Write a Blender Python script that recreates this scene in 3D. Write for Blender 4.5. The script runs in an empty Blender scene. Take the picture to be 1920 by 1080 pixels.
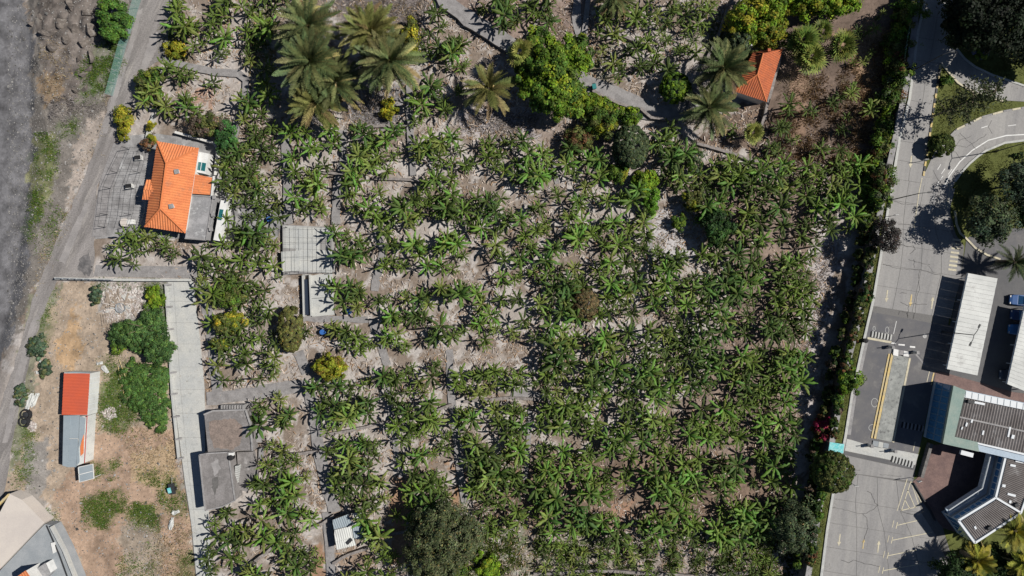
import bpy, bmesh, math, random
import numpy as np
from mathutils import Vector, Euler, Matrix

R = random.Random(11)
rng = np.random.default_rng(11)
scene = bpy.context.scene
COL = scene.collection

# ------------------------------------------------------------------ camera, sky, sun, exposure
H = 116.0            # drone height above the plantation, metres
PXM = 11.0           # photograph pixels per metre on the plantation ground
Z0 = 2.6             # level of the road platform above the plantation
cam_d = bpy.data.cameras.new('camera'); cam = bpy.data.objects.new('camera', cam_d); COL.objects.link(cam)
cam.location = (0, 0, H); cam.rotation_euler = (0, 0, 0)
cam_d.sensor_width = 36.0; cam_d.lens = 36.0 * H / (1920 / PXM); cam_d.clip_end = 4000; cam_d.clip_start = 1
scene.camera = cam

SUN_EL = math.radians(47); SH = Vector((-1, -0.16)).normalized()
sun_dir = Vector((-SH.x * math.cos(SUN_EL), -SH.y * math.cos(SUN_EL), math.sin(SUN_EL)))
w = bpy.data.worlds.new('World'); scene.world = w; w.use_nodes = True
nt = w.node_tree; bg = nt.nodes['Background']
sky = nt.nodes.new('ShaderNodeTexSky'); sky.sky_type = 'NISHITA'; sky.sun_disc = False
sky.air_density = .7; sky.dust_density = .3; sky.altitude = 600
sky.sun_elevation = SUN_EL; sky.sun_rotation = math.atan2(sun_dir.x, sun_dir.y)
nt.links.new(sky.outputs[0], bg.inputs[0]); bg.inputs[1].default_value = 0.05
sl = bpy.data.lights.new('sun', 'SUN'); sl.energy = 5.0; sl.angle = math.radians(0.5); sl.color = (1.0, 0.955, 0.89)
so = bpy.data.objects.new('sun', sl); COL.objects.link(so); so.rotation_euler = sun_dir.to_track_quat('Z', 'Y').to_euler()
so.location = (0, 0, 90)
scene.view_settings.view_transform = 'Standard'; scene.view_settings.look = 'None'
scene.view_settings.exposure = 0.0; scene.view_settings.gamma = 1.0
scene.cycles.max_bounces = 4; scene.cycles.diffuse_bounces = 1; scene.cycles.glossy_bounces = 2; scene.cycles.transmission_bounces = 2; scene.cycles.transparent_max_bounces = 6

def P(px, py, z=0.0):
    """photo pixel -> the point of the place at height z"""
    k = (H - z) / H / PXM
    return Vector(((px - 960) * k, (540 - py) * k, z))
def PP(pts, z=0.0): return [P(a, b, z) for a, b in pts]

# ------------------------------------------------------------------ small maths
def vnoise(x, y, scale, seed):
    r = np.random.default_rng(seed); n = 256; g = r.random((n, n))
    u = np.asarray(x, float) / scale + 37.3; v = np.asarray(y, float) / scale + 91.7
    i = np.floor(u).astype(int); j = np.floor(v).astype(int); fu = u - i; fv = v - j
    fu = fu * fu * (3 - 2 * fu); fv = fv * fv * (3 - 2 * fv)
    a = g[i % n, j % n]; b = g[(i + 1) % n, j % n]; c = g[i % n, (j + 1) % n]; d = g[(i + 1) % n, (j + 1) % n]
    return (a * (1 - fu) + b * fu) * (1 - fv) + (c * (1 - fu) + d * fu) * fv
def fbm(x, y, scale, seed, o=4):
    s = 0; a = 1; t = 0
    for k in range(o):
        s = s + a * vnoise(x, y, scale / 2 ** k, seed + k); t += a; a *= .55
    return s / t
def inpoly(px, py, poly):
    px = np.asarray(px, float); py = np.asarray(py, float); c = np.zeros(px.shape, bool); n = len(poly)
    for i in range(n):
        x1, y1 = poly[i]; x2, y2 = poly[(i + 1) % n]
        if y1 == y2: continue
        k = ((y1 > py) != (y2 > py)) & (px < (x2 - x1) * (py - y1) / (y2 - y1) + x1)
        c ^= k
    return c
def polydist(px, py, line):
    """distance in px to an open polyline"""
    px = np.asarray(px, float); py = np.asarray(py, float); d = np.full(px.shape, 1e9)
    for (x1, y1), (x2, y2) in zip(line, line[1:]):
        dx, dy = x2 - x1, y2 - y1; L = dx * dx + dy * dy + 1e-9
        t = np.clip(((px - x1) * dx + (py - y1) * dy) / L, 0, 1)
        d = np.minimum(d, np.hypot(px - x1 - t * dx, py - y1 - t * dy))
    return d
def lerp_tab(tab, y):
    ys = [a for a, b in tab]; xs = [b for a, b in tab]
    return np.interp(y, ys, xs)

# ------------------------------------------------------------------ materials
def _noise(nt, scale, detail=5, rough=.6, stretch=None):
    g = nt.nodes.get('pos')
    if g is None:
        g = nt.nodes.new('ShaderNodeNewGeometry'); g.name = 'pos'
    n = nt.nodes.new('ShaderNodeTexNoise'); n.inputs['Scale'].default_value = scale
    n.inputs['Detail'].default_value = detail; n.inputs['Roughness'].default_value = rough
    src = g.outputs['Position']
    if stretch:      # streaks along one ground direction
        mp = nt.nodes.new('ShaderNodeMapping'); mp.vector_type = 'TEXTURE'; mp.inputs['Rotation'].default_value = (0, 0, stretch[0]); mp.inputs['Scale'].default_value = (stretch[1], 1, 1)
        nt.links.new(src, mp.inputs['Vector']); src = mp.outputs[0]
    nt.links.new(src, n.inputs['Vector']); return n
def _ramp(nt, src, a, b, ca=(0, 0, 0, 1), cb=(1, 1, 1, 1)):
    r = nt.nodes.new('ShaderNodeValToRGB'); e = r.color_ramp.elements
    e[0].position = a; e[1].position = b; e[0].color = ca; e[1].color = cb
    nt.links.new(src, r.inputs[0]); return r.outputs[0]
def _mix(nt, f, a, b, mode='MIX'):
    m = nt.nodes.new('ShaderNodeMix'); m.data_type = 'RGBA'; m.blend_type = mode
    for s, v in ((m.inputs['Factor'], f), (m.inputs['A'], a), (m.inputs['B'], b)):
        if hasattr(v, 'is_output'): nt.links.new(v, s)
        elif isinstance(v, (int, float)): s.default_value = v
        else: s.default_value = (*v[:3], 1)
    return m.outputs['Result']
def M(name, col, col2=None, scale=.5, lo=.4, hi=.62, rough=.85, bump=.25, fine=6.0, finev=.18, metal=0, spec=.3, col3=None, scale3=2.0, stretch=None):
    m = bpy.data.materials.new(name); m.use_nodes = True; nt = m.node_tree; b = nt.nodes['Principled BSDF']
    b.inputs['Roughness'].default_value = rough; b.inputs['Metallic'].default_value = metal
    b.inputs['Specular IOR Level'].default_value = spec
    c = col
    if col2: c = _mix(nt, _ramp(nt, _noise(nt, scale, 6, .65, stretch).outputs[0], lo, hi), col, col2)
    if col3: c = _mix(nt, _ramp(nt, _noise(nt, scale3, 8, .7, stretch).outputs[0], .55, .68), c, col3)
    fn = _noise(nt, fine, 4, .7)
    v = _ramp(nt, fn.outputs[0], .25, .75, (1 - finev,) * 3 + (1,), (1 + finev,) * 3 + (1,))
    c = _mix(nt, 1.0, c, v, 'MULTIPLY')
    nt.links.new(c, b.inputs['Base Color'])
    if bump:
        bp = nt.nodes.new('ShaderNodeBump'); bp.inputs['Strength'].default_value = bump; bp.inputs['Distance'].default_value = .06
        nt.links.new(fn.outputs[0], bp.inputs['Height']); nt.links.new(bp.outputs[0], b.inputs['Normal'])
    return m
def MA(name, rough=.9, bump=.4, fine=3.0, finev=.25, transl=0.0, objvar=0.0, spec=.2):
    """base colour from the mesh's own colour attribute (leaf or soil colour), broken up by noise"""
    m = bpy.data.materials.new(name); m.use_nodes = True; nt = m.node_tree; b = nt.nodes['Principled BSDF']
    out = nt.nodes['Material Output']
    b.inputs['Roughness'].default_value = rough; b.inputs['Specular IOR Level'].default_value = spec
    at = nt.nodes.new('ShaderNodeAttribute'); at.attribute_name = 'Col'
    c = at.outputs['Color']
    fn = _noise(nt, fine, 5, .7)
    v = _ramp(nt, fn.outputs[0], .25, .75, (1 - finev,) * 3 + (1,), (1 + finev,) * 3 + (1,))
    c = _mix(nt, 1.0, c, v, 'MULTIPLY')
    if objvar:
        oi = nt.nodes.new('ShaderNodeObjectInfo'); hs = nt.nodes.new('ShaderNodeHueSaturation')
        mr = nt.nodes.new('ShaderNodeMapRange'); mr.inputs[3].default_value = 1 - objvar; mr.inputs[4].default_value = 1 + objvar
        mh = nt.nodes.new('ShaderNodeMapRange'); mh.inputs[3].default_value = .5 - .03; mh.inputs[4].default_value = .5 + .02
        nt.links.new(oi.outputs['Random'], mr.inputs[0]); nt.links.new(oi.outputs['Random'], mh.inputs[0])
        nt.links.new(mr.outputs[0], hs.inputs['Value']); nt.links.new(mh.outputs[0], hs.inputs['Hue']); nt.links.new(c, hs.inputs['Color']); c = hs.outputs[0]
    nt.links.new(c, b.inputs['Base Color'])
    if bump:
        bp = nt.nodes.new('ShaderNodeBump'); bp.inputs['Strength'].default_value = bump; bp.inputs['Distance'].default_value = .12
        nt.links.new(fn.outputs[0], bp.inputs['Height']); nt.links.new(bp.outputs[0], b.inputs['Normal'])
    if transl:
        t = nt.nodes.new('ShaderNodeBsdfTranslucent'); nt.links.new(c, t.inputs['Color'])
        mx = nt.nodes.new('ShaderNodeMixShader'); mx.inputs[0].default_value = transl
        nt.links.new(b.outputs[0], mx.inputs[1]); nt.links.new(t.outputs[0], mx.inputs[2]); nt.links.new(mx.outputs[0], out.inputs[0])
    return m
def MGLASS(name, col, rough=.08):
    m = bpy.data.materials.new(name); m.use_nodes = True; b = m.node_tree.nodes['Principled BSDF']
    b.inputs['Base Color'].default_value = (*col, 1); b.inputs['Roughness'].default_value = rough
    b.inputs['Specular IOR Level'].default_value = .9; b.inputs['Coat Weight'].default_value = .6
    return m

m_ground = MA('soil', bump=.7, fine=2.2, finev=.3)
m_leaf = MA('leaf', rough=.6, bump=0, fine=1.5, finev=.12, transl=.14, objvar=.3, spec=.22)
m_foliage = MA('foliage', rough=.65, bump=0, fine=.6, finev=.2, transl=.12, spec=.18)
m_litter = MA('litter', rough=.9, bump=0, fine=2, finev=.15)
m_grass = MA('grass_blades', rough=.7, bump=0, fine=.5, finev=.25, transl=.2)
m_rock = M('dark_rock', (.10, .085, .075), (.19, .165, .145), .5, rough=.95, bump=.9, fine=2.5, finev=.35, col3=(.28, .26, .24), scale3=1.5)
m_trunk = M('bark', (.16, .12, .085), (.24, .2, .15), 3, rough=.95, bump=.6)
m_stem = M('banana_stem', (.13, .12, .05), (.2, .15, .08), 4, rough=.8, bump=.4)
m_conc = M('old_concrete', (.34, .33, .325), (.24, .235, .235), .7, rough=.92, bump=.3, col3=(.17, .165, .17), scale3=1.1)
m_conc_lt = M('pale_concrete', (.50, .50, .47), (.43, .44, .43), .35, rough=.9, bump=.2, col3=(.36, .37, .36), scale3=.8)
m_slab = M('road_concrete', (.345, .335, .32), (.235, .23, .23), .28, lo=.36, hi=.66, rough=.9, bump=.25, fine=4, finev=.14, col3=(.225, .22, .22), scale3=.2, stretch=(math.radians(80), 8))
m_joint = M('joint_filler', (.17, .165, .16), rough=.95)
m_asph = M('asphalt', (.125, .125, .135), (.16, .155, .155), .3, rough=.93, bump=.3, fine=14, finev=.2, col3=(.2, .195, .19), scale3=.6)
m_asph2 = M('grey_asphalt', (.115, .115, .12), (.14, .138, .138), .3, rough=.93, bump=.3, fine=14, finev=.2)
m_median = M('worn_concrete', (.34, .35, .33), (.24, .25, .24), .9, rough=.92, bump=.3, col3=(.12, .12, .12), scale3=1.4)
m_white = M('white_paint', (.74, .74, .72), (.62, .62, .6), .8, rough=.7, bump=.1, finev=.08)
m_yellow = M('faded_yellow_paint', (.62, .47, .20), (.50, .42, .26), 1.2, rough=.85, bump=.1, finev=.2)
m_cream = M('cream_road_paint', (.60, .55, .40), (.48, .44, .34), 1.2, rough=.85, bump=.1, finev=.2)
m_crack = M('bitumen_crack', (.07, .07, .07), (.16, .155, .15), 1.5, rough=.9, bump=0)
m_dirt = M('dirt_road', (.30, .28, .27), (.175, .163, .157), .45, stretch=(math.radians(66), 7), lo=.35, hi=.65, rough=.95, bump=.7, fine=4, finev=.3, col3=(.36, .335, .31), scale3=.6)
m_path = M('stone_path', (.30, .288, .285), (.22, .21, .208), .9, rough=.95, bump=.5, fine=4, finev=.22)
m_drywall = M('dry_stone', (.20, .18, .17), (.30, .27, .255), 1.6, rough=.95, bump=.9, fine=3.5, finev=.35)
m_retain = M('basalt_wall', (.14, .13, .125), (.2, .19, .18), 1.2, rough=.95, bump=.9, fine=3, finev=.4)
m_tile = M('orange_roof_tile', (.70, .245, .095), (.60, .195, .08), .5, rough=.85, bump=.25, fine=5, finev=.2, col3=(.5, .2, .1), scale3=.9)
m_tile_r = M('ridge_tile', (.60, .19, .07), rough=.8, bump=.1, fine=9)
m_tile2 = M('weathered_roof_tile', (.48, .135, .055), (.38, .11, .05), .9, rough=.85, bump=.25, fine=6, finev=.25, col3=(.24, .1, .06), scale3=2.4)
m_wall = M('white_wall', (.70, .69, .66), (.6, .59, .56), .6, rough=.9, bump=.1)
m_greyroof = M('stained_flat_roof', (.36, .355, .36), (.2, .2, .205), .5, rough=.9, bump=.25, col3=(.55, .55, .55), scale3=.5)
m_yard = M('mottled_yard', (.33, .325, .325), (.2, .195, .195), .45, rough=.92, bump=.3, col3=(.5, .5, .5), scale3=.55)
m_greyroof2 = M('dark_flat_roof', (.255, .24, .235), (.155, .145, .14), .45, rough=.92, bump=.4, fine=4, finev=.25, col3=(.33, .315, .31), scale3=.45)
m_metalw = M('white_sheet_roof', (.64, .65, .62), (.52, .53, .51), .3, rough=.55, bump=.05, finev=.07, col3=(.44, .44, .42), scale3=.5)
m_metalb = M('grey_sheet_roof', (.27, .32, .355), (.31, .36, .39), .4, rough=.55, bump=.08, finev=.1)
m_red = M('red_sheet_roof', (.6, .115, .055), (.54, .11, .06), .4, rough=.6, bump=.05, finev=.08)
m_rib = M('fibre_cement_roof', (.15, .135, .13), (.21, .195, .19), .35, rough=.9, bump=.2, fine=7, finev=.2, col3=(.28, .27, .265), scale3=.5)
m_green = M('green_roof_felt', (.22, .30, .27), (.28, .34, .30), .7, rough=.9, bump=.2, finev=.15)
m_frame = M('white_frame', (.66, .69, .71), rough=.6, bump=0, finev=.05)
m_glass = MGLASS('blue_glass', (.05, .17, .36)); m_teal = MGLASS('teal_glass', (.02, .14, .15))
m_facade = M('blue_white_render', (.42, .50, .58), (.38, .46, .54), .5, rough=.8, bump=.05)
m_brick = M('brown_pavers', (.21, .14, .125), (.155, .105, .098), .8, rough=.92, bump=.4, fine=5, finev=.22)
m_steel = M('galvanised_steel', (.40, .42, .44), rough=.45, metal=.5, bump=0)
m_dark = M('dark_metal', (.035, .037, .04), rough=.6, bump=0)
m_black = M('black_rubber', (.02, .02, .022), rough=.8, bump=.1)
m_cream_s = M('cream_screed', (.60, .545, .49), (.54, .49, .45), .25, rough=.9, bump=.1, finev=.06)
m_slate = M('grey_terrace', (.27, .295, .315), (.33, .35, .365), .5, rough=.88, bump=.15, finev=.1)
m_blue = M('blue_plastic', (.04, .14, .42), rough=.5, bump=0)
m_skyblue = M('pale_blue_paint', (.2, .48, .66), rough=.6, bump=0)
m_teal_p = M('teal_plastic', (.03, .2, .2), rough=.5, bump=0)
m_tarp = M('turquoise_tarp', (.12, .52, .54), (.3, .62, .62), 2.2, rough=.6, bump=.6, fine=4, finev=.3)
m_orange = M('orange_canvas', (.68, .2, .07), rough=.8, bump=.1)
m_wood = M('weathered_wood', (.36, .30, .24), (.26, .21, .17), 2, rough=.9, bump=.3)
m_redbrick = M('red_paint', (.45, .06, .05), rough=.7, bump=0)
def net_mat():
    m = bpy.data.materials.new('green_net'); m.use_nodes = True; nt = m.node_tree; b = nt.nodes['Principled BSDF']
    b.inputs['Base Color'].default_value = (.22, .46, .42, 1); b.inputs['Roughness'].default_value = .8; b.inputs['Alpha'].default_value = .15
    return m
m_net = net_mat()

# ------------------------------------------------------------------ mesh builders
def link(o, parent=None):
    COL.objects.link(o)
    if parent is not None: o.parent = parent
    return o
def tag(o, label=None, cat=None, group=None, kind=None):
    if label: o['label'] = label
    if cat: o['category'] = cat
    if group: o['group'] = group
    if kind: o['kind'] = kind
    return o
def thing(name, label, cat, loc=(0, 0, 0), group=None, rz=0):
    o = bpy.data.objects.new(name, None); o.location = loc; o.rotation_euler = (0, 0, rz); o.empty_display_size = .3
    link(o); return tag(o, label, cat, group)
def npmesh(name, V, F, C=None, mat=None, smooth=False):
    V = np.asarray(V, np.float32); F = np.asarray(F, np.int32); k = F.shape[1]
    me = bpy.data.meshes.new(name); me.vertices.add(len(V)); me.vertices.foreach_set('co', V.ravel())
    me.loops.add(F.size); me.loops.foreach_set('vertex_index', F.ravel())
    me.polygons.add(len(F)); me.polygons.foreach_set('loop_start', np.arange(0, F.size, k, dtype=np.int32))
    if smooth: me.polygons.foreach_set('use_smooth', np.ones(len(F), bool))
    me.update(calc_edges=True)
    if C is not None:
        C = np.asarray(C, np.float32)
        if C.shape[1] == 3: C = np.hstack([C, np.ones((len(C), 1), np.float32)])
        a = me.color_attributes.new('Col', 'FLOAT_COLOR', 'POINT'); a.data.foreach_set('color', C.ravel())
    if mat: me.materials.append(mat)
    return me
class MB:
    def __init__(s): s.v = []; s.f = []
    def add(s, vs, fs):
        n = len(s.v); s.v += [Vector(a) for a in vs]; s.f += [tuple(i + n for i in f) for f in fs]; return s
    def box(s, c, size, rz=0, M4=None):
        x, y, z = size[0] / 2, size[1] / 2, size[2] / 2; cs, sn = math.cos(rz), math.sin(rz); vs = []
        for dx, dy, dz in ((-x, -y, -z), (x, -y, -z), (x, y, -z), (-x, y, -z), (-x, -y, z), (x, -y, z), (x, y, z), (-x, y, z)):
            p = Vector((dx, dy, dz))
            p = (M4 @ p) if M4 else Vector((dx * cs - dy * sn, dx * sn + dy * cs, dz))
            vs.append(p + Vector(c))
        return s.add(vs, [(0, 3, 2, 1), (4, 5, 6, 7), (0, 1, 5, 4), (1, 2, 6, 5), (2, 3, 7, 6), (3, 0, 4, 7)])
    def prism(s, pts, z0, z1=None):
        """pts: world points; extruded from z0 up to z1 (or up to each point's own z)"""
        n = len(pts)
        area = sum(pts[i][0] * pts[(i + 1) % n][1] - pts[(i + 1) % n][0] * pts[i][1] for i in range(n))
        if area < 0: pts = pts[::-1]
        lo = [(p[0], p[1], z0) for p in pts]; hi = [(p[0], p[1], z1 if z1 is not None else p[2]) for p in pts]
        return s.add(lo + hi, [tuple(range(n))[::-1], tuple(range(n, 2 * n))] + [(i, (i + 1) % n, n + (i + 1) % n, n + i) for i in range(n)])
    def sheet(s, pts):
        n = len(pts); area = sum(pts[i][0] * pts[(i + 1) % n][1] - pts[(i + 1) % n][0] * pts[i][1] for i in range(n))
        if area < 0: pts = pts[::-1]
        return s.add(pts, [tuple(range(n))])
    def tube(s, path, r, n=6, r2=None):
        path = [Vector(p) for p in path]; rings = []
        for i, p in enumerate(path):
            d = (path[min(i + 1, len(path) - 1)] - path[max(i - 1, 0)]).normalized()
            a = d.orthogonal().normalized(); b = d.cross(a); t = i / max(1, len(path) - 1)
            rr = r if r2 is None else r + (r2 - r) * t
            rings.append([p + (a * math.cos(2 * math.pi * k / n) + b * math.sin(2 * math.pi * k / n)) * rr for k in range(n)])
        vs = [q for g in rings for q in g]; fs = []
        for i in range(len(path) - 1):
            for k in range(n): fs.append((i * n + k, i * n + (k + 1) % n, (i + 1) * n + (k + 1) % n, (i + 1) * n + k))
        fs += [tuple(range(n))[::-1], tuple((len(path) - 1) * n + k for k in range(n))]
        return s.add(vs, fs)
    def lathe(s, c, prof, n=16):
        vs = []; fs = []
        for r, z in prof:
            for k in range(n): vs.append(Vector(c) + Vector((r * math.cos(2 * math.pi * k / n), r * math.sin(2 * math.pi * k / n), z)))
        for i in range(len(prof) - 1):
            for k in range(n): fs.append((i * n + k, i * n + (k + 1) % n, (i + 1) * n + (k + 1) % n, (i + 1) * n + k))
        fs += [tuple(range(n))[::-1], tuple((len(prof) - 1) * n + k for k in range(n))]
        return s.add(vs, fs)
    def ribbon(s, line, width, z0, z1):
        """a low wall or path along world points, rectangular section"""
        L = [Vector((p[0], p[1], 0)) for p in line]; a = []; b = []
        for i, p in enumerate(L):
            d = (L[min(i + 1, len(L) - 1)] - L[max(i - 1, 0)]).normalized(); nrm = Vector((-d.y, d.x, 0))
            wd = width[i] if isinstance(width, (list, tuple)) else width
            a.append(p + nrm * wd / 2); b.append(p - nrm * wd / 2)
        n = len(L); vs = []
        for q in range(n):
            vs += [(a[q].x, a[q].y, z0), (b[q].x, b[q].y, z0), (b[q].x, b[q].y, z1), (a[q].x, a[q].y, z1)]
        fs = []
        for q in range(n - 1):
            o = q * 4; e = o + 4
            fs += [(o + 3, o + 2, e + 2, e + 3), (o + 1, o, e, e + 1), (o, o + 3, e + 3, e), (o + 2, o + 1, e + 1, e + 2)]
        fs += [(0, 1, 2, 3), ((n - 1) * 4 + 3, (n - 1) * 4 + 2, (n - 1) * 4 + 1, (n - 1) * 4)]
        return s.add(vs, fs)
    def build(s, name, mat, parent=None, origin=None, smooth=False, loc=None):
        o3 = Vector(origin) if origin is not None else Vector((0, 0, 0))
        me = bpy.data.meshes.new(name); me.from_pydata([tuple(v - o3) for v in s.v], [], s.f)
        me.materials.append(mat); me.update()
        if smooth: me.polygons.foreach_set('use_smooth', np.ones(len(me.polygons), bool))
        o = bpy.data.objects.new(name, me)
        if loc is not None: o.location = loc
        return link(o, parent)
def struct(name, mb, mat): return tag(mb.build(name, mat), kind='structure')
def densify(line, step):
    out = []
    for a, b in zip(line, line[1:]):
        n = max(1, int(math.hypot(b[0] - a[0], b[1] - a[1]) / step))
        out += [(a[0] + (b[0] - a[0]) * i / n, a[1] + (b[1] - a[1]) * i / n) for i in range(n)]
    return out + [line[-1]]
def wobble(line, amt, seed):
    r = random.Random(seed)
    return [(x + r.uniform(-amt, amt), y + r.uniform(-amt, amt)) for x, y in line]

def corrugated(pts, pitch, h, mb=None, drop=.0):
    """a planar convex roof face as ridged tile rows running down the slope; pts[0]->pts[1] is the eave"""
    mb = mb or MB(); pts = [Vector(p) for p in pts]
    u = (pts[1] - pts[0]).normalized(); nrm = (pts[1] - pts[0]).cross(pts[-1] - pts[0]).normalized()
    if nrm.z < 0: nrm = -nrm
    v = nrm.cross(u); o = pts[0]; q = [((p - o).dot(u), (p - o).dot(v)) for p in pts]
    umin = min(a for a, b in q); umax = max(a for a, b in q); n = max(2, int((umax - umin) / (pitch / 2)))
    prev = None; base = len(mb.v)
    for i in range(n + 1):
        x = umin + (umax - umin) * min(max(i / n, 1e-4), 1 - 1e-4); vs = []
        for (a, b), (c, d) in zip(q, q[1:] + q[:1]):
            if (a <= x) != (c <= x): vs.append(b + (d - b) * (x - a) / (c - a))
        lo, hi = min(vs), max(vs); off = nrm * (h if i % 2 else 0) + nrm * drop
        p1 = o + u * x + v * lo + off; p2 = o + u * x + v * hi + off
        mb.v += [p1, p2]; k = len(mb.v)
        if i: mb.f.append((k - 4, k - 2, k - 1, k - 3))
    return mb
# ------------------------------------------------------------------ terrain
WALL = [(1745, -420), (1722, -160), (1702, -60), (1694, 60), (1680, 160), (1662, 250), (1642, 340), (1627, 420), (1613, 500), (1594, 590), (1575, 660),
        (1559, 740), (1543, 820), (1527, 900), (1513, 980), (1500, 1060), (1486, 1140), (1450, 1300), (1420, 1500)]   # foot of the retaining wall
_wy = [b for a, b in WALL]; _wx = [a for a, b in WALL]
def wall_x(py): return np.interp(py, _wy, _wx)
RIVER = [(-400, 60), (0, 60), (300, 66), (420, 50), (560, 28), (690, -5), (900, -60), (1400, -160)]
def gz_px(px, py, relief=True):
    px = np.asarray(px, float); py = np.asarray(py, float)
    z = np.where(px > wall_x(py) + 2, Z0, 0.0)
    d = (lerp_tab(RIVER, py) + 25 - px) / 45.0
    z = z - 1.6 * np.clip(d, 0, 1) ** 1.3
    if relief:
        z = z - .16 * (fbm(px, py, 26, 5, 3)) * (px < wall_x(py)) - .05 * fbm(px, py, 20, 9, 2) * (px >= wall_x(py))
        rk = inpoly(px, py, [(60, -40), (210, -40), (205, 60), (150, 190), (95, 240), (60, 150)])
        z = z + rk * (1.3 * np.abs(fbm(px, py, 30, 21, 4) - .5) * 2 - .3)
    return z
def gz(x, y):
    return gz_px(960 + np.asarray(x) * PXM, 540 - np.asarray(y) * PXM)
def at(px, py):
    """ground point seen at a pixel"""
    z = 0.0
    for _ in range(4):
        p = P(px, py, z); z = float(gz(p.x, p.y))
    return P(px, py, z)

SOIL = [  # (polygon in photo pixels, soil colour, colour jitter)
    ([(-900, -900), (45, -900), (50, 0), (62, 120), (66, 300), (52, 420), (45, 540), (20, 640), (-20, 720), (-400, 1500), (-900, 1500)], (.15, .148, .155), .5),
    ([(50, -300), (270, -300), (262, 0), (200, 190), (150, 340), (105, 460), (45, 590), (0, 700), (20, 640), (45, 540), (52, 420), (66, 300), (62, 120)], (.21, .19, .17), .35),
    ([(70, -20), (205, -20), (200, 60), (150, 185), (100, 200), (75, 100)], (.15, .13, .117), .6),
    ([(70, 140), (110, 130), (112, 190), (80, 200)], (.25, .185, .125), .35),
    ([(145, 250), (200, 205), (185, 250), (150, 340), (120, 400)], (.36, .31, .27), .3),
    ([(65, 250), (100, 240), (110, 330), (70, 420), (55, 330)], (.22, .22, .12), .4),
    ([(110, 530), (313, 530), (325, 740), (348, 920), (368, 1090), (380, 1500), (-50, 1500), (140, 1080), (85, 930), (20, 960), (0, 1000), (10, 900), (45, 720), (75, 600)], (.37, .295, .225), .3),
    ([(180, 810), (330, 800), (345, 900), (355, 1000), (360, 1080), (150, 1080), (100, 930)], (.36, .255, .185), .35),
    ([(110, 640), (145, 580), (150, 620), (135, 700), (105, 690)], (.42, .29, .175), .3),
    ([(240, 850), (330, 830), (340, 880), (320, 930), (250, 900)], (.42, .31, .20), .2),
    ([(55, 560), (112, 530), (95, 600), (60, 720), (40, 850), (15, 900), (30, 760)], (.24, .235, .17), .4),
    ([(180, 530), (310, 530), (313, 620), (240, 640), (200, 600)], (.33, .31, .29), .35),
    ([(230, 990), (300, 970), (310, 1080), (230, 1080)], (.31, .255, .2), .4),
    ([(45, 830), (90, 830), (85, 960), (50, 930)], (.27, .25, .23), .25),
    ([(850, -20), (1000, -20), (1105, 0), (1095, 120), (950, 90), (840, 10)], (.26, .20, .17), .35),
    ([(610, -20), (800, -20), (790, 110), (740, 60), (640, 40)], (.19, .165, .155), .3),
    ([(660, 165), (765, 150), (765, 237), (660, 232)], (.25, .24, .245), .25),
    ([(860, 205), (1010, 205), (1040, 260), (960, 265), (870, 250)], (.36, .33, .33), .3),
    ([(960, 215), (1150, 220), (1160, 300), (1040, 280)], (.27, .22, .19), .3),
    ([(1350, -300), (1690, -300), (1690, 40), (1660, 200), (1630, 330), (1580, 345), (1440, 300), (1300, 260), (1380, 200), (1440, 190)], (.155, .115, .092), .35),
    ([(1560, 60), (1640, 30), (1680, 80), (1640, 200), (1600, 330), (1590, 330), (1620, 180)], (.26, .175, .115), .3),
    ([(1480, 120), (1520, 160), (1500, 260), (1480, 260)], (.23, .155, .11), .3),
    ([(1225, 395), (1290, 385), (1330, 440), (1300, 490), (1215, 490)], (.46, .44, .44), .2),
    ([(1545, 440), (1585, 425), (1568, 520), (1548, 600), (1540, 660), (1516, 780), (1500, 890), (1478, 890), (1492, 760), (1502, 660), (1522, 560)], (.47, .43, .42), .35),
    ([(990, 1005), (1450, 1000), (1440, 1090), (985, 1090)], (.34, .29, .26), .4),
    ([(1320, 340), (1540, 330), (1510, 560), (1480, 1000), (985, 1000), (985, 850), (1200, 840), (1330, 700), (1385, 500)], (.215, .165, .135), .45),  # dense field: shade between the plants put into a darker soil colour
    ([(885, 880), (1400, 850), (1480, 860), (1440, 1000), (900, 990)], (.20, .145, .11), .35),
    ([(735, 900), (775, 900), (785, 1060), (730, 1060)], (.34, .22, .145), .15),
    ([(845, 870), (870, 870), (875, 945), (850, 945)], (.34, .215, .135), .15),
    ([(590, 1010), (612, 1010), (612, 1090), (590, 1090)], (.33, .21, .14), .15),
    ([(640, 1030), (700, 1030), (700, 1070), (640, 1070)], (.30, .225, .17), .2),
    ([(350, 165), (400, 165), (400, 205), (350, 200)], (.36, .245, .19), .2),
    ([(1145, 940), (1185, 940), (1185, 975), (1145, 975)], (.32, .2, .14), .15),
    ([(480, 95), (515, 95), (512, 125), (480, 125)], (.30, .19, .12), .15),
]
VERGE = (.11, .125, .035)
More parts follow.
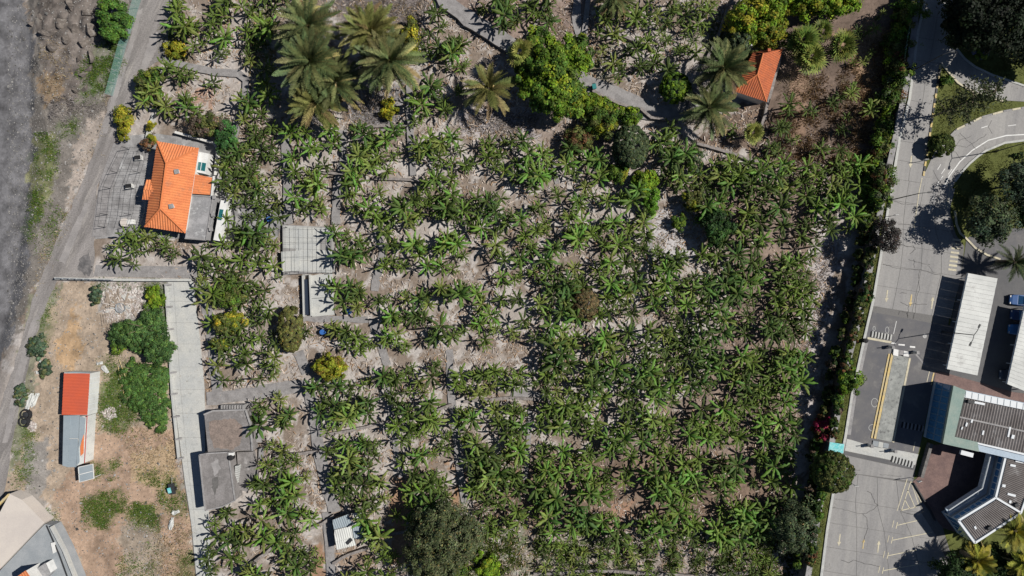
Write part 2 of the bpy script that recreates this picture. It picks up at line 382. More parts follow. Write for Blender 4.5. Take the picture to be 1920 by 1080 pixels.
GREENS = [  # weedy ground cover: polygon, cover
    ([(175, 730), (240, 690), (255, 760), (240, 810), (195, 815)], .8), ([(175, 870), (222, 865), (220, 885), (178, 893)], .7), ([(155, 935), (230, 918), (235, 960), (200, 985), (160, 988)], .8), ([(245, 950), (292, 946), (292, 988), (252, 992)], .9), ([(262, 880), (292, 880), (290, 905), (266, 907)], .7), ([(335, 1040), (368, 1040), (370, 1080), (330, 1085)], .7),
    ([(175, 95), (200, 70), (230, 60), (235, 85), (205, 175), (150, 190), (150, 175)], .8), ([(95, 245), (150, 212), (145, 240), (125, 258)], .6), ([(70, 255), (105, 250), (108, 320), (75, 335), (58, 300)], .6), ([(52, 360), (95, 345), (75, 410), (52, 455), (42, 440)], .6), ([(265, 530), (313, 535), (313, 610), (270, 605)], .9), ([(85, 590), (110, 545), (98, 625), (72, 655)], .7), ([(28, 830), (55, 775), (65, 850), (30, 925)], .5), ([(195, 665), (250, 690), (240, 725), (178, 690)], .5),
    ([(985, 60), (1110, 150), (1180, 200), (1160, 240), (1060, 230)], .6), ([(300, 890), (328, 885), (345, 935), (340, 978), (300, 955)], .6), ([(1110, 600), (1110, 600), (1111, 601)], 0), ([(820, 1040), (990, 985), (1000, 1090), (800, 1090)], .6)] + [([(312, 40), (345, 55), (352, 112), (305, 110)], .6), ([(468, 0), (502, 10), (508, 120), (480, 180), (468, 120)], .7), ([(1105, 100), (1165, 95), (1150, 155), (1110, 150)], .4), ([(1320, 60), (1365, 20), (1355, 85), (1322, 125)], .6)] + [([(a, 1003 + (i % 3) * 6), (a + 18, 1001), (a + 24, 1092), (a + 4, 1092)], .8) for i, a in enumerate((1012, 1038, 1060, 1082, 1118, 1140, 1165, 1207, 1252, 1300, 1340, 1366, 1400, 1424))]
def ground():
    fx = np.arange(-92, 92.01, .4); fy = np.arange(-54, 54.01, .4)
    out = np.array([2, 5, 10, 18, 30, 50, 80, 130, 220, 400, 700.])
    X = np.concatenate([-92 - out[::-1], fx, 92 + out]); Y = np.concatenate([-54 - out[::-1], fy, 54 + out])
    gx, gy = np.meshgrid(X, Y); sh = gx.shape; x = gx.ravel(); y = gy.ravel()
    px0 = 960 + x * PXM; py0 = 540 - y * PXM
    z = gz_px(px0, py0)
    k = H / (H - z); px = 960 + x * PXM * k; py = 540 - y * PXM * k
    jx = (fbm(px, py, 40, 51, 4) - .5) * 34; jy = (fbm(px, py, 40, 61, 4) - .5) * 34
    n1 = fbm(px, py, 70, 71, 4); n2 = fbm(px, py, 16, 81, 4); n3 = fbm(px, py, 7, 83, 2)
    jx = jx + (n3 - .5) * 22; jy = jy + (fbm(px, py, 6, 87, 2) - .5) * 22
    C = np.zeros((len(x), 3))
    a = np.array((.375, .335, .305)); b = np.array((.23, .185, .15)); c = np.array((.47, .435, .41))
    t = np.clip((n1 - .4) / .13, 0, 1)[:, None]; C[:] = a * (1 - t) + b * t
    t = np.clip((n2 - .5) / .14, 0, 1)[:, None]; C = C * (1 - t) + c * t
    for poly, col, j in SOIL:
        m = inpoly(px + jx, py + jy, poly)
        v = 1 + (n2 - .5)[:, None] * 3.0 * j + (n3 - .5)[:, None] * j
        C = np.where(m[:, None], np.array(col) * v, C)
    gn = fbm(px, py, 14, 91, 3)
    for poly, f in GREENS:
        m = (inpoly(px + jx * 1.2, py + jy * 1.2, poly) * 1.0 + inpoly(px - jx, py + jy, poly) + inpoly(px + jx, py - jy * 1.2, poly)) / 3 * np.clip(f * (gn - .25) * 2.6, 0, .75); C = C * (1 - m[:, None]) + np.array((.075, .125, .028)) * (.7 + .6 * n3[:, None]) * m[:, None]
    plat = px0 > wall_x(py0) + 2
    v = .85 + .45 * (n2[:, None] - .25)
    C = np.where(plat[:, None], np.array(VERGE) * v, C)
    # the earth under the slope plants at the top of the wall
    C = np.clip(C, .015, .7)
    ny, nx = sh; i = np.arange(nx * ny).reshape(sh)
    F = np.stack([i[:-1, :-1], i[:-1, 1:], i[1:, 1:], i[1:, :-1]], -1).reshape(-1, 4)
    me = npmesh('ground', np.stack([x, y, z], 1), F, C, m_ground, smooth=True)
    return tag(link(bpy.data.objects.new('ground', me)), kind='structure')
ground()

# retaining wall that holds the road platform up
def wall_seg():
    pts = densify(WALL[1:-1], 30)
    base = P(1600, 540, 0)
    t = thing('retaining_wall', 'long dark basalt retaining wall below the road verge, facing the plantation', 'wall', (base.x, base.y, 0))
    mb = MB(); mb.ribbon([P(a + 3, b, 0) for a, b in pts], .8, -.4, Z0 + .12); mb.build('wall_face', m_retain, t, t.location)
    mb = MB(); mb.ribbon([P(a + 3, b, 0) for a, b in pts], .95, Z0 + .12, Z0 + .26); mb.build('coping', m_conc, t, t.location)
wall_seg()

# ------------------------------------------------------------------ roads of the platform
XL = [(-120, 1770), (0, 1737), (60, 1723), (187, 1707), (253, 1690), (360, 1672), (483, 1653), (560, 1640), (633, 1623), (693, 1610), (737, 1600), (820, 1587), (920, 1565), (993, 1553), (1073, 1543), (1180, 1527)]
def xl(y): return float(lerp_tab(XL, y))
road = None
def slab_field(road, rows, cols, right, z=Z0 + .03):
    """concrete slabs between the left kerb line and the right edge table; a narrow joint all round"""
    for y0, y1 in zip(rows, rows[1:]):
        for c in range(cols):
            q = []
            for (yy, cc) in ((y0, c), (y0, c + 1), (y1, c + 1), (y1, c)):
                a = xl(yy); b = float(lerp_tab(right, yy)); q.append((a + (b - a) * cc / cols, yy + .16 * ((a + (b - a) * cc / cols) - a)))
            cx = sum(p[0] for p in q) / 4; cy = sum(p[1] for p in q) / 4
            q = [(p[0] + (.32 if p[0] < cx else -.32), p[1] + (.32 if p[1] < cy else -.32)) for p in q]
            mb = MB(); zz = z + R.uniform(-.004, .004); mb.prism(PP(q, zz), Z0 - .02, zz)
            mb.build('slab', m_slab, road)
R1 = [(-120, 1815), (0, 1786), (95, 1778), (120, 1763), (328, 1731), (345, 1729)]
R2 = [(335, 1791), (360, 1782), (400, 1780), (440, 1790), (462, 1806), (512, 1801), (540, 1790), (600, 1778)]
R5 = [(860, 1722), (905, 1712), (945, 1733), (990, 1768), (1080, 1795), (1180, 1830)]
def sheet_struct(name, pts, z, mat, parent=None):
    mb = MB(); mb.sheet(PP(pts, z)); o = mb.build(name, mat, parent)
    if parent is None: tag(o, kind='structure')
    return o
edgeL = [(xl(y), y) for y in (-120, 0, 60, 187, 253, 360, 483, 560, 620)]
road = sheet_struct('road', edgeL + [(1772, 640), (1790, 540), (1803, 512), (1808, 462), (1792, 440), (1782, 400), (1784, 360), (1791, 330), (1731, 330), (1763, 120), (1778, 95), (1786, 0), (1815, -120)], Z0 + .004, m_joint)
slab_field(road, [-110, -60, -15, 28, 70, 112, 150, 188, 226, 264, 300, 335], 2, R1)
slab_field(road, [335, 375, 415, 455, 495, 535, 574], 4, R2)
asph = sheet_struct('asphalt_lanes', [(1637, 585), (1753, 607), (1800, 612), (1785, 690), (1755, 697), (1722, 850), (1640, 838), (1587, 822), (1600, 737), (1610, 693), (1623, 633)], Z0 + .04, m_asph)
conc = sheet_struct('parking_apron', [(xl(y), y) for y in (815, 920, 993, 1073, 1180)] + [(1830, 1180), (1795, 1080), (1768, 990), (1733, 945), (1712, 905), (1722, 845)], Z0 + .004, m_joint)
slab_field(conc, [884, 935, 980, 1025, 1070, 1115, 1160], 4, R5)
mb = MB(); mb.prism(PP([(1729.5, 331), (1762, 331), (1792, 338), (1786, 352), (1729.5, 347)], Z0 + .022), Z0 - .02, Z0 + .022); mb.build('slab', m_slab, road)
# the pale poured strip at the end of the lanes, with its dark drain band
for q, mat in (([(1588, 823), (1722, 852), (1716, 872), (1584, 845)], m_conc_lt), ([(1584, 846), (1716, 873), (1713, 881), (1582, 852)], m_asph2), ([(1582, 853), (1713, 882), (1710, 902), (1573, 884)], m_slab)):
    mb = MB(); mb.prism(PP(q, Z0 + .034), Z0 - .02, Z0 + .034); mb.build('slab', mat, conc)
# curved road and upper branch
def strip_road(name, outer, inner, mat, z):
    mb = MB(); a = PP(outer, z); b = PP(inner, z); n = len(a)
    mb.add(a + b, [(i, i + 1, n + i + 1, n + i)[::-1] for i in range(n - 1)])
    return tag(mb.build(name, mat), kind='structure')
OUT = [(1731, 331), (1750, 290), (1770, 267), (1793, 243), (1840, 220), (1880, 209), (1930, 200), (2010, 192)]
INN = [(1790, 340), (1803, 322), (1817, 307), (1832, 294), (1847, 283), (1883, 268), (1930, 262), (2010, 262)]
strip_road('curved_road', OUT, INN, m_slab, Z0 + .042)
strip_road('branch_road', [(1783, 60), (1792, 92), (1808, 112), (1827, 127), (1860, 143), (1920, 163), (2010, 182)], [(1765, 118), (1779, 134), (1795, 153), (1812, 164), (1830, 173), (1880, 188), (2010, 196)], m_slab, Z0 + .042)
sheet_struct('parking_lot', [(1812, 448), (1850, 435), (1890, 428), (2060, 428), (2060, 755), (1900, 735), (1755, 700), (1782, 606), (1803, 512)], Z0 + .012, m_asph2)
sheet_struct('grey_yard', [(1815, 445), (1850, 432), (1890, 428), (2060, 428), (2060, 500), (1860, 480), (1830, 465)], Z0 + .018, m_asph)
court = sheet_struct('courtyard', [(1742, 835), (1735, 860), (1723, 893), (1712, 903), (1733, 945), (1768, 990), (1830, 1010), (1880, 940), (1890, 850), (1800, 830)], Z0 + .05, m_brick)
sheet_struct('brick_forecourt', [(1765, 697), (1900, 735), (2060, 758), (2060, 790), (1900, 760), (1790, 730), (1750, 720), (1752, 698)], Z0 + .056, m_brick)

# kerbs
def kerb(name, line, mat=m_conc_lt, w=.35, h=.14, alt=None, step=11, z=Z0):
    pts = densify(line, step)
    if alt is None:
        mb = MB(); mb.ribbon(PP(pts, z), w, z - .05, z + h); return tag(mb.build(name, mat), kind='structure')
    root = None; 
    for i, (a, b) in enumerate(zip(pts, pts[1:])):
        a2 = (a[0] + (b[0] - a[0]) * .03, a[1] + (b[1] - a[1]) * .03); b2 = (b[0] - (b[0] - a[0]) * .03, b[1] - (b[1] - a[1]) * .03)
        mb = MB(); mb.ribbon(PP([a2, b2], z), w, z - .05, z + h)
        if root is None: root = tag(mb.build(name, alt[0]), kind='structure')
        else: mb.build('kerb_stone', alt[i % 2], root)
    return root
kerb('kerb', [(x - 2.5, y) for y, x in XL], m_conc_lt, .42)
kerb('kerb_yellow', [(1763, 121), (1731, 330)], None, .3, .14, (m_yellow, m_dark), 9)
kerb('kerb_curve_outer', OUT[1:-1], None, .3, .14, (m_cream, m_conc), 14)
kerb('kerb_curve_inner', INN, m_conc_lt)
kerb('kerb_branch_upper', [(1792, 90), (1808, 110), (1827, 125), (1860, 141), (1920, 161), (2010, 180)], m_conc_lt, .3)
kerb('kerb_branch_lower', [(1765, 120), (1779, 136), (1795, 155), (1812, 166), (1830, 175), (1880, 190)], m_cream, .3)
kerb('kerb_parking', [(1790, 395), (1793, 420), (1800, 437), (1812, 448), (1828, 465), (1850, 478), (1875, 486)], m_cream, .3)
# left lane edge kerb: pale gutter beside the lanes
mb = MB(); mb.ribbon(PP([(1624, 640), (1612, 695), (1602, 738), (1591, 815)], Z0), .7, Z0, Z0 + .052); tag(mb.build('gutter', m_conc), kind='structure')

# median between the lanes: raised, worn concrete with yellow kerbs
med = thing('traffic_median', 'raised worn concrete median with yellow kerbs between the two barrier lanes', 'median', P(1673, 745, Z0))
def medpart(name, pts, mat, h, z0=Z0 - .02):
    mb = MB(); mb.prism(PP(pts, Z0 + h), z0, Z0 + h); return mb.build(name, mat, med, med.location)
medpart('surface', [(1676, 664), (1704, 671), (1672, 829), (1643, 823)], m_median, .15)
medpart('kerb_strip', [(1671.5, 663), (1675.5, 664), (1642.5, 823), (1638.5, 822)], m_yellow, .17)
medpart('kerb_strip', [(1666, 663), (1669, 663.5), (1636, 822), (1633, 821.5)], m_yellow, .12)
medpart('kerb_strip', [(1704.5, 671), (1708, 672), (1676.5, 830), (1673, 829)], m_cream, .17)
medpart('white_panel', [(1676, 654), (1685, 656), (1684, 668), (1674.5, 666)], m_white, .3)
medpart('white_panel', [(1695, 657.5), (1705, 660), (1704, 669), (1694, 668)], m_white, .3)
medpart('grey_panel', [(1685.3, 656), (1694.7, 657.5), (1693.7, 666), (1684.3, 665)], m_conc, .28)
medpart('dark_panel', [(1637.5, 826), (1648, 828), (1646, 838), (1636, 836)], m_slate, .2)
medpart('dark_panel', [(1657, 830), (1667, 832), (1665.5, 841), (1655.5, 839)], m_slate, .2)
medpart('grey_panel', [(1648.4, 828), (1656.6, 830), (1655, 840), (1646.4, 838)], m_conc_lt, .19)

# painted markings (flat paint on the road)
PZ = Z0 + .046
mark_n = 0
def paint(pts, mat, name='road_marking', parent=None, z=PZ):
    mb = MB(); mb.sheet(PP(pts, z)); o = mb.build(name, mat, parent or road); return o
def pline(line, wpx, mat, name='road_marking', parent=None, z=PZ):
    mb = MB(); a = []; b = []; L = line
    for i, p in enumerate(L):
        q0 = L[max(i - 1, 0)]; q1 = L[min(i + 1, len(L) - 1)]; d = math.hypot(q1[0] - q0[0], q1[1] - q0[1]) or 1
        nx, ny = -(q1[1] - q0[1]) / d * wpx / 2, (q1[0] - q0[0]) / d * wpx / 2
        a.append((p[0] + nx, p[1] + ny)); b.append((p[0] - nx, p[1] - ny))
    n = len(L); V = PP(a, z) + PP(b, z); mb.add(V, [(i, i + 1, n + i + 1, n + i) for i in range(n - 1)])
    return mb.build(name, mat, parent or road)
def arrow(cx, cy, up, mat, parent=None, s=1.0, lean=-.12):
    d = -1 if up else 1; r = []
    for x, y in ((-1.2, -11), (1.2, -11), (1.2, 4), (3.6, 4), (0, 12), (-3.6, 4), (-1.2, 4)):
        r.append((cx + x * s + lean * y * d * s, cy + y * d * s))
    paint(r, mat, 'arrow_marking', parent)
arrow(1663, 555, False, m_cream); arrow(1708, 563, False, m_yellow); arrow(1748, 568, True, m_cream); arrow(1708, 303, False, m_cream)
arrow(1574, 1012, False, m_cream, conc); arrow(1619, 1020, True, m_yellow, conc, .8); arrow(1647, 1025, True, m_cream, conc)
pline([(1729, 333), (1723, 362), (1712, 443)], 1.6, m_cream)
pline([(1763, 120), (1747, 225), (1733, 318)], .9, m_cream)
pline([(1770, 352), (1780, 330), (1800, 303), (1823, 282), (1853, 263), (1887, 254), (1925, 252)], 2.0, m_white, z=Z0 + .05)
for a, b in (((1764, 308), (1758, 318)), ((1772, 316), (1765, 326)), ((1785, 317), (1778, 327)), ((1761, 339), (1756, 351)), ((1768, 330), (1763, 338)), ((1752, 364), (1748, 376)), ((1746, 386), (1742, 398)), ((1890, 236), (1905, 234)), ((1840, 240), (1852, 236))):
    pline([a, b], 1.3, m_white, z=Z0 + .05)
pline([(1782, 342), (1776, 392)], 1.4, m_cream)
for i in range(8):
    t = i / 7; cx = 1794 - 8 * t; cy = 449 + 56 * t
    paint([(cx - 7.5, cy - 2), (cx + 7.5, cy), (cx + 7, cy + 3.6), (cx - 8, cy + 1.6)], m_cream, 'crossing_stripe')
pline([(1681, 602), (1675.5, 626)], 1.0, m_white, parent=asph)
# entry boxes near the bump, loops, wear on asphalt
def loop(cx, cy, rx, ry, parent=asph, mat=m_conc_lt):
    pline([(cx + rx * math.cos(a), cy + ry * math.sin(a)) for a in [i * math.pi / 12 for i in range(25)]], .8, mat, 'loop_marking', parent)
loop(1663.5, 619, 3.2, 6); loop(1639, 616, 2.2, 4); loop(1636, 802, 7, 6); loop(1640, 755, 6, 8)
paint([(1627, 632), (1672, 640), (1671, 644), (1626.5, 636)], m_cream, parent=asph)
for c in ((1675, 643, 5, 1.2), (1690.5, 646, 6, 1.4), (1711, 650, 5, 1.5)):
    paint([(c[0] - c[2], c[1] - c[3]), (c[0] + c[2], c[1] + 1 - c[3]), (c[0] + c[2], c[1] + c[3] + 1), (c[0] - c[2], c[1] + c[3])], m_white, parent=asph)
paint([(1716 , 665), (1719, 664), (1735, 683), (1732, 684)], m_conc, parent=asph)
loop(1734, 630, 3, 3.6, mat=m_white); loop(1734, 630, 1.4, 1.8, mat=m_white)
pline([(1743, 696), (1738, 716)], 1.4, m_cream, parent=asph); pline([(1716, 828), (1712, 846)], 1.4, m_cream, parent=asph)
pline([(1751, 699), (1746, 722)], 2.4, m_yellow, parent=asph, z=Z0 + .06); pline([(1754, 700), (1749, 722)], 1.6, m_dark, parent=asph, z=Z0 + .06)
# hatched triangle and parking bays
for L in ([(1708, 902), (1690, 958)], [(1701, 898), (1682, 958)], [(1690, 957), (1717, 951), (1728, 942)], [(1708, 902), (1728, 943)], [(1702, 919), (1716, 952)], [(1696, 936), (1706, 954)], [(1709, 905), (1722, 946)]):
    pline(L, 1.5, m_cream, parent=conc)
for a, b in (((1682, 985), (1724, 975)), ((1673, 1013), (1748, 998)), ((1665, 1042), (1734, 1028)), ((1656, 1070), (1728, 1057)), ((1646, 1098), (1700, 1086))):
    pline([a, b], 1.5, m_cream, parent=conc)
    pline([(a[0] + 1, a[1] - 6), (a[0] - 2, a[1] + 6)], 1.5, m_cream, parent=conc); pline([(a[0] - 6, a[1] - 9), (a[0] - 9, a[1] + 4)], 1.3, m_cream, parent=conc)
# bitumen-filled cracks
CR = [[(1656, 496), (1680, 502), (1697, 505), (1712, 505), (1730, 506), (1745, 512), (1765, 517)], [(1704, 487), (1722, 492), (1745, 497)], [(1724, 505), (1722, 520), (1725, 540), (1718, 560), (1716, 585), (1713, 597)],
      [(1688, 566), (1700, 573), (1716, 570), (1738, 571)], [(1714, 487), (1714, 503)], [(1704, 573), (1702, 592)], [(1685, 590), (1686, 583), (1700, 586), (1703, 596)], [(1676, 376), (1690, 383), (1718, 382)],
      [(1684, 422), (1700, 420), (1714, 421)], [(1690, 429), (1710, 435)], [(1690, 458), (1702, 463), (1712, 460), (1717, 467), (1706, 475)], [(1688, 550), (1700, 549)], [(1740, 497), (1752, 512)]]
for L in CR: pline(wobble(densify(L, 4), 1.0, len(L) + int(L[0][0])), R.uniform(.5, .95), m_crack, 'crack_filler')
for L in ([(1625, 921), (1633, 924), (1637, 932), (1641, 943), (1647, 947)], [(1647, 947), (1638, 955), (1625, 962), (1607, 963)], [(1617, 963), (1625, 972), (1627, 990), (1622, 1005), (1618, 1018)], [(1577, 1050), (1592, 1055), (1600, 1050), (1622, 1057), (1650, 1062)],
          [(1600, 880), (1613, 882)], [(1563, 952), (1590, 957), (1608, 962)], [(1690, 960), (1715, 965)], [(1650, 890), (1690, 893)]):
    pline(wobble(densify(L, 5), .7, int(L[0][1])), R.uniform(.6, 1.0), m_crack, 'crack_filler', conc)
for L in ([(1780, 287), (1790, 280), (1800, 262), (1815, 258), (1822, 255)], [(1800, 250), (1812, 262), (1822, 270), (1830, 280)], [(1790, 272), (1812, 276), (1835, 262), (1850, 252)], [(1802, 300), (1792, 285), (1778, 283)], [(1750, 320), (1756, 332), (1764, 344)], [(1860, 250), (1853, 238), (1860, 225)]):
    pline(wobble(densify(L, 5), .8, int(L[0][0])), .7, m_crack, 'crack_filler', z=Z0 + .05)

# ------------------------------------------------------------------ lower ground: dirt road, concrete lane, paths
RL = [(262, -80), (258, 0), (236, 60), (205, 180), (185, 250), (150, 350), (108, 440), (58, 560), (22, 690), (0, 760), (-40, 900), (-90, 1100)]
RR = [(-100, -80), (8, 1100)]
dl = wobble(densify([(270, -90), (262, 0), (240, 60), (207, 180), (187, 250), (150, 350), (110, 440), (62, 560), (25, 690), (-5, 780), (-60, 1000)], 14), 2.2, 3)
dr = wobble(densify([(350, -90), (329, 0), (306, 112), (257, 135), (250, 190), (222, 250), (205, 300), (182, 350), (178, 445), (175, 519), (108, 524), (76, 600), (46, 720), (20, 850), (6, 930), (-20, 1010)], 14), 1.6, 4)
mb = MB(); mb.sheet([P(a, b, .02) for a, b in dl + dr[::-1]]); dirt = tag(mb.build('dirt_road', m_dirt), kind='structure')
m_track = M('wheel_track', (.33, .31, .30), (.26, .245, .24), .5, rough=.95, bump=.4, fine=5, finev=.2)
m_track2 = M('oil_stain', (.10, .098, .1), (.2, .19, .188), .9, rough=.9, bump=.2)
def blotch(pts, mat, z, name, seed, amt=2.0, parent=None):
    q = wobble(densify(pts + pts[:1], 2.5)[:-1], amt, seed); mb = MB(); mb.sheet(PP(q, z)); return mb.build(name, mat, parent)
blotch([(283, 65), (296, 60), (294, 90), (276, 128), (262, 130), (272, 100)], m_track, .026, 'road_patch', 1, 1.5, dirt)
blotch([(258, 20), (268, 15), (245, 100), (225, 165), (200, 250), (192, 250), (215, 160), (240, 90)], m_track, .026, 'road_patch', 2, 1.2, dirt)
blotch([(150, 485), (165, 475), (172, 500), (170, 515), (155, 515), (145, 500)], m_track2, .026, 'road_stain', 3, 3.2, dirt)
blotch([(60, 600), (75, 590), (40, 720), (15, 830), (5, 830), (30, 700)], m_track, .026, 'road_patch', 5, 1.2, dirt)
blotch([(110, 490), (135, 430), (160, 380), (168, 382), (145, 440), (122, 495)], m_track, .026, 'road_patch', 6, 1.2, dirt)

LANE_L = [(313, 530), (318, 620), (325, 740), (340, 860), (348, 920), (358, 980), (368, 1090), (374, 1150)]
LANE_R = [(362, 526), (375, 640), (384, 740), (384, 840), (391, 960), (398, 1090), (402, 1150)]
lane = sheet_struct('concrete_lane', LANE_L + LANE_R[::-1], .03, m_joint)
ys = [527, 565, 605, 645, 688, 730, 775, 820, 865, 910, 955, 1000, 1045, 1090]
LLt = [(b, a) for a, b in LANE_L]; LRt = [(b, a) for a, b in LANE_R]
for y0, y1 in zip(ys, ys[1:]):
    a0, a1, b0, b1 = (float(lerp_tab(t, y)) for t, y in ((LLt, y0), (LLt, y1), (LRt, y0), (LRt, y1)))
    m0 = a0 + (b0 - a0) * .24; m1 = a1 + (b1 - a1) * .24
    for q in ([(a0 + 1, y0 + .15), (m0 - .2, y0 + .15), (m1 - .2, y1 - .15), (a1 + 1, y1 - .15)], [(m0 + .2, y0 + .15), (b0, y0 + .15), (b1, y1 - .15), (m1 + .2, y1 - .15)]):
        mb = MB(); zz = .06 + R.uniform(-.004, .004); mb.prism(PP(q, zz), -.1, zz); mb.build('slab', m_conc_lt, lane)
# yard paving of the houses
sheet_struct('house_terrace', [(232, 255), (290, 250), (420, 268), (428, 330), (440, 372), (530, 385), (530, 415), (520, 448), (400, 448), (210, 446), (178, 448), (176, 425), (200, 330)], .05, m_yard)
sheet_struct('net_band_sheet', [(213, 268), (237, 268), (203, 380), (198, 444), (172, 444), (174, 424), (187, 340)], .10, m_path)  # grey sheet added in place of the dark hanging net band
sheet_struct('entrance_strip', [(180, 497), (370, 500), (372, 522), (176, 518)], .03, m_path)
PATHS = [  # plantation paths: line, width in m, height
    ([(826, -20), (835, 5), (880, 38), (950, 82), (985, 105)], 2.6, .7), ([(1085, 150), (1115, 163), (1150, 178), (1185, 192), (1210, 210), (1245, 214), (1290, 205), (1310, 190)], 2.9, .25),
    ([(1085, -20), (1080, 30), (1090, 80)], 1.4, .1), ([(1105, -20), (1098, 40), (1092, 90)], .9, .35),
    ([(576, 722), (590, 775), (597, 840), (612, 905), (628, 960)], 1.9, .12), ([(612, 960), (618, 1010), (622, 1090)], 1.5, .12),
    ([(728, 715), (731, 760), (737, 790)], 1.0, .1), ([(738, 800), (745, 860), (752, 895)], .9, .1), ([(843, 655), (845, 720), (848, 760), (856, 830), (863, 890), (872, 945)], 1.2, .1),
    ([(535, 235), (538, 300), (541, 420)], 1.4, .3), ([(642, 245), (645, 300), (632, 345), (630, 420)], 1.3, .3), ([(767, 160), (769, 240), (775, 330)], 1.1, .3),
    ([(307, 112), (350, 124), (405, 136), (448, 139), (463, 150), (461, 178), (445, 232), (438, 262)], 1.2, .3), ([(1010, 270), (1035, 300), (1045, 345)], .8, .05),
    ([(1216, 400), (1220, 492)], .8, .1), ([(705, 435), (718, 470), (702, 545)], 1.3, .08), ([(560, 598), (640, 598), (690, 600)], 1.0, .1), ([(560, 660), (575, 700)], 1.6, .1),
    ([(698, 600), (712, 640), (726, 685)], 1.3, .06), ([(376, 527), (392, 600), (402, 690), (408, 733)], 1.6, .05), ([(388, 748), (470, 738), (575, 722)], 2.2, .06),
    ([(960, 735), (995, 738), (1020, 745)], 1.2, .06),
    ([(995, 770), (993, 800), (988, 860), (985, 900)], .8, .08),
]
for i, (L, wd, h) in enumerate(PATHS):
    pts = wobble(densify(L, 14), .8, 100 + i); mb = MB(); mb.ribbon(PP(pts, 0), [wd * R.uniform(.88, 1.12) for _ in pts], -.3, h + .02)
    tag(mb.build('garden_path', m_path), kind='structure')
WALLS = [
    ([(988, 70), (1010, 40), (1030, -10)], 'low dry stone wall beside the path above the big round tree'), ([(1362, 20), (1345, 70), (1320, 120), (1300, 175), (1290, 205)], 'dark stone terrace wall beside the yellow-green shrubs'),
    ([(597, 845), (560, 850), (515, 853)], 'short terrace wall left of the long lower path'), ([(605, 815), (660, 806), (735, 788), (745, 778)], 'terrace wall crossing below the pale path end'),
    ([(738, 800), (800, 775), (848, 758)], 'terrace wall slanting up toward the middle lower path'), ([(628, 965), (606, 980), (580, 990)], 'short stone wall left of the silver-roofed shack'),
    ([(735, 1000), (762, 995), (768, 960)], 'small kerb wall round the bare brown bed'), ([(625, 1055), (650, 1040), (690, 1025)], 'low wall below the silver-roofed shack'),
    ([(660, 233), (700, 238), (765, 237)], 'low wall below the grey bed with a yellow bush'), ([(1200, 205), (1220, 222), (1255, 226), (1280, 222)], 'curved dry stone wall below the bend of the grey path'),
    ([(1110, 172), (1160, 196), (1195, 208)], 'kerb wall on the lower side of the grey path'), ([(1305, 270), (1360, 285), (1420, 305)], 'thin terrace wall across the brown plot below the fan palms'),
    ([(840, 8), (890, 48), (945, 88)], 'kerb wall along the lower side of the upper slanting path'), ([(560, 320), (620, 325), (680, 330)], 'thin terrace wall between small plots above the long bed'),
    ([(700, 335), (770, 338), (800, 340)], 'thin terrace wall left of the central banana rows'), ([(1130, 55), (1180, 75), (1230, 95)], 'thin terrace wall crossing the upper plot'),
    ([(480, 1050), (500, 1035), (520, 1018)], 'small slanting wall among bananas near the lower left lane'), ([(480, 190), (540, 192), (560, 200)], 'short wall below the cluster of date palms'),
    ([(1000, 1075), (1120, 1068), (1300, 1078), (1400, 1072)], 'low wall along the bottom of the planted rows'), ([(870, 752), (960, 745), (1010, 748)], 'thin terrace wall below the pale bed'),
    ([(440, 388), (490, 388), (530, 392)], 'low yard wall right of the orange-roofed house'), ([(1462, 100), (1437, 195), (1425, 240)], 'narrow dark boundary wall along the eaves of the small tiled house'),
]
for i, (L, lab) in enumerate(WALLS):
    pts = wobble(densify(L, 9), .7, 300 + i); c = P(*L[len(L) // 2], 0); mb = MB(); mb.ribbon(PP(pts, 0), .45, -.3, R.uniform(.45, .8))
    o = mb.build('stone_wall', m_drywall, None, c, loc=c); tag(o, lab, 'wall', 'stone walls of the terraces')
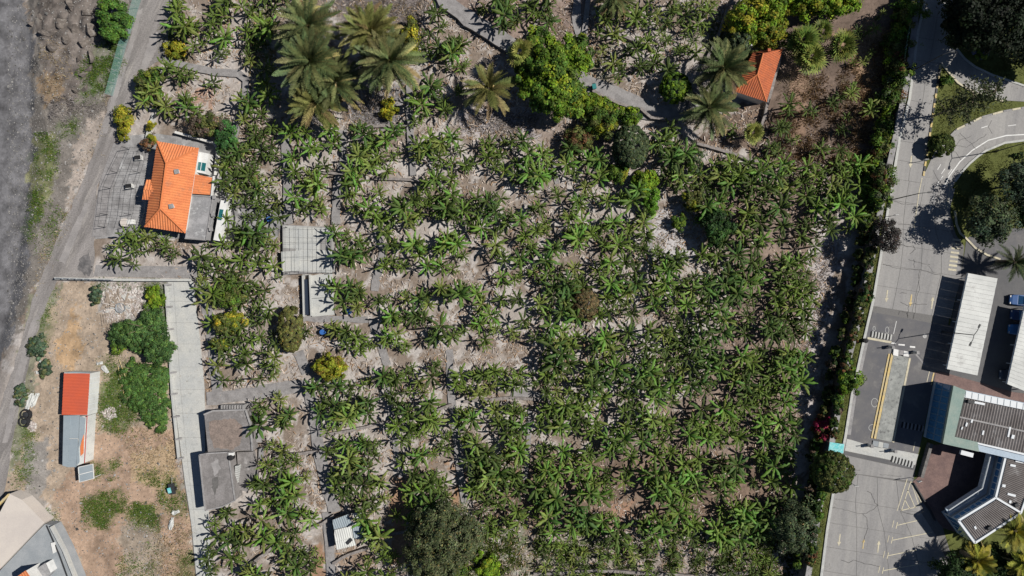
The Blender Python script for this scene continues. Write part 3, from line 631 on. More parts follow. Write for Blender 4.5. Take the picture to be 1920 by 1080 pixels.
# ------------------------------------------------------------------ orange-roofed house (left)
def inset(pts, f):
    c = sum((Vector(p) for p in pts), Vector()) / len(pts); return [c + (Vector(p) - c) * f for p in pts]
def ridge(name, a, b, r, mat, t):
    mb = MB(); mb.tube([a, b], r, 6); return mb.build(name, mat, t, t.location)
def orange_house():
    ze, za = 3.4, 4.9
    TL, TR, BR, BL = P(295, 265, ze), P(373, 278, ze), P(348, 437, ze), P(272, 425, ze); a1, a2 = P(312, 307, za), P(301, 391, za)
    c = (TL + BR) / 2; c.z = 0
    t = thing('house', 'white house with bright orange hipped tile roof beside the dirt road', 'house', c)
    mb = MB(); mb.prism(inset([TL, TR, BR, BL], .93), -.2, ze - .02); mb.build('wall', m_wall, t, c)
    roof = MB()
    for q in ([TL, TR, a1], [TR, BR, a2, a1], [BR, BL, a2], [BL, TL, a1, a2]): corrugated(q[::1], .42, .1, roof)
    rf = roof.build('roof', m_tile, t, c)
    mb = MB(); mb.prism(inset([TL, TR, BR, BL], 1.0), ze - .12, ze - .04); mb.build('eaves', m_wall, t, c)
    for a, b in ((TL, a1), (TR, a1), (BR, a2), (BL, a2), (a1, a2)):
        m2 = MB(); m2.tube([a + Vector((0, 0, .08)), b + Vector((0, 0, .08))], .16, 6); m2.build('ridge_tiles', m_tile_r, rf, None)
        rf.children[-1].location = -c
    for px, py in ((332, 322), (322, 387)):
        p = P(px, py, 4.5); mb = MB(); mb.box(p - Vector((0, 0, .2)), (.55, .55, .7), .2); ch = mb.build('roof_vent', m_white, t, c)
        mb = MB(); mb.box(p + Vector((0, 0, .2)), (.75, .75, .1), .2); mb.box(p + Vector((0, 0, .26)), (.35, .35, .05), .2); o = mb.build('vent_cap', m_conc, ch, c)
    # little gabled porch on the road side
    e = [P(273, 337, 3.2), P(306, 338, 3.2), P(303, 376, 3.2), P(267, 374, 3.2)]; r1, r2 = P(269, 356, 3.75), P(306, 358, 3.75)
    g = MB(); corrugated([e[0], e[1], r2, r1], .42, .09, g); corrugated([e[2], e[3], r1, r2], .42, .09, g); g.build('porch_roof', m_tile, t, c)
    mb = MB(); mb.prism(inset(e, .88), -.2, 3.15); mb.build('porch_wall', m_wall, t, c)
    # annex with single-pitch tiles
    q = [P(398, 331, 2.75), P(394, 366, 2.75), P(358, 363, 3.2), P(363, 326, 3.2)]
    g = MB(); corrugated(q, .42, .09, g); g.build('annex_roof', m_tile, t, c)
    mb = MB(); mb.prism([p + Vector((0, 0, -.12)) for p in inset(q, .94)], -.2); mb.build('annex_wall', m_wall, t, c)
    mb = MB(); mb.prism([P(399, 330, 2.8), P(402, 330, 2.8), P(397, 367, 2.8), P(395, 367, 2.8)], 2.5, 2.8); mb.build('gutter', m_white, t, c)
    # stained flat roof
    q = [P(358, 366, 2.6), P(400, 369, 2.6), P(387, 450, 2.6), P(347, 447, 2.6)]
    mb = MB(); mb.prism(q, -.2, 2.6); fr = mb.build('flat_roof', m_greyroof, t, c)
    for a, b in zip(q, q[1:]):
        mb = MB(); mb.ribbon([a, b], .2, 2.6, 2.75); mb.build('parapet', m_conc, fr, c)
    for px, py in ((402, 370), (400, 403), (396, 430)):
        mb = MB(); p = P(px, py, 2.75); mb.box(p + Vector((0, 0, .1)), (.5, .6, .45), .1); mb.build('roof_block', m_conc, t, c)
    # windows and door on the visible sides
    for k, (px, py) in enumerate(((288, 300), (283, 325), (274, 395), (272, 412))):
        p = P(px, py, 1.6); p.x += 1.75; mb = MB(); mb.box((p.x - .16, p.y, 1.5), (.08, 1.0, 1.1), -.13); wd = mb.build('window', m_frame, t, c)
        mb = MB(); mb.box((p.x - .21, p.y, 1.5), (.05, .8, .9), -.13); mb.build('pane', m_glass, wd, c)
    return t
orange_house()
def roof_lantern():
    z = 2.3; q = [(371, 284), (391, 288), (385, 326), (365, 322)]; c = P(378, 305, 0)
    t = thing('sunroom', 'small white flat-roofed sunroom with teal glass beside orange roof', 'sunroom', c)
    mb = MB(); mb.prism(PP(q, z), -.2, z); mb.build('wall', m_white, t, c)
    mb = MB(); mb.prism(PP([(370, 303), (386.5, 306), (384, 321), (367.5, 318)], z + .05), z - .05, z + .05); g = mb.build('glass_roof', m_teal, t, c)
    mb = MB(); mb.prism(PP([(377.6, 304), (378.6, 304.2), (376, 320), (375, 320)], z + .09), z, z + .09); mb.build('glazing_bar', m_frame, g, c)
roof_lantern()
def white_stair():
    c = P(412, 412, 0); t = thing('outdoor_passage', 'long white roofed passage with teal skylight right of the stained flat roof', 'passage', c); z = 2.2
    mb = MB(); mb.prism(PP([(414, 375), (427, 377), (412, 452), (400, 450)], z), -.2, z); mb.build('roof', m_white, t, c)
    mb = MB(); mb.prism(PP([(412, 392), (419, 393), (415, 413), (408, 412)], z + .08), z, z + .08); mb.build('skylight', m_teal, t, c)
white_stair()
# terrace walls of the house
for L, lab, mat, hh in (([(333, 250), (370, 260), (405, 270), (412, 282), (408, 330)], 'white-topped yard wall round the back of the orange-roofed house', m_wall, 1.0),
                   ([(411, 284), (405, 360)], 'narrow white channel wall right of the orange-roofed house', m_wall, .6),
                   ([(292, 215), (283, 240), (277, 265)], 'slanting pale wall leading up to the yellow bush', m_conc_lt, .7),
                   ([(440, 372), (447, 410), (440, 447)], 'grey yard wall right of the white passage', m_conc, .7),
                   ([(108, 522), (180, 524), (270, 525), (362, 525)], 'long pale wall along the north edge of the vacant lot', m_conc_lt, .9)):
    cc = P(*L[0], 0); mb = MB(); mb.ribbon(PP(densify(L, 12), 0), .4, -.2, hh); tag(mb.build('yard_wall', mat, None, cc, loc=cc), lab, 'wall', 'yard walls round the house')
# wire trellis over the roadside yard
def trellis():
    c = P(225, 350, 0); t = thing('wire_trellis', 'dark wire vine trellis over the yard left of the orange-roofed house', 'trellis', c); z = 2.3
    A = [(228, 275), (206, 320), (193, 350), (187, 400), (183, 424)]; B = [(300, 268), (292, 300), (284, 340), (278, 380), (268, 428)]
    At = [(b, a) for a, b in A]; Bt = [(b, a) for a, b in B]
    for y in range(276, 428, 11):
        a = float(lerp_tab(At, y)); b = float(lerp_tab(Bt, y)); mb = MB(); sag = [P(a + (b - a) * k / 5, y + 3 * k / 5 + R.uniform(-1, 1), z - .12 * math.sin(k / 5 * 3.14)) for k in range(6)]
        mb.tube(sag, .018, 4); mb.build('wire', m_dark, t, c)
    for k in range(5):
        mb = MB(); mb.tube([P(a + (b - a) * k / 4.4, y, z) for (a, y), (b, _) in zip(A, B)], .022, 4); mb.build('wire', m_dark, t, c)
    for (a, y), (b, _) in zip(A, B):
        for q in (a, a + (b - a) * .5):
            mb = MB(); mb.tube([P(q, y, z) - Vector((0, 0, z + .2)), P(q, y, z)], .05, 5); mb.build('post', m_dark, t, c)
trellis()
def trellis2():
    c = P(570, 470, 0); t = thing('tank_trellis', 'thin dark wire frame over the square concrete tank', 'trellis', c); z = 2.0
    for k in range(6):
        x = 534 + k * 17; mb = MB(); mb.tube([P(x, 425, z), P(x + 1, 512, z)], .022, 4); mb.build('wire', m_dark, t, c)
    for k in range(4):
        y = 428 + k * 27; mb = MB(); mb.tube([P(532, y, z), P(622, y - 2, z)], .022, 4); mb.build('wire', m_dark, t, c)
    for q in ((534, 425), (619, 425), (535, 512), (620, 512)):
        mb = MB(); p = P(*q, z); mb.tube([(p.x, p.y, -.2), p], .05, 5); mb.build('post', m_dark, t, c)
trellis2()

# ------------------------------------------------------------------ small tiled house (upper right)
def small_house():
    ze, zr = 3.0, 4.3
    c = P(1432, 145, 0); t = thing('cottage', 'small cottage with weathered orange tile roof among fan palms', 'house', c)
    A, B, C, D = P(1446, 90, zr - .5), P(1467, 92, ze), P(1437, 191, ze), P(1376, 171, ze); Rg = P(1420, 140, zr); Rt = P(1431, 100, zr); E = P(1385, 150, ze)
    g = MB(); corrugated([B, C, Rg, Rt], .36, .08, g); corrugated([C, D, Rg], .36, .08, g); corrugated([D, P(1412, 98, ze), Rt, Rg], .36, .08, g); corrugated([P(1412, 98, ze), B, Rt], .36, .08, g)
    rf = g.build('roof', m_tile2, t, c)
    mb = MB(); mb.tube([Rg, C], .13, 6); mb.tube([Rg, Rt], .13, 6); mb.tube([Rg, D], .13, 6); mb.build('ridge_tiles', m_tile_r, rf, c)
    mb = MB(); mb.prism(inset([P(1412, 98, 2.9), B, C, D], .92), -.2, 2.9); mb.build('wall', m_wall, t, c)
    mb = MB(); mb.box(P(1440, 96, 3.6), (.5, .5, 1.3)); ch = mb.build('chimney', m_tile2, t, c)
    p = C.lerp(D, .5); mb = MB(); mb.box((p.x, p.y + .55, 1.05), (.9, .12, 2.1), -.3); d = mb.build('door', m_wood, t, c)
small_house()
def chimney_box():
    p = P(1411, 81, 2.6); t = thing('water_tank', 'small white square box with a black hatch among the yellow-green shrubs', 'tank', (p.x, p.y, 0))
    mb = MB(); mb.box((p.x, p.y, 1.25), (.6, .8, 2.7)); mb.build('body', m_white, t, t.location)
    mb = MB(); mb.box((p.x, p.y, 2.62), (.25, .35, .06)); mb.build('hatch', m_dark, t, t.location)
chimney_box()

# ------------------------------------------------------------------ flat-roofed block by the lane
def flat_block():
    c = P(430, 850, 0); t = thing('flat_block', 'old grey concrete block with two flat roofs and steps beside the lane', 'building', c)
    q = PP([(383, 777), (400, 770), (461, 768), (470, 795), (474, 845), (433, 845), (390, 848)], 2.3); mb = MB(); mb.prism(q, -.2, 2.3); up = mb.build('upper_roof', m_greyroof2, t, c)
    mb = MB(); mb.prism(PP([(444, 848), (474, 847), (481, 880), (483, 908), (462, 922), (449, 918)], .9), -.2, .9); mb.build('side_platform', m_greyroof2, t, c)
    for k, (x0, y0, x1, y1) in enumerate(((476, 775, 488, 790), (480, 800, 492, 830), (484, 838, 494, 862))):
        mb = MB(); mb.prism(PP(wobble([(x0, y0), (x1, y0 + 3), (x1 - 2, y1), (x0, y1 - 2)], 1.5, k), .7 - .15 * k), -.2, .7 - .15 * k); mb.build('rubble_block', m_conc, t, c)
    for a, b in zip(q[:4], q[1:5]):
        mb = MB(); mb.ribbon([a, b], .25, 2.3, 2.55); mb.build('parapet', m_conc, up, c)
    q = PP([(374, 853), (390, 850), (428, 848), (441, 938), (416, 950), (385, 957)], 3.1); mb = MB(); mb.prism(q, -.2, 3.1); lo = mb.build('lower_roof', m_greyroof2, t, c)
    for a, b in zip(q, q[1:] + q[:1]):
        mb = MB(); mb.ribbon([a, b], .22, 3.1, 3.22); mb.build('parapet', m_conc, lo, c)
    for i in range(11):
        y = 874 + i * 4.0; mb = MB(); z = 2.2 - i * .13; mb.prism(PP([(440.5, y), (446, y - .3), (446.2, y + 3.2), (440.7, y + 3.5)], z), -.1, z); mb.build('step', m_conc_lt, t, c)
    for i in range(9):
        x = 414 + i * 5; mb = MB(); mb.prism(PP([(x, 760), (x + 3.4, 759), (x + 3.4, 769), (x, 770)], .9 + i * .15), -.1, .9 + i * .15); mb.build('step', m_conc, t, c)
    for q, nm, mat in (((433, 858), 'roof_tank', m_black), ((433, 852), 'roof_box', m_white)):
        p = P(*q, 3.2); mb = MB(); mb.lathe((p.x, p.y, 2.55), [(.45, 0), (.45, .9), (.3, 1.0)], 12) if mat is m_black else mb.box((p.x, p.y, 2.9), (.7, .5, .7)); mb.build(nm, mat, t, c)
flat_block()
def roof_debris():
    m_deb = M('dry_roof_debris', (.27, .215, .185), (.19, .155, .135), .9, rough=.95, bump=.8, fine=5, finev=.35); m_st = M('roof_stain', (.12, .115, .11), (.15, .145, .14), 1.5, rough=.9, bump=.1); m_pal = M('roof_bloom', (.34, .325, .32), (.27, .26, .255), 1.0, rough=.9, bump=.1)
    t = bpy.data.objects['flat_block']; c = t.location
    for pts, mat, z, sd in (([(392, 790), (440, 784), (455, 800), (452, 830), (438, 843), (402, 840), (393, 815)], m_deb, 2.315, 8), ([(396, 868), (408, 862), (414, 880), (402, 892)], m_pal, 3.11, 9), ([(398, 898), (408, 893), (410, 905), (402, 930), (398, 915)], m_st, 3.115, 10)):
        q = wobble(densify(pts + pts[:1], 4)[:-1], 1.6, sd); mb = MB(); mb.sheet(PP(q, z)); mb.build('roof_debris', mat, t, c)
roof_debris()
# debris on the upper roof is left as the stained felt; parapet wall of the lane with its piers
def lane_parapet():
    c = P(318, 680, 0); t = thing('lane_parapet', 'low pale parapet with short dark piers along the left edge of the concrete lane', 'wall', c)
    L = [(313, 532), (318, 620), (325, 740), (331, 800), (337, 860)]
    mb = MB(); mb.ribbon(PP(densify(L, 20), 0), .3, -.6, .55); mb.build('parapet', m_conc_lt, t, c)
    Lt = [(b, a) for a, b in L]
    for y in (534, 575, 617, 655, 698, 738, 780, 822, 858):
        x = float(lerp_tab(Lt, y)); mb = MB(); p = P(x, y, 0); mb.box((p.x + .35, p.y, .2), (1.0, .28, .95), .1); mb.build('pier', m_conc, t, c)
lane_parapet()
def beam_gate():
    c = P(230, 523, 0); t = thing('sliding_gate', 'long silver sliding gate rail along the vacant lot by the dirt road', 'gate', c)
    a, b = P(106, 522, 1.2), P(362, 527, 1.2)
    for z in (.5, 1.0, 1.5):
        mb = MB(); mb.ribbon([P(106, 521.5, z), P(210, 525, z)], .14, z - .05, z + .05); mb.build('rail', m_steel, t, c)
    for k in range(9):
        p = a.lerp(P(210, 525, 1.2), k / 8); mb = MB(); mb.box((p.x, p.y, .75), (.12, .12, 1.9)); mb.build('post', m_steel, t, c)
beam_gate()

# ------------------------------------------------------------------ shed with red and white roofs
def shed():
    c = P(150, 800, 0); t = thing('shed', 'long shed with red and grey sheet roofs and white walls on the vacant lot', 'shed', c)
    za, zb = 2.5, 2.7
    q = [P(120, 698, za), P(116, 778, za), P(164, 779, zb), P(169, 700, zb)]
    g = MB(); corrugated(q, .5, .05, g, 0); g.build('red_roof', m_red, t, c)
    mb = MB(); mb.prism([p - Vector((0, 0, .06)) for p in q], -.2); mb.build('sheet_wall', m_metalw, t, c)
    for k in range(1, 8):
        p = q[2].lerp(q[3], k / 8); mb = MB(); mb.box((p.x + .03, p.y, 1.3), (.08, .08, 2.5)); mb.build('wall_rib', m_frame, t, c)
    w2 = PP([(147, 781), (163, 780), (158, 868), (143, 874)], 2.45); mb = MB(); mb.prism(w2, -.2, 2.45); mb.build('sheet_wall', m_metalw, t, c)
    mb = MB(); mb.tube([P(164, 780, 2.75), P(160, 782, 2.4)], .07, 5); mb.tube([P(163.5, 780, 2.5), P(158.5, 868, 2.5)], .06, 5); mb.build('red_trim', m_redbrick, t, c)
    mb = MB(); p = P(166, 698, 2.6); mb.prism(PP([(137, 697), (168, 699), (169, 700.5), (120, 699)], 2.72), 2.5, 2.72); mb.build('end_cap', m_metalb, t, c)
    for q in ([(119, 779), (132, 779), (127, 876), (117, 873)], [(132.4, 779), (149, 779), (147, 822), (130.5, 822)], [(130.2, 823), (146, 823), (142, 876), (127.5, 876)], [(149.4, 780), (160, 784), (158, 812), (147.5, 840), (147.8, 822)], [(146, 826), (147.5, 841), (149, 866), (143, 875)]):
        z = 2.58 + R.uniform(-.05, .05); mb = MB(); mb.prism(PP(q, z), z - .07, z); mb.build('roof_sheet', m_metalb, t, c)
    mb = MB(); mb.prism(inset(PP([(119, 780), (148, 780), (145, 872), (118, 872)], 2.4), .96), -.2, 2.42); mb.build('wall', m_wall, t, c)
    mb = MB(); mb.prism(PP([(150.5, 838), (157, 812), (156, 850), (151, 855)], 2.56), 2.45, 2.56); mb.build('orange_board', m_orange, t, c)
    mb = MB(); mb.prism(PP([(147, 876), (174, 870), (176, 897), (149, 904)], 2.0), 1.93, 2.0); pl = mb.build('glass_roof', m_metalb, t, c)
    for L in ([(147, 876), (174, 870), (176, 897), (149, 904), (147, 876)], [(148, 890), (175, 883)]):
        mb = MB(); mb.ribbon(PP(L, 2.0), .12, 1.9, 2.06); mb.build('frame', m_white, pl, c)
    for q in ((148, 903), (175, 896)):
        p = P(*q, 2); mb = MB(); mb.box((p.x, p.y, .9), (.08, .08, 2.1)); mb.build('post', m_white, t, c)
shed()

# ------------------------------------------------------------------ terrace building, bottom left corner
def corner_building():
    c = P(60, 1030, 0); t = thing('terrace_building', 'corner building with a cream screed roof and a grey roof terrace', 'building', c)
    z = 2.4
    mb = MB(); mb.prism(PP([(18, 926), (41, 937), (83, 980), (60, 1003), (0, 1066), (-90, 1140), (-90, 1010), (0, 960)], z), -1.8, z); cr = mb.build('cream_roof', m_cream_s, t, c)
    mb = MB(); mb.prism(PP([(84, 983), (100, 985), (124, 1030), (146, 1084), (160, 1130), (-90, 1180), (-90, 1144), (0, 1070), (61, 1006)], z - .5), -1.8, z - .5); gr = mb.build('grey_terrace', m_slate, t, c)
    mb = MB(); mb.ribbon(PP([(17, 927), (-40, 985)], z), .3, z - .3, z + .15); mb.build('parapet', m_yellow, cr, c)
    L = [(100, 985), (124, 1030), (146, 1084), (160, 1130)]
    mb = MB(); mb.ribbon(PP(L, z - .5), .35, z - .5, z + .2); mb.build('parapet', m_conc_lt, gr, c)
    L = [(88, 985), (112, 1040), (132, 1095)]
    mb = MB(); mb.ribbon(PP(L, z - .5), .12, z - .5, z - .3); mb.build('drain_edge', m_dark, gr, c)
    for q in ([(95, 1018), (101, 1017), (105, 1035), (99, 1038)],):
        mb = MB(); mb.prism(PP(q, z - .2), z - .6, z - .2); mb.build('white_hatch', m_white, gr, c)
    zc = 5.0
    g = MB(); corrugated([P(28, 1084, zc), P(49, 1069, zc), P(70, 1100, zc + .6), P(40, 1120, zc + .6)], .4, .06, g); g.build('orange_roof', m_tile, t, c)
    mb = MB(); mb.prism([p - Vector((0, 0, .08)) for p in (P(30, 1085, zc), P(49, 1070, zc), P(70, 1100, zc), P(40, 1120, zc))], z - .5); mb.build('stair_tower', m_wall, t, c)
    mb = MB(); mb.prism(PP([(54, 1070), (64, 1065), (76, 1092), (64, 1098)], 3.2), z - .5, 3.2); mb.build('blue_panel', m_skyblue, t, c)
    mb = MB(); mb.prism(PP([(66, 1068), (84, 1056), (97, 1075), (78, 1092)], 2.9), z - .5, 2.9); mb.build('lean_to_roof', m_greyroof, t, c)
    mb = MB(); mb.prism(PP([(86, 1056), (91, 1053), (99, 1071), (95, 1074)], 3.0), z - .5, 3.0); mb.build('white_strip', m_white, t, c)
corner_building()

# ------------------------------------------------------------------ shack with silver roof
def shack():
    c = P(657, 996, 0); t = thing('shack', 'small shack with patched silver sheet roof beside the long path', 'shed', c)
    mb = MB(); mb.prism(inset(PP([(624, 975), (680, 962), (690, 1015), (630, 1030)], 2.0), .96), -.2, 2.0); mb.build('wall', m_wood, t, c)
    for q, mat in (([(623, 975), (656, 963), (659, 985), (626, 993)], m_metalb), ([(657, 963), (680, 960), (684, 984), (660, 986)], m_metalw), ([(626, 994), (659, 986), (663, 1010), (629, 1019)], m_metalw),
                   ([(660, 987), (686, 985), (690, 1012), (664, 1010)], m_metalb), ([(629, 1016), (664, 1008), (668, 1022), (631, 1031)], m_metalw)):
        z = 2.15 + R.uniform(-.04, .08); g = MB(); corrugated(PP(q, z), .35, .05, g); g.build('roof_sheet', mat, t, c)
        mb = MB(); mb.prism(PP(q, z - .03), z - .07, z - .03); mb.build('sheet_underside', m_dark, t, c)
    for q in ((659, 970), (668, 977), (655, 1015)):
        p = P(*q, 2.3); mb = MB(); mb.box(p, (R.uniform(.6, 1.2), .5, .3), R.uniform(0, 3)); mb.build('roof_weight', R.choice((m_dark, m_wood)), t, c)
shack()

# ------------------------------------------------------------------ concrete tank, pump slab, troughs in the big plot
def tank():
    c = P(576, 470, 0); t = thing('irrigation_tank', 'square concrete irrigation tank roof made of panels in the plantation', 'tank', c); z = .7
    mb = MB(); mb.prism(PP([(529, 421), (624, 426), (627, 510), (531, 515)], z), -.2, z - .04); mb.build('tank_wall', m_conc, t, c)
    for i in range(4):
        for j in range(4):
            q = []
            for a, b in ((i, j), (i + 1, j), (i + 1, j + 1), (i, j + 1)):
                x = 531 + 92 * a / 4; y = 423 + 4 * a / 4 + 85 * b / 4; q.append((x, y))
            q = inset([Vector((p[0], p[1], 0)) for p in q], .975); mb = MB(); mb.prism(PP([(p.x, p.y) for p in q], z), z - .035, z + R.uniform(0, .015)); mb.build('panel', m_conc_lt if (i, j) not in ((0, 2), (3, 1)) else m_slab, t, c)
    mb = MB(); mb.prism(PP([(527, 472), (560, 470), (561, 508), (529, 510)], 1.15), .68, 1.15); mb.build('hatch_block', m_conc_lt, t, c)
tank()
m_water = MGLASS('dark_water', (.03, .04, .06))
def pump_slab():
    c = P(603, 555, 0); t = thing('washing_slab', 'pale concrete slab with a long dark water trough below the tank', 'slab', c)
    mb = MB(); mb.prism(PP([(580, 517), (622, 512), (627, 590), (585, 594)], .35), -.2, .35); mb.build('slab_body', m_conc_lt, t, c)
    for q in ([(567, 516), (580, 515), (583, 592), (569, 594)],):
        mb = MB(); L = q + q[:1]; mb.ribbon(PP(L, .9), .2, -.2, .9); tr = mb.build('trough_wall', m_conc_lt, t, c)
        mb = MB(); mb.prism(PP([(569, 524), (578.5, 523), (581, 590), (571, 591)], .45), .1, .45); mb.build('water', m_water, tr, c)
    for y in (535, 560):
        mb = MB(); mb.ribbon(PP([(583, y), (624, y - 3)], .35), .06, .34, .37); mb.build('joint', m_dark, t, c)
pump_slab()
def barrel(px, py, mat, lab, lying=False):
    p = at(px, py); t = thing('barrel', lab, 'barrel', p)
    mb = MB()
    mb.lathe((0, 0, -.05), [(.42, 0), (.48, .3), (.48, .75), (.42, 1.0)], 14); mb.build('body', mat, t)
    mb = MB(); mb.lathe((0, 0, .93), [(.44, 0), (.44, .07)], 14); mb.build('lid', mat, t)
barrel(607, 622, m_blue, 'blue plastic barrel between bananas and the oval bush'); barrel(508, 412, m_blue, 'blue plastic barrel by the yard wall above the tank'); barrel(655, 584, m_blue, 'blue plastic barrel right of the washing slab')
barrel(880, 832, m_white, 'white plastic barrel beside the middle lower path')
def wheelie(px, py):
    p = P(px, py, .28); t = thing('wheeled_bin', 'teal wheeled bin standing on the grey path right of the big round tree', 'bin', p, rz=.2)
    mb = MB(); mb.add([(-.24, -.3, .08), (.24, -.3, .08), (.24, .3, .08), (-.24, .3, .08), (-.3, -.38, .95), (.3, -.38, .95), (.3, .38, .95), (-.3, .38, .95)], [(0, 3, 2, 1), (4, 5, 6, 7), (0, 1, 5, 4), (1, 2, 6, 5), (2, 3, 7, 6), (3, 0, 4, 7)]); mb.build('body', m_teal_p, t)
    mb = MB(); mb.box((0, 0, 1.0), (.66, .84, .1)); mb.build('lid', m_teal_p, t)
    mb = MB(); mb.box((0, .5, .98), (.5, .12, .05)); mb.build('handle', m_dark, t)
    for sx in (-.27, .27):
        mb = MB(); mb.tube([(sx - .04, .3, .09), (sx + .04, .3, .09)], .12, 10); mb.build('wheel', m_black, t)
wheelie(1113, 165)

# ------------------------------------------------------------------ carports
def carport(q, lab, zr=Z0 + 2.9, tilt=.35):
    cx = sum(a for a, b in q) / 4; cy = sum(b for a, b in q) / 4; c = P(cx, cy, Z0)
    t = thing('carport', lab, 'carport', c)
    zz = [zr - tilt / 2, zr + tilt / 2, zr + tilt / 2, zr - tilt / 2]     # left edge lower
    pts = [P(a, b, z) for (a, b), z in zip(q, zz)]
    n = 22
    L0, L1 = pts[0], pts[3]; R0, R1 = pts[1], pts[2]
    for k in range(n):
        a, b = L0.lerp(L1, (k + .02) / n), L0.lerp(L1, (k + .98) / n); e, f = R0.lerp(R1, (k + .02) / n), R0.lerp(R1, (k + .98) / n); d = Vector((0, 0, .06 + .025 * (k % 2)))
        mb = MB(); mb.add([a, b, f, e, a + d, b + d, f + d, e + d], [(0, 1, 2, 3)[::-1], (4, 5, 6, 7), (0, 4, 5, 1)[::-1], (1, 5, 6, 2)[::-1], (2, 6, 7, 3)[::-1], (3, 7, 4, 0)[::-1]]); mb.build('roof_panel', m_metalw, t, c)
    for a, b in ((L0, L1), (R0, R1)):
        mb = MB(); mb.tube([a - Vector((0, 0, .1)), b - Vector((0, 0, .1))], .1, 5); mb.build('roof_beam', m_frame, t, c)
    for k in range(5):
        for u in (.22, .8):
            p = L0.lerp(L1, .04 + .23 * k).lerp(R0.lerp(R1, .04 + .23 * k), u); mb = MB(); mb.box((p.x, p.y, (Z0 + p.z) / 2 - .05), (.14, .14, p.z - Z0)); mb.build('post', m_frame, t, c)
    return t
carport([(1815, 512), (1870, 522), (1832, 704), (1775, 692)], 'white sheet-roofed carport beside the road lanes')
carport([(1922, 570), (1980, 580), (1950, 745), (1888, 720)], 'second white carport at the right edge with cars nosed under it')
def car(px, py, rz, lab, col):
    m = bpy.data.materials.get('car_' + col[0]) or M('car_' + col[0], col[1], rough=.3, spec=.6, bump=0, finev=.02)
    p = P(px, py, Z0 + .02); t = thing('parked_car', lab, 'car', p, 'cars parked under the right carport', rz)
    # lofted body: stations along x, half widths and heights
    prof = [(-2.1, .62, .35, .62), (-1.95, .78, .28, .80), (-1.2, .86, .25, .92), (0, .88, .25, .95), (1.0, .87, .25, .90), (1.75, .80, .28, .76), (2.1, .62, .36, .6)]
    V = []; F = []
    for x, wd, z0, z1 in prof: V += [(x, -wd, z0), (x, -wd, z1 - .14), (x, -wd * .88, z1), (x, wd * .88, z1), (x, wd, z1 - .14), (x, wd, z0)]
    for i in range(len(prof) - 1):
        for k in range(6): F.append((i * 6 + k, i * 6 + (k + 1) % 6, i * 6 + 6 + (k + 1) % 6, i * 6 + 6 + k))
    F += [(0, 1, 2, 3, 4, 5), tuple(range(36, 42))[::-1]]
    MB().add(V, F).build('body', m, t, smooth=False)
    V = [(-1.75, -.74, .9), (.95, -.76, .9), (.95, .76, .9), (-1.75, .74, .9), (-1.25, -.58, 1.42), (.25, -.6, 1.45), (.25, .6, 1.45), (-1.25, .58, 1.42)]
    cab = MB().add(V, [(0, 1, 5, 4), (1, 2, 6, 5), (2, 3, 7, 6), (3, 0, 4, 7)]).build('windows', m_glass, t)
    MB().add([(-1.3, -.6, 1.41), (.3, -.62, 1.44), (.3, .62, 1.44), (-1.3, .6, 1.41), (-1.2, -.5, 1.47), (.2, -.52, 1.5), (.2, .52, 1.5), (-1.2, .5, 1.47)], [(0, 3, 2, 1), (4, 5, 6, 7), (0, 1, 5, 4), (1, 2, 6, 5), (2, 3, 7, 6), (3, 0, 4, 7)]).build('roof', m, t)
    for x in (-1.3, 1.3):
        for y in (-.8, .8):
            w_ = MB().tube([(x, y - .1, .31), (x, y + .1, .31)], .31, 14).build('wheel', m_black, t)
            MB().tube([(x, y - .11, .31), (x, y + .11, .31)], .17, 10).build('rim', m_steel, w_)
    for y in (-.55, .55): MB().box((2.0, y, .6), (.16, .3, .14)).build('headlight', m_white, t)
car(1912, 563, math.radians(176), 'blue car, uppermost of the four nosed out under the right carport', ('blue', (.05, .12, .3)))
car(1914, 591, math.radians(176), 'dark blue car second from the top under the right carport', ('navy', (.03, .07, .2)))
car(1910, 618, math.radians(176), 'bright blue car third from the top under the right carport', ('bright', (.05, .2, .5)))
car(1893, 703, math.radians(176), 'dark car lowest under the right carport near the brick forecourt', ('dark', (.04, .06, .1)))

# ------------------------------------------------------------------ lamps, barriers, humps
def lamp(px, py, arm, lab, h=8.0, double=False):
    p = P(px, py, Z0); t = thing('street_lamp', lab, 'street lamp', p, 'street lamps of the road')
    MB().lathe((0, 0, -.1), [(.16, 0), (.14, .6), (.09, .7), (.06, h)], 8).build('pole', m_dark, t)
    for s in ((1, -1) if double else (1,)):
        a = Vector((arm[0], arm[1], 0)).normalized() * 1.3 * s
        MB().tube([(0, 0, h - .1), (a.x * .6, a.y * .6, h + .15), (a.x, a.y, h + .1)], .05, 5).build('arm', m_dark, t)
        MB().box((a.x * 1.2, a.y * 1.2, h + .08), (.6, .24, .14), math.atan2(a.y, a.x)).build('lamp_head', m_dark, t)
lamp(1670, 375, (1, .1), 'dark street lamp on the verge left of the road, above the leafless tree'); lamp(1711, 133, (1, .3), 'dark street lamp by the upper end of the left kerb')
lamp(1866, 284, (.2, 1), 'double-headed dark street lamp inside the curved road', double=True); lamp(1766, 622, (.5, 1), 'double-headed dark street lamp beside the white carport', double=True)
def post_sign(px, py, lab, h=2.6, arm=0, name='sign_post', ang=0):
    p = P(px, py, Z0); t = thing(name, lab, 'sign', p)
    MB().lathe((0, 0, -.1), [(.05, 0), (.05, h)], 6).build('pole', m_steel, t)
    MB().box((0, .04, h - .1), (.6, .05, .6), ang).build('sign_plate', m_white, t)
post_sign(1591, 903, 'small white sign on a thin post below the round olive tree'); post_sign(1707, 895, 'small post sign at the tip of the hatched triangle', ang=.4)
post_sign(1725, 303, 'small post sign left of the grass island tip', 1.8); post_sign(1752, 296, 'small post sign right of the grass island tip', 1.8); post_sign(1671, 405, 'short post on the left kerb above the leafless tree', 1.6)
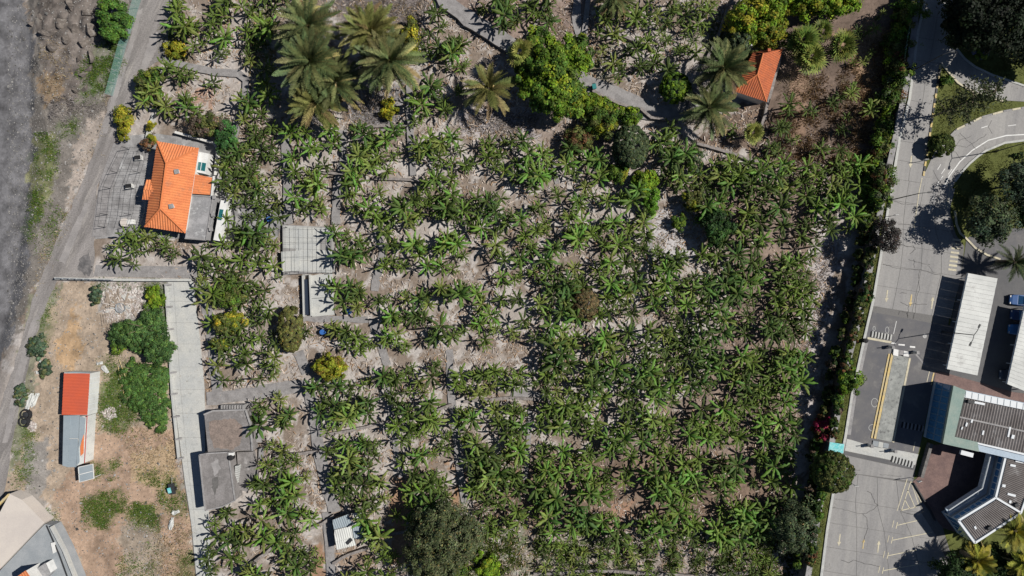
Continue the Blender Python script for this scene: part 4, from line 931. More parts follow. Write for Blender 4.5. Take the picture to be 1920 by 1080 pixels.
def barrier(px, py, d, lab, closed=False):
    p = P(px, py, Z0 + .1); t = thing('barrier_gate', lab, 'barrier', p, 'barrier gates of the lanes')
    MB().box((0, 0, .5), (.4, .5, 1.1)).build('cabinet', m_white, t)
    MB().box((0, 0, 1.08), (.46, .56, .08)).build('cabinet_lid', m_conc, t)
    MB().tube([(0, 0, .9), (d * .75, -.05, 1.0), (d * 1.1, -.08, 1.0)], .07, 6).build('arm', m_dark, t)
    MB().box((-d * .1, 0, .82), (.3, .2, .2)).build('arm_hub', m_orange, t)
barrier(1668, 650, -1, 'white barrier cabinet at the upper left end of the median'); barrier(1714, 660, -1, 'white barrier cabinet at the upper right end of the median')
barrier(1629, 834, -1, 'barrier cabinet at the lower left end of the median'); barrier(1673, 844, -1, 'white barrier cabinet right of the median lower end')
def hump(q0, q1, n, lab, mat2=m_conc_lt):
    a, b = P(*q0, Z0 + .05), P(*q1, Z0 + .05); c = (a + b) / 2; t = thing('speed_hump', lab, 'speed hump', (c.x, c.y, Z0 + .03), 'speed humps across the lanes', math.atan2(b.y - a.y, b.x - a.x)); L = (b - a).length
    for i in range(n * 2):
        x = -L / 2 + L * (i + .5) / (2 * n); w_ = L / (2 * n) * .98
        V = [(x - w_ / 2, -.55, 0), (x + w_ / 2, -.55, 0), (x + w_ / 2, -.3, .05), (x - w_ / 2, -.3, .05), (x + w_ / 2, .3, .05), (x - w_ / 2, .3, .05), (x + w_ / 2, .55, 0), (x - w_ / 2, .55, 0)]
        MB().add(V, [(0, 1, 2, 3), (3, 2, 4, 5), (5, 4, 6, 7)]).build('block', mat2 if i % 2 else m_black, t)
hump((1632, 626), (1672, 633), 7, 'black and white speed hump at the upper end of the left lane'); hump((1671, 860), (1713, 872), 7, 'black and white speed hump at the lower end of the right lane'); hump((1690, 796), (1732, 804), 6, 'speed hump in the shadow beside the blue building', m_conc)
p = P(1618, 638, Z0); t = thing('waste_bin', 'dark round bin at the kerb beside the speed hump', 'bin', p); MB().lathe((0, 0, -.05), [(.3, 0), (.38, .9), (.36, 1.0)], 14).build('body', m_dark, t); MB().lathe((0, 0, .93), [(.4, 0), (.4, .08), (.1, .18)], 14).build('lid', m_black, t)
p = P(1568, 839, Z0); t = thing('tarp_shelter', 'small flat shelter under a turquoise tarp above the round olive tree', 'shelter', p)
c4 = [P(1556, 829, Z0 + 1.6), P(1583, 833, Z0 + 1.6), P(1581, 850, Z0 + 1.6), P(1553, 847, Z0 + 1.6)]
mb = MB(); mb.prism(c4, Z0 + 1.52, Z0 + 1.6); mb.build('tarp', m_tarp, t, p)
for q in inset(c4, .9): mb = MB(); mb.box((q.x, q.y, Z0 + .75), (.07, .07, 1.6)); mb.build('post', m_wood, t, p)
def strip_fence(line, lab, mat, h, z, post=m_steel, n=7, lean=0):
    c = P(*line[0], z); t = thing('fence', lab, 'fence', c); pts = [P(a, b, z) for a, b in densify(line, 22)]
    for a, b in zip(pts, pts[1:]):
        mb = MB(); v = Vector((lean, 0, h)); w_ = Vector((0, 0, .05)); mb.add([a - w_, b - w_, b + v, a + v, a - w_ + Vector((.03, 0, 0)), b - w_ + Vector((.03, 0, 0)), b + v + Vector((.03, 0, 0)), a + v + Vector((.03, 0, 0))], [(0, 1, 2, 3), (4, 7, 6, 5), (3, 2, 6, 7)]); mb.build('net_panel', mat, t, c)
    for a in pts: mb = MB(); mb.tube([a - Vector((0, 0, .2)), a + Vector((lean, 0, h + .1))], .05, 5); mb.build('post', post, t, c)
strip_fence([(1716, -10), (1705, 45), (1697, 90), (1690, 150)], 'pale turquoise net fence beside the upper left kerb', m_net, 1.4, Z0, lean=-.5)
strip_fence([(268, -10), (252, 40), (236, 90), (212, 180)], 'green net fence on the left edge of the dirt road', m_net, 1.5, 0, lean=-.55)
def kerbwall(L, lab, mat, z, hh, wd=.2):
    cc = P(*L[0], z); mb = MB(); mb.ribbon(PP(L, z), wd, z - .05, z + hh); tag(mb.build('low_wall', mat, None, cc, loc=cc), lab, 'wall', 'low walls of the courtyard')
kerbwall([(1741, 830), (1723, 893)], 'dark low wall left of the brick courtyard', m_retain, Z0, .9, .5)
kerbwall([(1712, 905), (1745, 960), (1752, 975)], 'low railing wall beside the hatched triangle', m_dark, Z0, .35, .2)

# ------------------------------------------------------------------ blue-fronted building (lower right)
m_bluefr = M('blue_frame', (.14, .24, .36), rough=.6, bump=0, finev=.05)
def office():
    zt = Z0 + 5.6; c = P(1830, 800, Z0); t = thing('office_building', 'two-winged building with dark ribbed roofs, pale green parapet and blue glazed fronts', 'building', c)
    U = [(1788, 723), (1810, 732), (1990, 770), (1990, 885), (1920, 866), (1835, 846), (1768, 832)]
    mb = MB(); mb.prism(PP(U, zt - .45), Z0 - .1, zt - .45); mb.build('upper_wall', m_facade, t, c)
    def flat(name, q, mat, z0, z1): mb = MB(); mb.prism(PP(q, z1), z0, z1); return mb.build(name, mat, t, c)
    flat('parapet', [(1788, 723), (1811, 732), (1790, 819), (1833, 829), (1836, 847), (1768, 832)], m_green, zt - .45, zt)
    ps = flat('parapet', [(1811, 733), (1990, 771), (1990, 783), (1808, 745)], m_frame, zt - .45, zt - .1)
    for k in range(11):
        x = 1811 + k * 12.0; y = 733.5 + k * 2.55; mb = MB(); mb.prism(PP([(x, y), (x + .8, y + .2), (x - .4, y + 11.2), (x - 1.2, y + 11)], zt - .06), zt - .2, zt - .06); mb.build('parapet_joint', m_metalb, ps, c)
    flat('gutter', [(1833, 829.5), (1990, 866), (1990, 870), (1834, 833)], m_frame, zt - .45, zt - .15)
    zr = zt - .35
    def ribs(q, w_, nrib, name, hh=.14):
        """fibre-cement sheets: ribs run from edge q0-q1 to edge q3-q2"""
        a, b, d, e = [P(x, y, zr) for x, y in q]; mb = MB(); n = nrib * 2
        for k in range(n + 1):
            o = Vector((0, 0, hh if k % 2 else 0)); p1 = a.lerp(b, k / n) + o; p2 = e.lerp(d, k / n) + o; mb.v += [p1, p2]; i = len(mb.v)
            if k: mb.f.append((i - 4, i - 2, i - 1, i - 3))
        return mb.build(name, m_rib, t, c)
    ribs([(1808, 746), (1990, 784), (1983, 822), (1800, 781)], .5, 36, 'ribbed_roof'); ribs([(1799, 783), (1983, 824), (1975, 864), (1790, 818)], .5, 36, 'ribbed_roof')
    flat('roof_walkway', [(1800, 780.5), (1985, 821.5), (1985, 824.5), (1799.5, 783.5)], m_conc, zr - .05, zr + .2)
    for q in ([(1827, 752), (1847, 756), (1846, 760), (1826, 756)], [(1822, 786), (1825, 787), (1823, 793), (1820, 792)], [(1812, 792), (1815, 793), (1813, 800), (1810, 799)], [(1843, 807), (1846, 808), (1844, 816), (1841, 815)], [(1893, 800), (1896, 801), (1892, 820), (1889, 819)], [(1898, 815), (1903, 816), (1901, 823), (1896, 822)], [(1804, 800), (1806, 801), (1804, 806), (1802, 805)]):
        flat('roof_patch', q, m_frame, zr, zr + .22)
    flat('roof_unit', [(1816, 750), (1828, 752), (1827, 757), (1815, 755)], m_dark, zr, zr + .5)
    # lower wing
    zl = zt - .9
    Lw = [(1888, 846), (1990, 870), (1990, 925), (1922, 934), (1914, 962), (1828, 1018), (1797, 976), (1867, 933)]
    mb = MB(); mb.prism(PP(Lw, zl - .3), Z0 - .1, zl - .3); mb.build('lower_wall', m_facade, t, c)
    zr = zl - .22
    ribs([(1891, 848), (1871, 934), (1913, 958), (1945, 860)], .5, 28, 'ribbed_roof'); ribs([(1870, 936), (1802, 977), (1828, 1012), (1910, 960)], .5, 24, 'ribbed_roof')
    for L in ([(1888, 846), (1867, 933)], [(1867, 933), (1797, 976)], [(1797, 976), (1828, 1018)], [(1828, 1018), (1914, 962)], [(1914, 962), (1924, 934)], [(1868.5, 934), (1912, 960)]):
        mb = MB(); mb.ribbon(PP(L, zl), .32, zl - .35, zl + .05); mb.build('roof_edge', m_frame, t, c)
    for q in ([(1895, 870), (1905, 872), (1904, 876), (1894, 874)], [(1905, 862), (1920, 865), (1919, 869), (1904, 866)], [(1880, 908), (1886, 909), (1885, 914), (1879, 913)], [(1890, 924), (1905, 928), (1904, 932), (1889, 928)], [(1893, 938), (1897, 939), (1896, 944), (1892, 943)], [(1826, 988), (1829, 986), (1832, 991), (1829, 993)]):
        flat('roof_patch', q, m_frame, zr, zr + .2)
    flat('roof_unit', [(1903, 946), (1909, 943), (1911, 949), (1905, 952)], m_dark, zr, zr + .5); flat('roof_unit', [(1852, 990), (1858, 986), (1861, 991), (1855, 995)], m_dark, zr, zr + .5)
    # glazed fronts: panes with frames, set just proud of the walls
    def glaze(a, b, zref, z0, z1, n, rows=1):
        A, B = P(*a, zref), P(*b, zref); d = (B - A); d.z = 0; L = d.length; u = d.normalized(); nrm = Vector((u.y, -u.x, 0))
        cc = P(1850, 860, 0); 
        for k in range(n):
            for r in range(rows):
                za = z0 + (z1 - z0) * r / rows; zb = z0 + (z1 - z0) * (r + 1) / rows
                m0 = A + u * (L * (k + .5) / n) + nrm * OFF; m0.z = (za + zb) / 2
                fr = MB().box(m0, (L / n * .97, .06, (zb - za) * .97), math.atan2(u.y, u.x)).build('window', m_frame if rows == 1 else m_bluefr, t, c)
                MB().box(m0 + nrm * .02, (L / n * .86, .06, (zb - za) * .84), math.atan2(u.y, u.x)).build('pane', m_glass, fr, c)
    global OFF
    OFF = .05
    for a, b, zref, n, rows, z0, z1 in (((1768, 832), (1788, 723), zt - .45, 9, 2, Z0 + .7, zt - .9), ((1867, 933), (1888, 846), zl - .3, 7, 1, Z0 + 3.0, zl - .5), ((1797, 976), (1867, 933), zl - .3, 7, 1, Z0 + 3.0, zl - .5), ((1867, 933), (1888, 846), zl - .3, 7, 1, Z0 + .5, Z0 + 2.3), ((1797, 976), (1867, 933), zl - .3, 7, 1, Z0 + .5, Z0 + 2.3), ((1828, 1018), (1797, 976), zl - .3, 4, 1, Z0 + .9, zl - .6)):
        A, B = P(*a, zref), P(*b, zref); d = B - A; nrm = Vector((d.y, -d.x, 0)).normalized(); mid = (A + B) / 2
        OFF = .05
        if (mid + nrm - Vector((P(1930, 850, 0).x, P(1930, 850, 0).y, mid.z))).length < (mid - nrm - Vector((P(1930, 850, 0).x, P(1930, 850, 0).y, mid.z))).length: a, b = b, a
        glaze(a, b, zref, z0, z1, n, rows)
    # balcony over the courtyard with white rail
    zb = Z0 + 2.6
    bal = [P(1888, 846, zl), P(1867, 933, zl), P(1797, 976, zl)]; outb = []
    for p in bal: outb.append(p.copy())
    dirs = [Vector((-1, .15, 0)), Vector((-.75, .65, 0)), Vector((-.5, .85, 0))]
    outb = [p + d.normalized() * (1.5 if i != 1 else 1.75) for i, (p, d) in enumerate(zip(bal, dirs))]
    mb = MB(); mb.prism([Vector((p.x, p.y, zb)) for p in bal + outb[::-1]], zb - .18, zb); bl = mb.build('balcony', m_facade, t, c)
    mb = MB(); mb.tube([Vector((p.x, p.y, zb + .95)) for p in outb], .09, 5); mb.build('handrail', m_frame, bl, c)
    for (a, b) in zip(outb, outb[1:]):
        for k in range(6):
            p = a.lerp(b, k / 6); mb = MB(); mb.box((p.x, p.y, zb + .46), (.12, .12, .95)); mb.build('rail_post', m_frame, bl, c)
        mb = MB(); q0, q1 = a.copy(), b.copy(); mb.ribbon([q0, q1], .08, zb + .02, zb + .8); mb.build('balustrade', m_facade, bl, c)
    mb = MB(); mb.prism(PP([(1803, 844), (1826, 850), (1824, 858), (1801, 852)], Z0 + 3.6), Z0 + 3.2, Z0 + 3.6); mb.build('entrance_canopy', m_frame, t, c)
office()

# ------------------------------------------------------------------ small things on the vacant lot
def spool(px, py, lab):
    p = at(px, py); t = thing('hose_coil', lab, 'hose coil', p, 'black hose coils by the dirt road')
    for k in range(4):
        rr = .95 - .06 * k; MB().tube([(rr * math.cos(a), rr * math.sin(a), .06 + .13 * k) for a in [i * 2 * math.pi / 20 for i in range(21)]], .09, 6).build('hose_ring', m_black, t)
    MB().lathe((0, 0, -.05), [(.5, 0), (.5, .35), (.2, .4)], 12).build('core', m_dark, t)
spool(50, 777, 'black hose coil nearest the white sacks beside the dirt road'); spool(47, 790, 'black hose coil nearest the pale rubble beside the dirt road')
def sack(px, py, l, wd, rz, lab):
    p = at(px, py); bm = bmesh.new(); bmesh.ops.create_icosphere(bm, subdivisions=3, radius=1)
    r = random.Random(int(px * 7 + py))
    sg = lambda q: math.copysign(abs(q) ** .55, q)
    for v in bm.verts: v.co = Vector((sg(v.co.x) * l / 2.3, sg(v.co.y) * wd / 2.1 * (1 + .25 * math.sin(v.co.x * 5 + px)), (v.co.z * .22 * r.uniform(.4, 1.5) + .15))) * r.uniform(.82, 1.12)
    me = bpy.data.meshes.new('sack'); bm.to_mesh(me); bm.free(); me.materials.append(m_metalw); o = bpy.data.objects.new('white_sack', me); o.location = p; o.rotation_euler = (0, 0, rz); link(o); tag(o, lab, 'sack', 'white sacks lying about the vacant lot')
for i, (a, b, l, wd, rz, lab) in enumerate(((57, 752, 3.2, 1.0, 1.2, 'long white sack beside the dirt road above the hose coils'), (66, 750, 3.0, .8, 1.1, 'narrow white sack right of the long sack above the hose coils'), (75, 698, 1.3, .6, 0, 'small white bundle in the shrubs by the dirt road'),
    (198, 692, 1.8, .7, -.9, 'white bundle in the weeds right of the red roof'), (188, 681, 1.3, .5, .2, 'small white bundle above the red-roofed shed'), (80, 678, 1.0, .5, 0, 'small pale bundle in the dark shrub by the dirt road'),
    (322, 982, 2.6, .7, 1.4, 'crumpled white plastic sheet on the lower lot near the lane'), (330, 960, 1.5, .7, .3, 'small crumpled white sheet near the lane'), (1253, 423, 1.0, .5, 0, 'pale bundle on the bare grey bed'))):
    sack(a, b, l, wd, rz, lab)
def plank(px, py, l, rz, z, wd=.2, mat=None):
    p = at(px, py); MBx = MB().box((0, 0, 0), (l, wd, .07)); o = MBx.build('plank', mat or m_wood, None); o.location = p + Vector((0, 0, z)); o.rotation_euler = (R.uniform(-.1, .1), R.uniform(-.12, .12), rz)
    tag(o, 'loose weathered plank in the timber heap below the long pale wall', 'plank', 'planks of the timber heap')
for k in range(120):
    a = R.uniform(0, 6.28); rr = R.random() ** .6; x = 222 + 30 * rr * math.cos(a); y = 566 + 26 * rr * math.sin(a); plank(x, y, R.uniform(.7, 2.6), R.uniform(0, 3.14), .06 + (1 - rr) * R.uniform(.0, .7), R.uniform(.12, .32), R.choice((m_wood, m_wood, m_conc_lt, m_cream_s)))
def pallet(px, py, rz, lab):
    p = at(px, py); t = thing('pallet', lab, 'pallet', p + Vector((0, 0, .02)), 'pallets by the timber heap', rz)
    for k in range(6): MB().box((-1 + .4 * k, 0, .16), (.22, 1.9, .05)).build('board', m_wood, t)
    for y in (-.85, 0, .85): MB().box((0, y, .06), (2.3, .15, .14)).build('bearer', m_wood, t)
pallet(203, 597, .15, 'weathered pallet at the lower left of the timber heap'); pallet(222, 592, .05, 'weathered pallet left of the dark grey tub'); pallet(262, 583, .7, 'tilted pallet at the right end of the timber heap')
for (a, b, l, rz) in ((228, 712, 5, 1.75), (236, 705, 6, 1.9), (233, 735, 4, 1.6)):
    p = at(a, b); o = MB().tube([(-l / 2, 0, .1), (l / 2, 0, .35)], .05, 5).build('bamboo_pole', m_yellow, None); o.location = p; o.rotation_euler = (0, 0, rz); tag(o, 'yellow bamboo pole lying in the weeds right of the shed', 'pole', 'bamboo poles in the weeds')
p = at(229, 577); t = thing('plastic_tub', 'dark grey tub in the middle of the timber heap', 'tub', p); MB().lathe((0, 0, 0), [(.7, 0), (.85, .6), (.78, .6), (.65, .15)], 18).build('body', m_slate, t); MB().lathe((0, 0, .1), [(.72, 0), (.74, .3)], 18).build('contents', m_conc, t)
p = at(325, 915); t = thing('junk_cart', 'small dark cart with a turquoise sheet near the concrete lane', 'cart', p)
MB().box((0, 0, .5), (1.0, 1.8, .35), .15).build('bed', m_dark, t); MB().box((-.3, -.2, .75), (.5, .9, .25), .3).build('turquoise_sheet', m_tarp, t); MB().tube([(0, .8, .5), (.1, 2.0, .7)], .05, 5).build('handle', m_steel, t)
for sx in (-.6, .6): MB().tube([(sx - .06, 0, .3), (sx + .06, 0, .3)], .32, 12).build('wheel', m_black, t)
p = at(237, 397); t = thing('round_table', 'round pale garden table in the roadside yard', 'table', p + Vector((0, 0, .03))); p2 = P(233, 417, .8)
t.location = (p2.x, p2.y, .04); MB().lathe((0, 0, .7), [(.75, 0), (.75, .06)], 20).build('table_top', m_cream_s, t); MB().lathe((0, 0, 0), [(.3, 0), (.08, .1), (.08, .7)], 10).build('pedestal', m_conc, t)
for a, b, lab in ((248, 417, 'white garden box beside the round table'), (262, 297, 'black-lidded crate in the roadside yard near the top wires'), (245, 350, 'black-lidded crate in the middle of the roadside yard')):
    q = P(a, b, .05); t = thing('yard_crate', lab, 'crate', q, 'crates in the roadside yard'); MB().box((0, 0, .35), (1.1, .8, .7), .1).build('body', m_white, t); MB().box((0, .02, .74), (1.0, .7, .08), .1).build('lid', m_white if a == 248 else m_black, t)
# ------------------------------------------------------------------ foliage machinery
def leaf_quads(cen, nrm, size, aspect=.55, rg=rng):
    """diamond leaves at points cen facing nrm"""
    n = len(cen); a = np.cross(nrm, rg.normal(size=(n, 3))); a /= np.linalg.norm(a, axis=1)[:, None] + 1e-9
    b = np.cross(nrm, a); b /= np.linalg.norm(b, axis=1)[:, None] + 1e-9
    s = size[:, None] if hasattr(size, '__len__') else size
    V = np.stack([cen - a * s * .5, cen + b * s * .5 * aspect, cen + a * s * .5, cen - b * s * .5 * aspect], 1).reshape(-1, 3)
    F = np.arange(4 * n).reshape(-1, 4); return V, F
def crown_mesh(name, blobs, n_clump, n_leaf, size, cols, seed, flat=0.0, fill=.55, tight=False):
    """leaf cloud in clumps over a set of ellipsoid blobs [(centre, radii)]; cols = list of leaf colours"""
    rg = np.random.default_rng(seed); vol = np.array([r[0] * r[1] for c, r in blobs]); vol = vol / vol.sum(); allc = []; alln = []; col = []; cols = np.array(cols)
    for (c, r), f in zip(blobs, vol):
        k = max(3, int(n_clump * 1.2 * f)); r = np.array(r)
        d = rg.normal(size=(k, 3)); d /= np.linalg.norm(d, axis=1)[:, None]; d[:, 2] = np.where(d[:, 2] < -.35, -d[:, 2], d[:, 2])
        rad = fill + (1 - fill) * rg.random(k) ** .6; rad *= 1 + .12 * rg.normal(size=k)
        cc = np.array(c) + d * r * rad[:, None]; cr = np.mean(r) * rg.uniform(.2, .36, k) * (5.5 / (k ** .33 + 2))
        if tight: cr = cr * .62; rad = rad / 1.0; cc = np.array(c) + d * r * (.9 + .07 * rg.random(k))[:, None]
        ci = rg.integers(0, len(cols), k); cv = rg.uniform(.62, 1.32, k)
        for j in range(k):
            m = int(n_leaf * 1.35 * rg.uniform(.7, 1.3)); e = rg.normal(size=(m, 3)); e /= np.linalg.norm(e, axis=1)[:, None]; e[:, 2] = np.abs(e[:, 2]) - .3
            pos = cc[j] + e * cr[j] * rg.uniform(.55, 1.1, (m, 1)); allc.append(pos)
            nn = e + d[j] * .5 + rg.normal(size=(m, 3)) * .45 + np.array([0, 0, .35 + flat]); nn /= np.linalg.norm(nn, axis=1)[:, None]; alln.append(nn)
            q = cols[ci[j]] * cv[j] * rg.uniform(.65, 1.35, (m, 1)); q = q * (1 + rg.normal(size=(m, 3)) * .09); yl = rg.random(m) < .05; q[yl] = q[yl] * [1.9, 1.35, 1.0]; col.append(q)
    cen = np.concatenate(allc); nrm = np.concatenate(alln); C = np.clip(np.concatenate(col), .005, .8)
    V, F = leaf_quads(cen, nrm, size * 1.12 * rg.uniform(.6, 1.35, len(cen)), .68, rg)
    return npmesh(name, V, F, np.repeat(C, 4, 0), m_foliage)
DK = [(0.0264, 0.054, 0.0144), (0.0384, 0.072, 0.0192), (0.0216, 0.042, 0.0144)]
GR = [(0.0675, 0.13, 0.0198), (0.0878, 0.1625, 0.022), (0.054, 0.104, 0.0176), (0.1148, 0.182, 0.0242)]
BR = [(0.1275, 0.224, 0.018), (0.165, 0.266, 0.0198), (0.105, 0.182, 0.018), (0.21, 0.28, 0.0225)]
YG = [(0.1955, 0.2185, 0.02), (0.253, 0.253, 0.022), (0.138, 0.1725, 0.02), (0.299, 0.276, 0.03)]
YE = [(.42, .36, .02), (.34, .32, .03), (.25, .26, .03)]
OL = [(0.0975, 0.117, 0.033), (0.1235, 0.1365, 0.0385), (0.0715, 0.091, 0.0275)]
GG = [(0.075, 0.1063, 0.0495), (0.0938, 0.125, 0.0605), (0.0625, 0.0875, 0.044)]
RB = [(0.12, 0.066, 0.033), (0.072, 0.09, 0.0275), (0.168, 0.084, 0.0385), (0.06, 0.078, 0.022)]
BRN = [(.13, .10, .075), (.18, .14, .10), (.10, .08, .065)]
MAG = [(.30, .02, .07), (.22, .02, .05), (.10, .06, .02)]
def tree(px, py, zc, rad, cols, name, label, trunk_h=None, clumps=60, leaves=60, size=.35, blobs=None, group=None, fill=.55, base=None, cat='tree', flat=0, tight=False):
    """crown centre seen at (px,py) at height zc above its ground"""
    g = Z0 if px > float(wall_x(py)) + 12 else 0.0
    c = P(px, py, g + zc); seed = int(px * 31 + py * 7)
    b = Vector((c.x, c.y, g)) if base is None else P(*base, g)
    b.z = float(gz(b.x, b.y)) - .05
    t = thing(name, label, cat, b, group)
    if blobs is None:
        r = random.Random(seed); blobs = [(c, rad)]
        for k in range(0 if tight else 4):
            a = r.uniform(0, 6.28); d = r.uniform(.35, .62); blobs.append((c + Vector((rad[0] * d * math.cos(a), rad[1] * d * math.sin(a), rad[2] * r.uniform(-.3, .25))), [q * r.uniform(.42, .62) for q in rad]))
    else:
        blobs = [(P(x, y, g + z), rr) for x, y, z, rr in blobs]
    me = crown_mesh('crown', [(np.array(q) - np.array(b), r) for q, r in blobs], clumps * (2 if tight else 1), leaves, size, cols, seed, flat, fill, tight)
    link(bpy.data.objects.new('crown', me), t)
    top = c - b; r0 = max(.06, .035 * max(rad) + .03 * zc * .3)
    MB().tube([(0, 0, -.2), (top.x * .3 + .05, top.y * .3, top.z * .45), (top.x * .9, top.y * .9, top.z * .95)], r0, 7, r0 * .5).build('trunk', m_trunk, t)
    r = random.Random(seed)
    for k in range(4 if max(rad) > 1.6 else 2):
        a = k * 1.7 + r.random(); e = Vector((rad[0] * .65 * math.cos(a), rad[1] * .65 * math.sin(a), rad[2] * .25))
        MB().tube([top * .5, top * .75 + e * .45, top + e], r0 * .5, 5, r0 * .15).build('limb', m_trunk, t)
    return t

# ------------------------------------------------------------------ named trees and bushes
tree(1037, 150, 5.0, (5.6, 6.4, 3.6), BR + GR, 'broadleaf_tree', 'largest dense bright green round tree above the grey path', clumps=330, leaves=75, size=.4,
     blobs=[(1040, 145, 5.2, (4.4, 5.2, 3.2)), (1010, 85, 4.2, (2.6, 2.6, 2.0)), (1075, 105, 4.6, (3.0, 3.4, 2.6)), (1065, 195, 4.2, (3.4, 3.0, 2.3)), (1000, 170, 4.2, (3.0, 3.4, 2.4)), (1035, 115, 6.0, (3.0, 3.0, 2.2)), (985, 130, 3.6, (2.0, 2.6, 1.8)), (1040, 175, 6.2, (3, 2.6, 2))])
tree(1266, 165, 2.2, (2.5, 2.5, 2.1), BR[:2] + GR, 'round_tree', 'small ball-shaped green tree above the bend of the grey path', tight=True, clumps=70, leaves=70, size=.32, fill=.8)
tree(835, 1010, 5.0, (5.6, 6.0, 3.8), [(.095, .115, .05), (.12, .14, .065), (.075, .095, .042)], 'feathery_tree', 'large grey-green fine-leaved tree at the bottom centre', clumps=380, leaves=80, size=.27, fill=.7,
     blobs=[(835, 1000, 5.2, (5.2, 4.8, 3.6)), (815, 1045, 4.2, (4.4, 3.6, 3.0)), (862, 1005, 4.6, (3.6, 4.2, 3.0)), (800, 1000, 4.0, (2.8, 3.0, 2.4))])
tree(835, 1085, 2.0, (5.5, 2.4, 1.8), OL + GR, 'low_shrub', 'low dark shrub below the big grey-green tree at the bottom edge', clumps=70, leaves=60, size=.3, cat='shrub')
tree(1182, 275, 2.8, (2.9, 3.7, 2.6), GG + [(.05, .08, .03)], 'dense_tree', 'dense grey-green fine-leaved oval tree below the grey path', tight=True, clumps=140, leaves=80, size=.24, fill=.82)
tree(1180, 222, 2.6, (2.0, 1.9, 1.9), BR + GR, 'conical_tree', 'bright green tree touching the top of the grey-green oval tree', clumps=60, leaves=60, size=.28)
tree(1131, 228, 2.2, (2.8, 2.7, 2.0), YG[:1] + GR + OL, 'round_bush', 'olive and yellow-green bush left of the oval tree', clumps=70, leaves=60, size=.3)
tree(1082, 265, 1.8, (2.5, 2.1, 1.7), OL + RB[:1], 'round_bush', 'brownish olive bush left of the olive yellow-green bush', clumps=70, leaves=60, size=.26)
tree(1112, 200, 1.0, (3.8, 1.9, 1.0), YG[:1] + BR, 'hedge_bush', 'bright yellow-green low hedge along the lower side of the grey path', clumps=60, leaves=60, size=.28, cat='hedge')
tree(1160, 325, 1.8, (2.0, 1.7, 1.5), GR + YG[:1], 'round_bush', 'mid green bush below the oval tree, left of the long bright bush', clumps=50, leaves=60, size=.28)
tree(1208, 340, 2.0, (2.4, 2.2, 1.7), BR, 'bright_bush', 'bright green bush just below the oval tree', clumps=60, leaves=60, size=.3)
tree(1222, 375, 1.6, (1.2, 2.4, 1.4), [(.11, .24, .02), (.09, .2, .02)], 'bright_bush', 'tall narrow vivid green bush above the bare grey bed', clumps=40, leaves=60, size=.28)
tree(1271, 415, 1.0, (1.3, 1.4, 1.0), GR, 'small_bush', 'small round bush on the bare grey bed', clumps=25, leaves=50, size=.24)
tree(1300, 375, 1.8, (1.7, 2.2, 1.6), YG[:1] + OL, 'round_bush', 'yellow-olive bush right of the vivid green bush', clumps=45, leaves=60, size=.27)
tree(1300, 300, 1.8, (1.5, 2.6, 1.6), GG + GR, 'tall_shrub', 'blue-green upright shrub in the bed left of the brown plot', clumps=45, leaves=60, size=.27)
for (x, y, z, r, cl, lab) in ((1400, 40, 2.6, (3.4, 3.4, 2.4), YG + BR, 'yellow-green tree left of the three at the top, above the date palms'), (1440, 15, 3.0, (3.6, 3.0, 2.6), YG[:2] + BR, 'yellow-green tree at the top edge above the cottage'), (1440, 62, 2.4, (3.0, 2.4, 2.0), YG[:3] + BR[:1], 'yellow-green tree just above the cottage roof'),
        (1510, 5, 3.2, (3.8, 2.6, 2.6), BR + YG[:1], 'bright green tree at the top edge right of the cottage'), (1570, 2, 3.0, (3.8, 2.4, 2.4), BR, 'green tree at the top edge above the bare brown plot'), (1385, 75, 2.0, (1.8, 2.4, 1.8), GG, 'blue-green bush left of the cottage'), (1415, 115, 1.6, (1.4, 1.6, 1.2), OL + RB[:1], 'olive bush touching the cottage gable')):
    tree(x, y, z, r, cl, 'leafy_tree', lab, clumps=90, leaves=65, size=.34)
tree(215, 35, 1.8, (2.6, 3.6, 1.8), [(.08, .17, .03), (.1, .2, .03), (.06, .13, .025)], 'bright_bush', 'vivid green bush against the green net fence', clumps=80, leaves=70, size=.33)
tree(235, 228, 1.2, (1.5, 3.0, 1.2), YG + YE[1:], 'yellow_bush', 'yellow-green oval bush at the edge of the dirt road', clumps=55, leaves=65, size=.26)
tree(286, 248, .9, (.8, 1.9, .9), YE + YG, 'yellow_bush', 'narrow yellow bush against the pale slanting wall', clumps=22, leaves=50, size=.24)
tree(728, 205, .9, (1.5, 2.0, .9), YE + YG, 'yellow_bush', 'bright yellow flowering bush on the grey bed below the date palms', clumps=36, leaves=45, size=.26)
tree(770, 75, 1.6, (1.5, 3.6, 1.4), YE[1:] + YG + OL, 'yellow_bush', 'tall yellow-olive bush right of the date palms', clumps=45, leaves=55, size=.28)
tree(390, 235, 1.8, (4.2, 1.9, 1.6), OL + BRN, 'brown_bush', 'brownish olive bush above the orange-roofed house', clumps=75, leaves=60, size=.27)
tree(425, 255, 1.8, (1.8, 2.6, 1.7), [(.05, .13, .035), (.06, .16, .04), (.04, .1, .03)], 'round_bush', 'dark glossy green bush at the corner of the white-topped yard wall', clumps=40, leaves=60, size=.36)
tree(278, 272, 1.0, (1.2, .9, .9), BRN + RB, 'brown_bush', 'small rusty shrub at the top corner of the orange roof', clumps=20, leaves=50, size=.22)
tree(280, 155, 1.8, (2.4, 2.4, 1.6), OL + YG[2:3] + GR, 'roadside_bush', 'olive bush at the bend of the dirt road above the yellow-green oval bush', clumps=60, leaves=60, size=.28)
tree(330, 92, .9, (2.0, 1.5, .8), YG + YE[1:2], 'yellow_bush', 'low yellow-green bush in the corner of the upper left plot', clumps=35, leaves=55, size=.26)
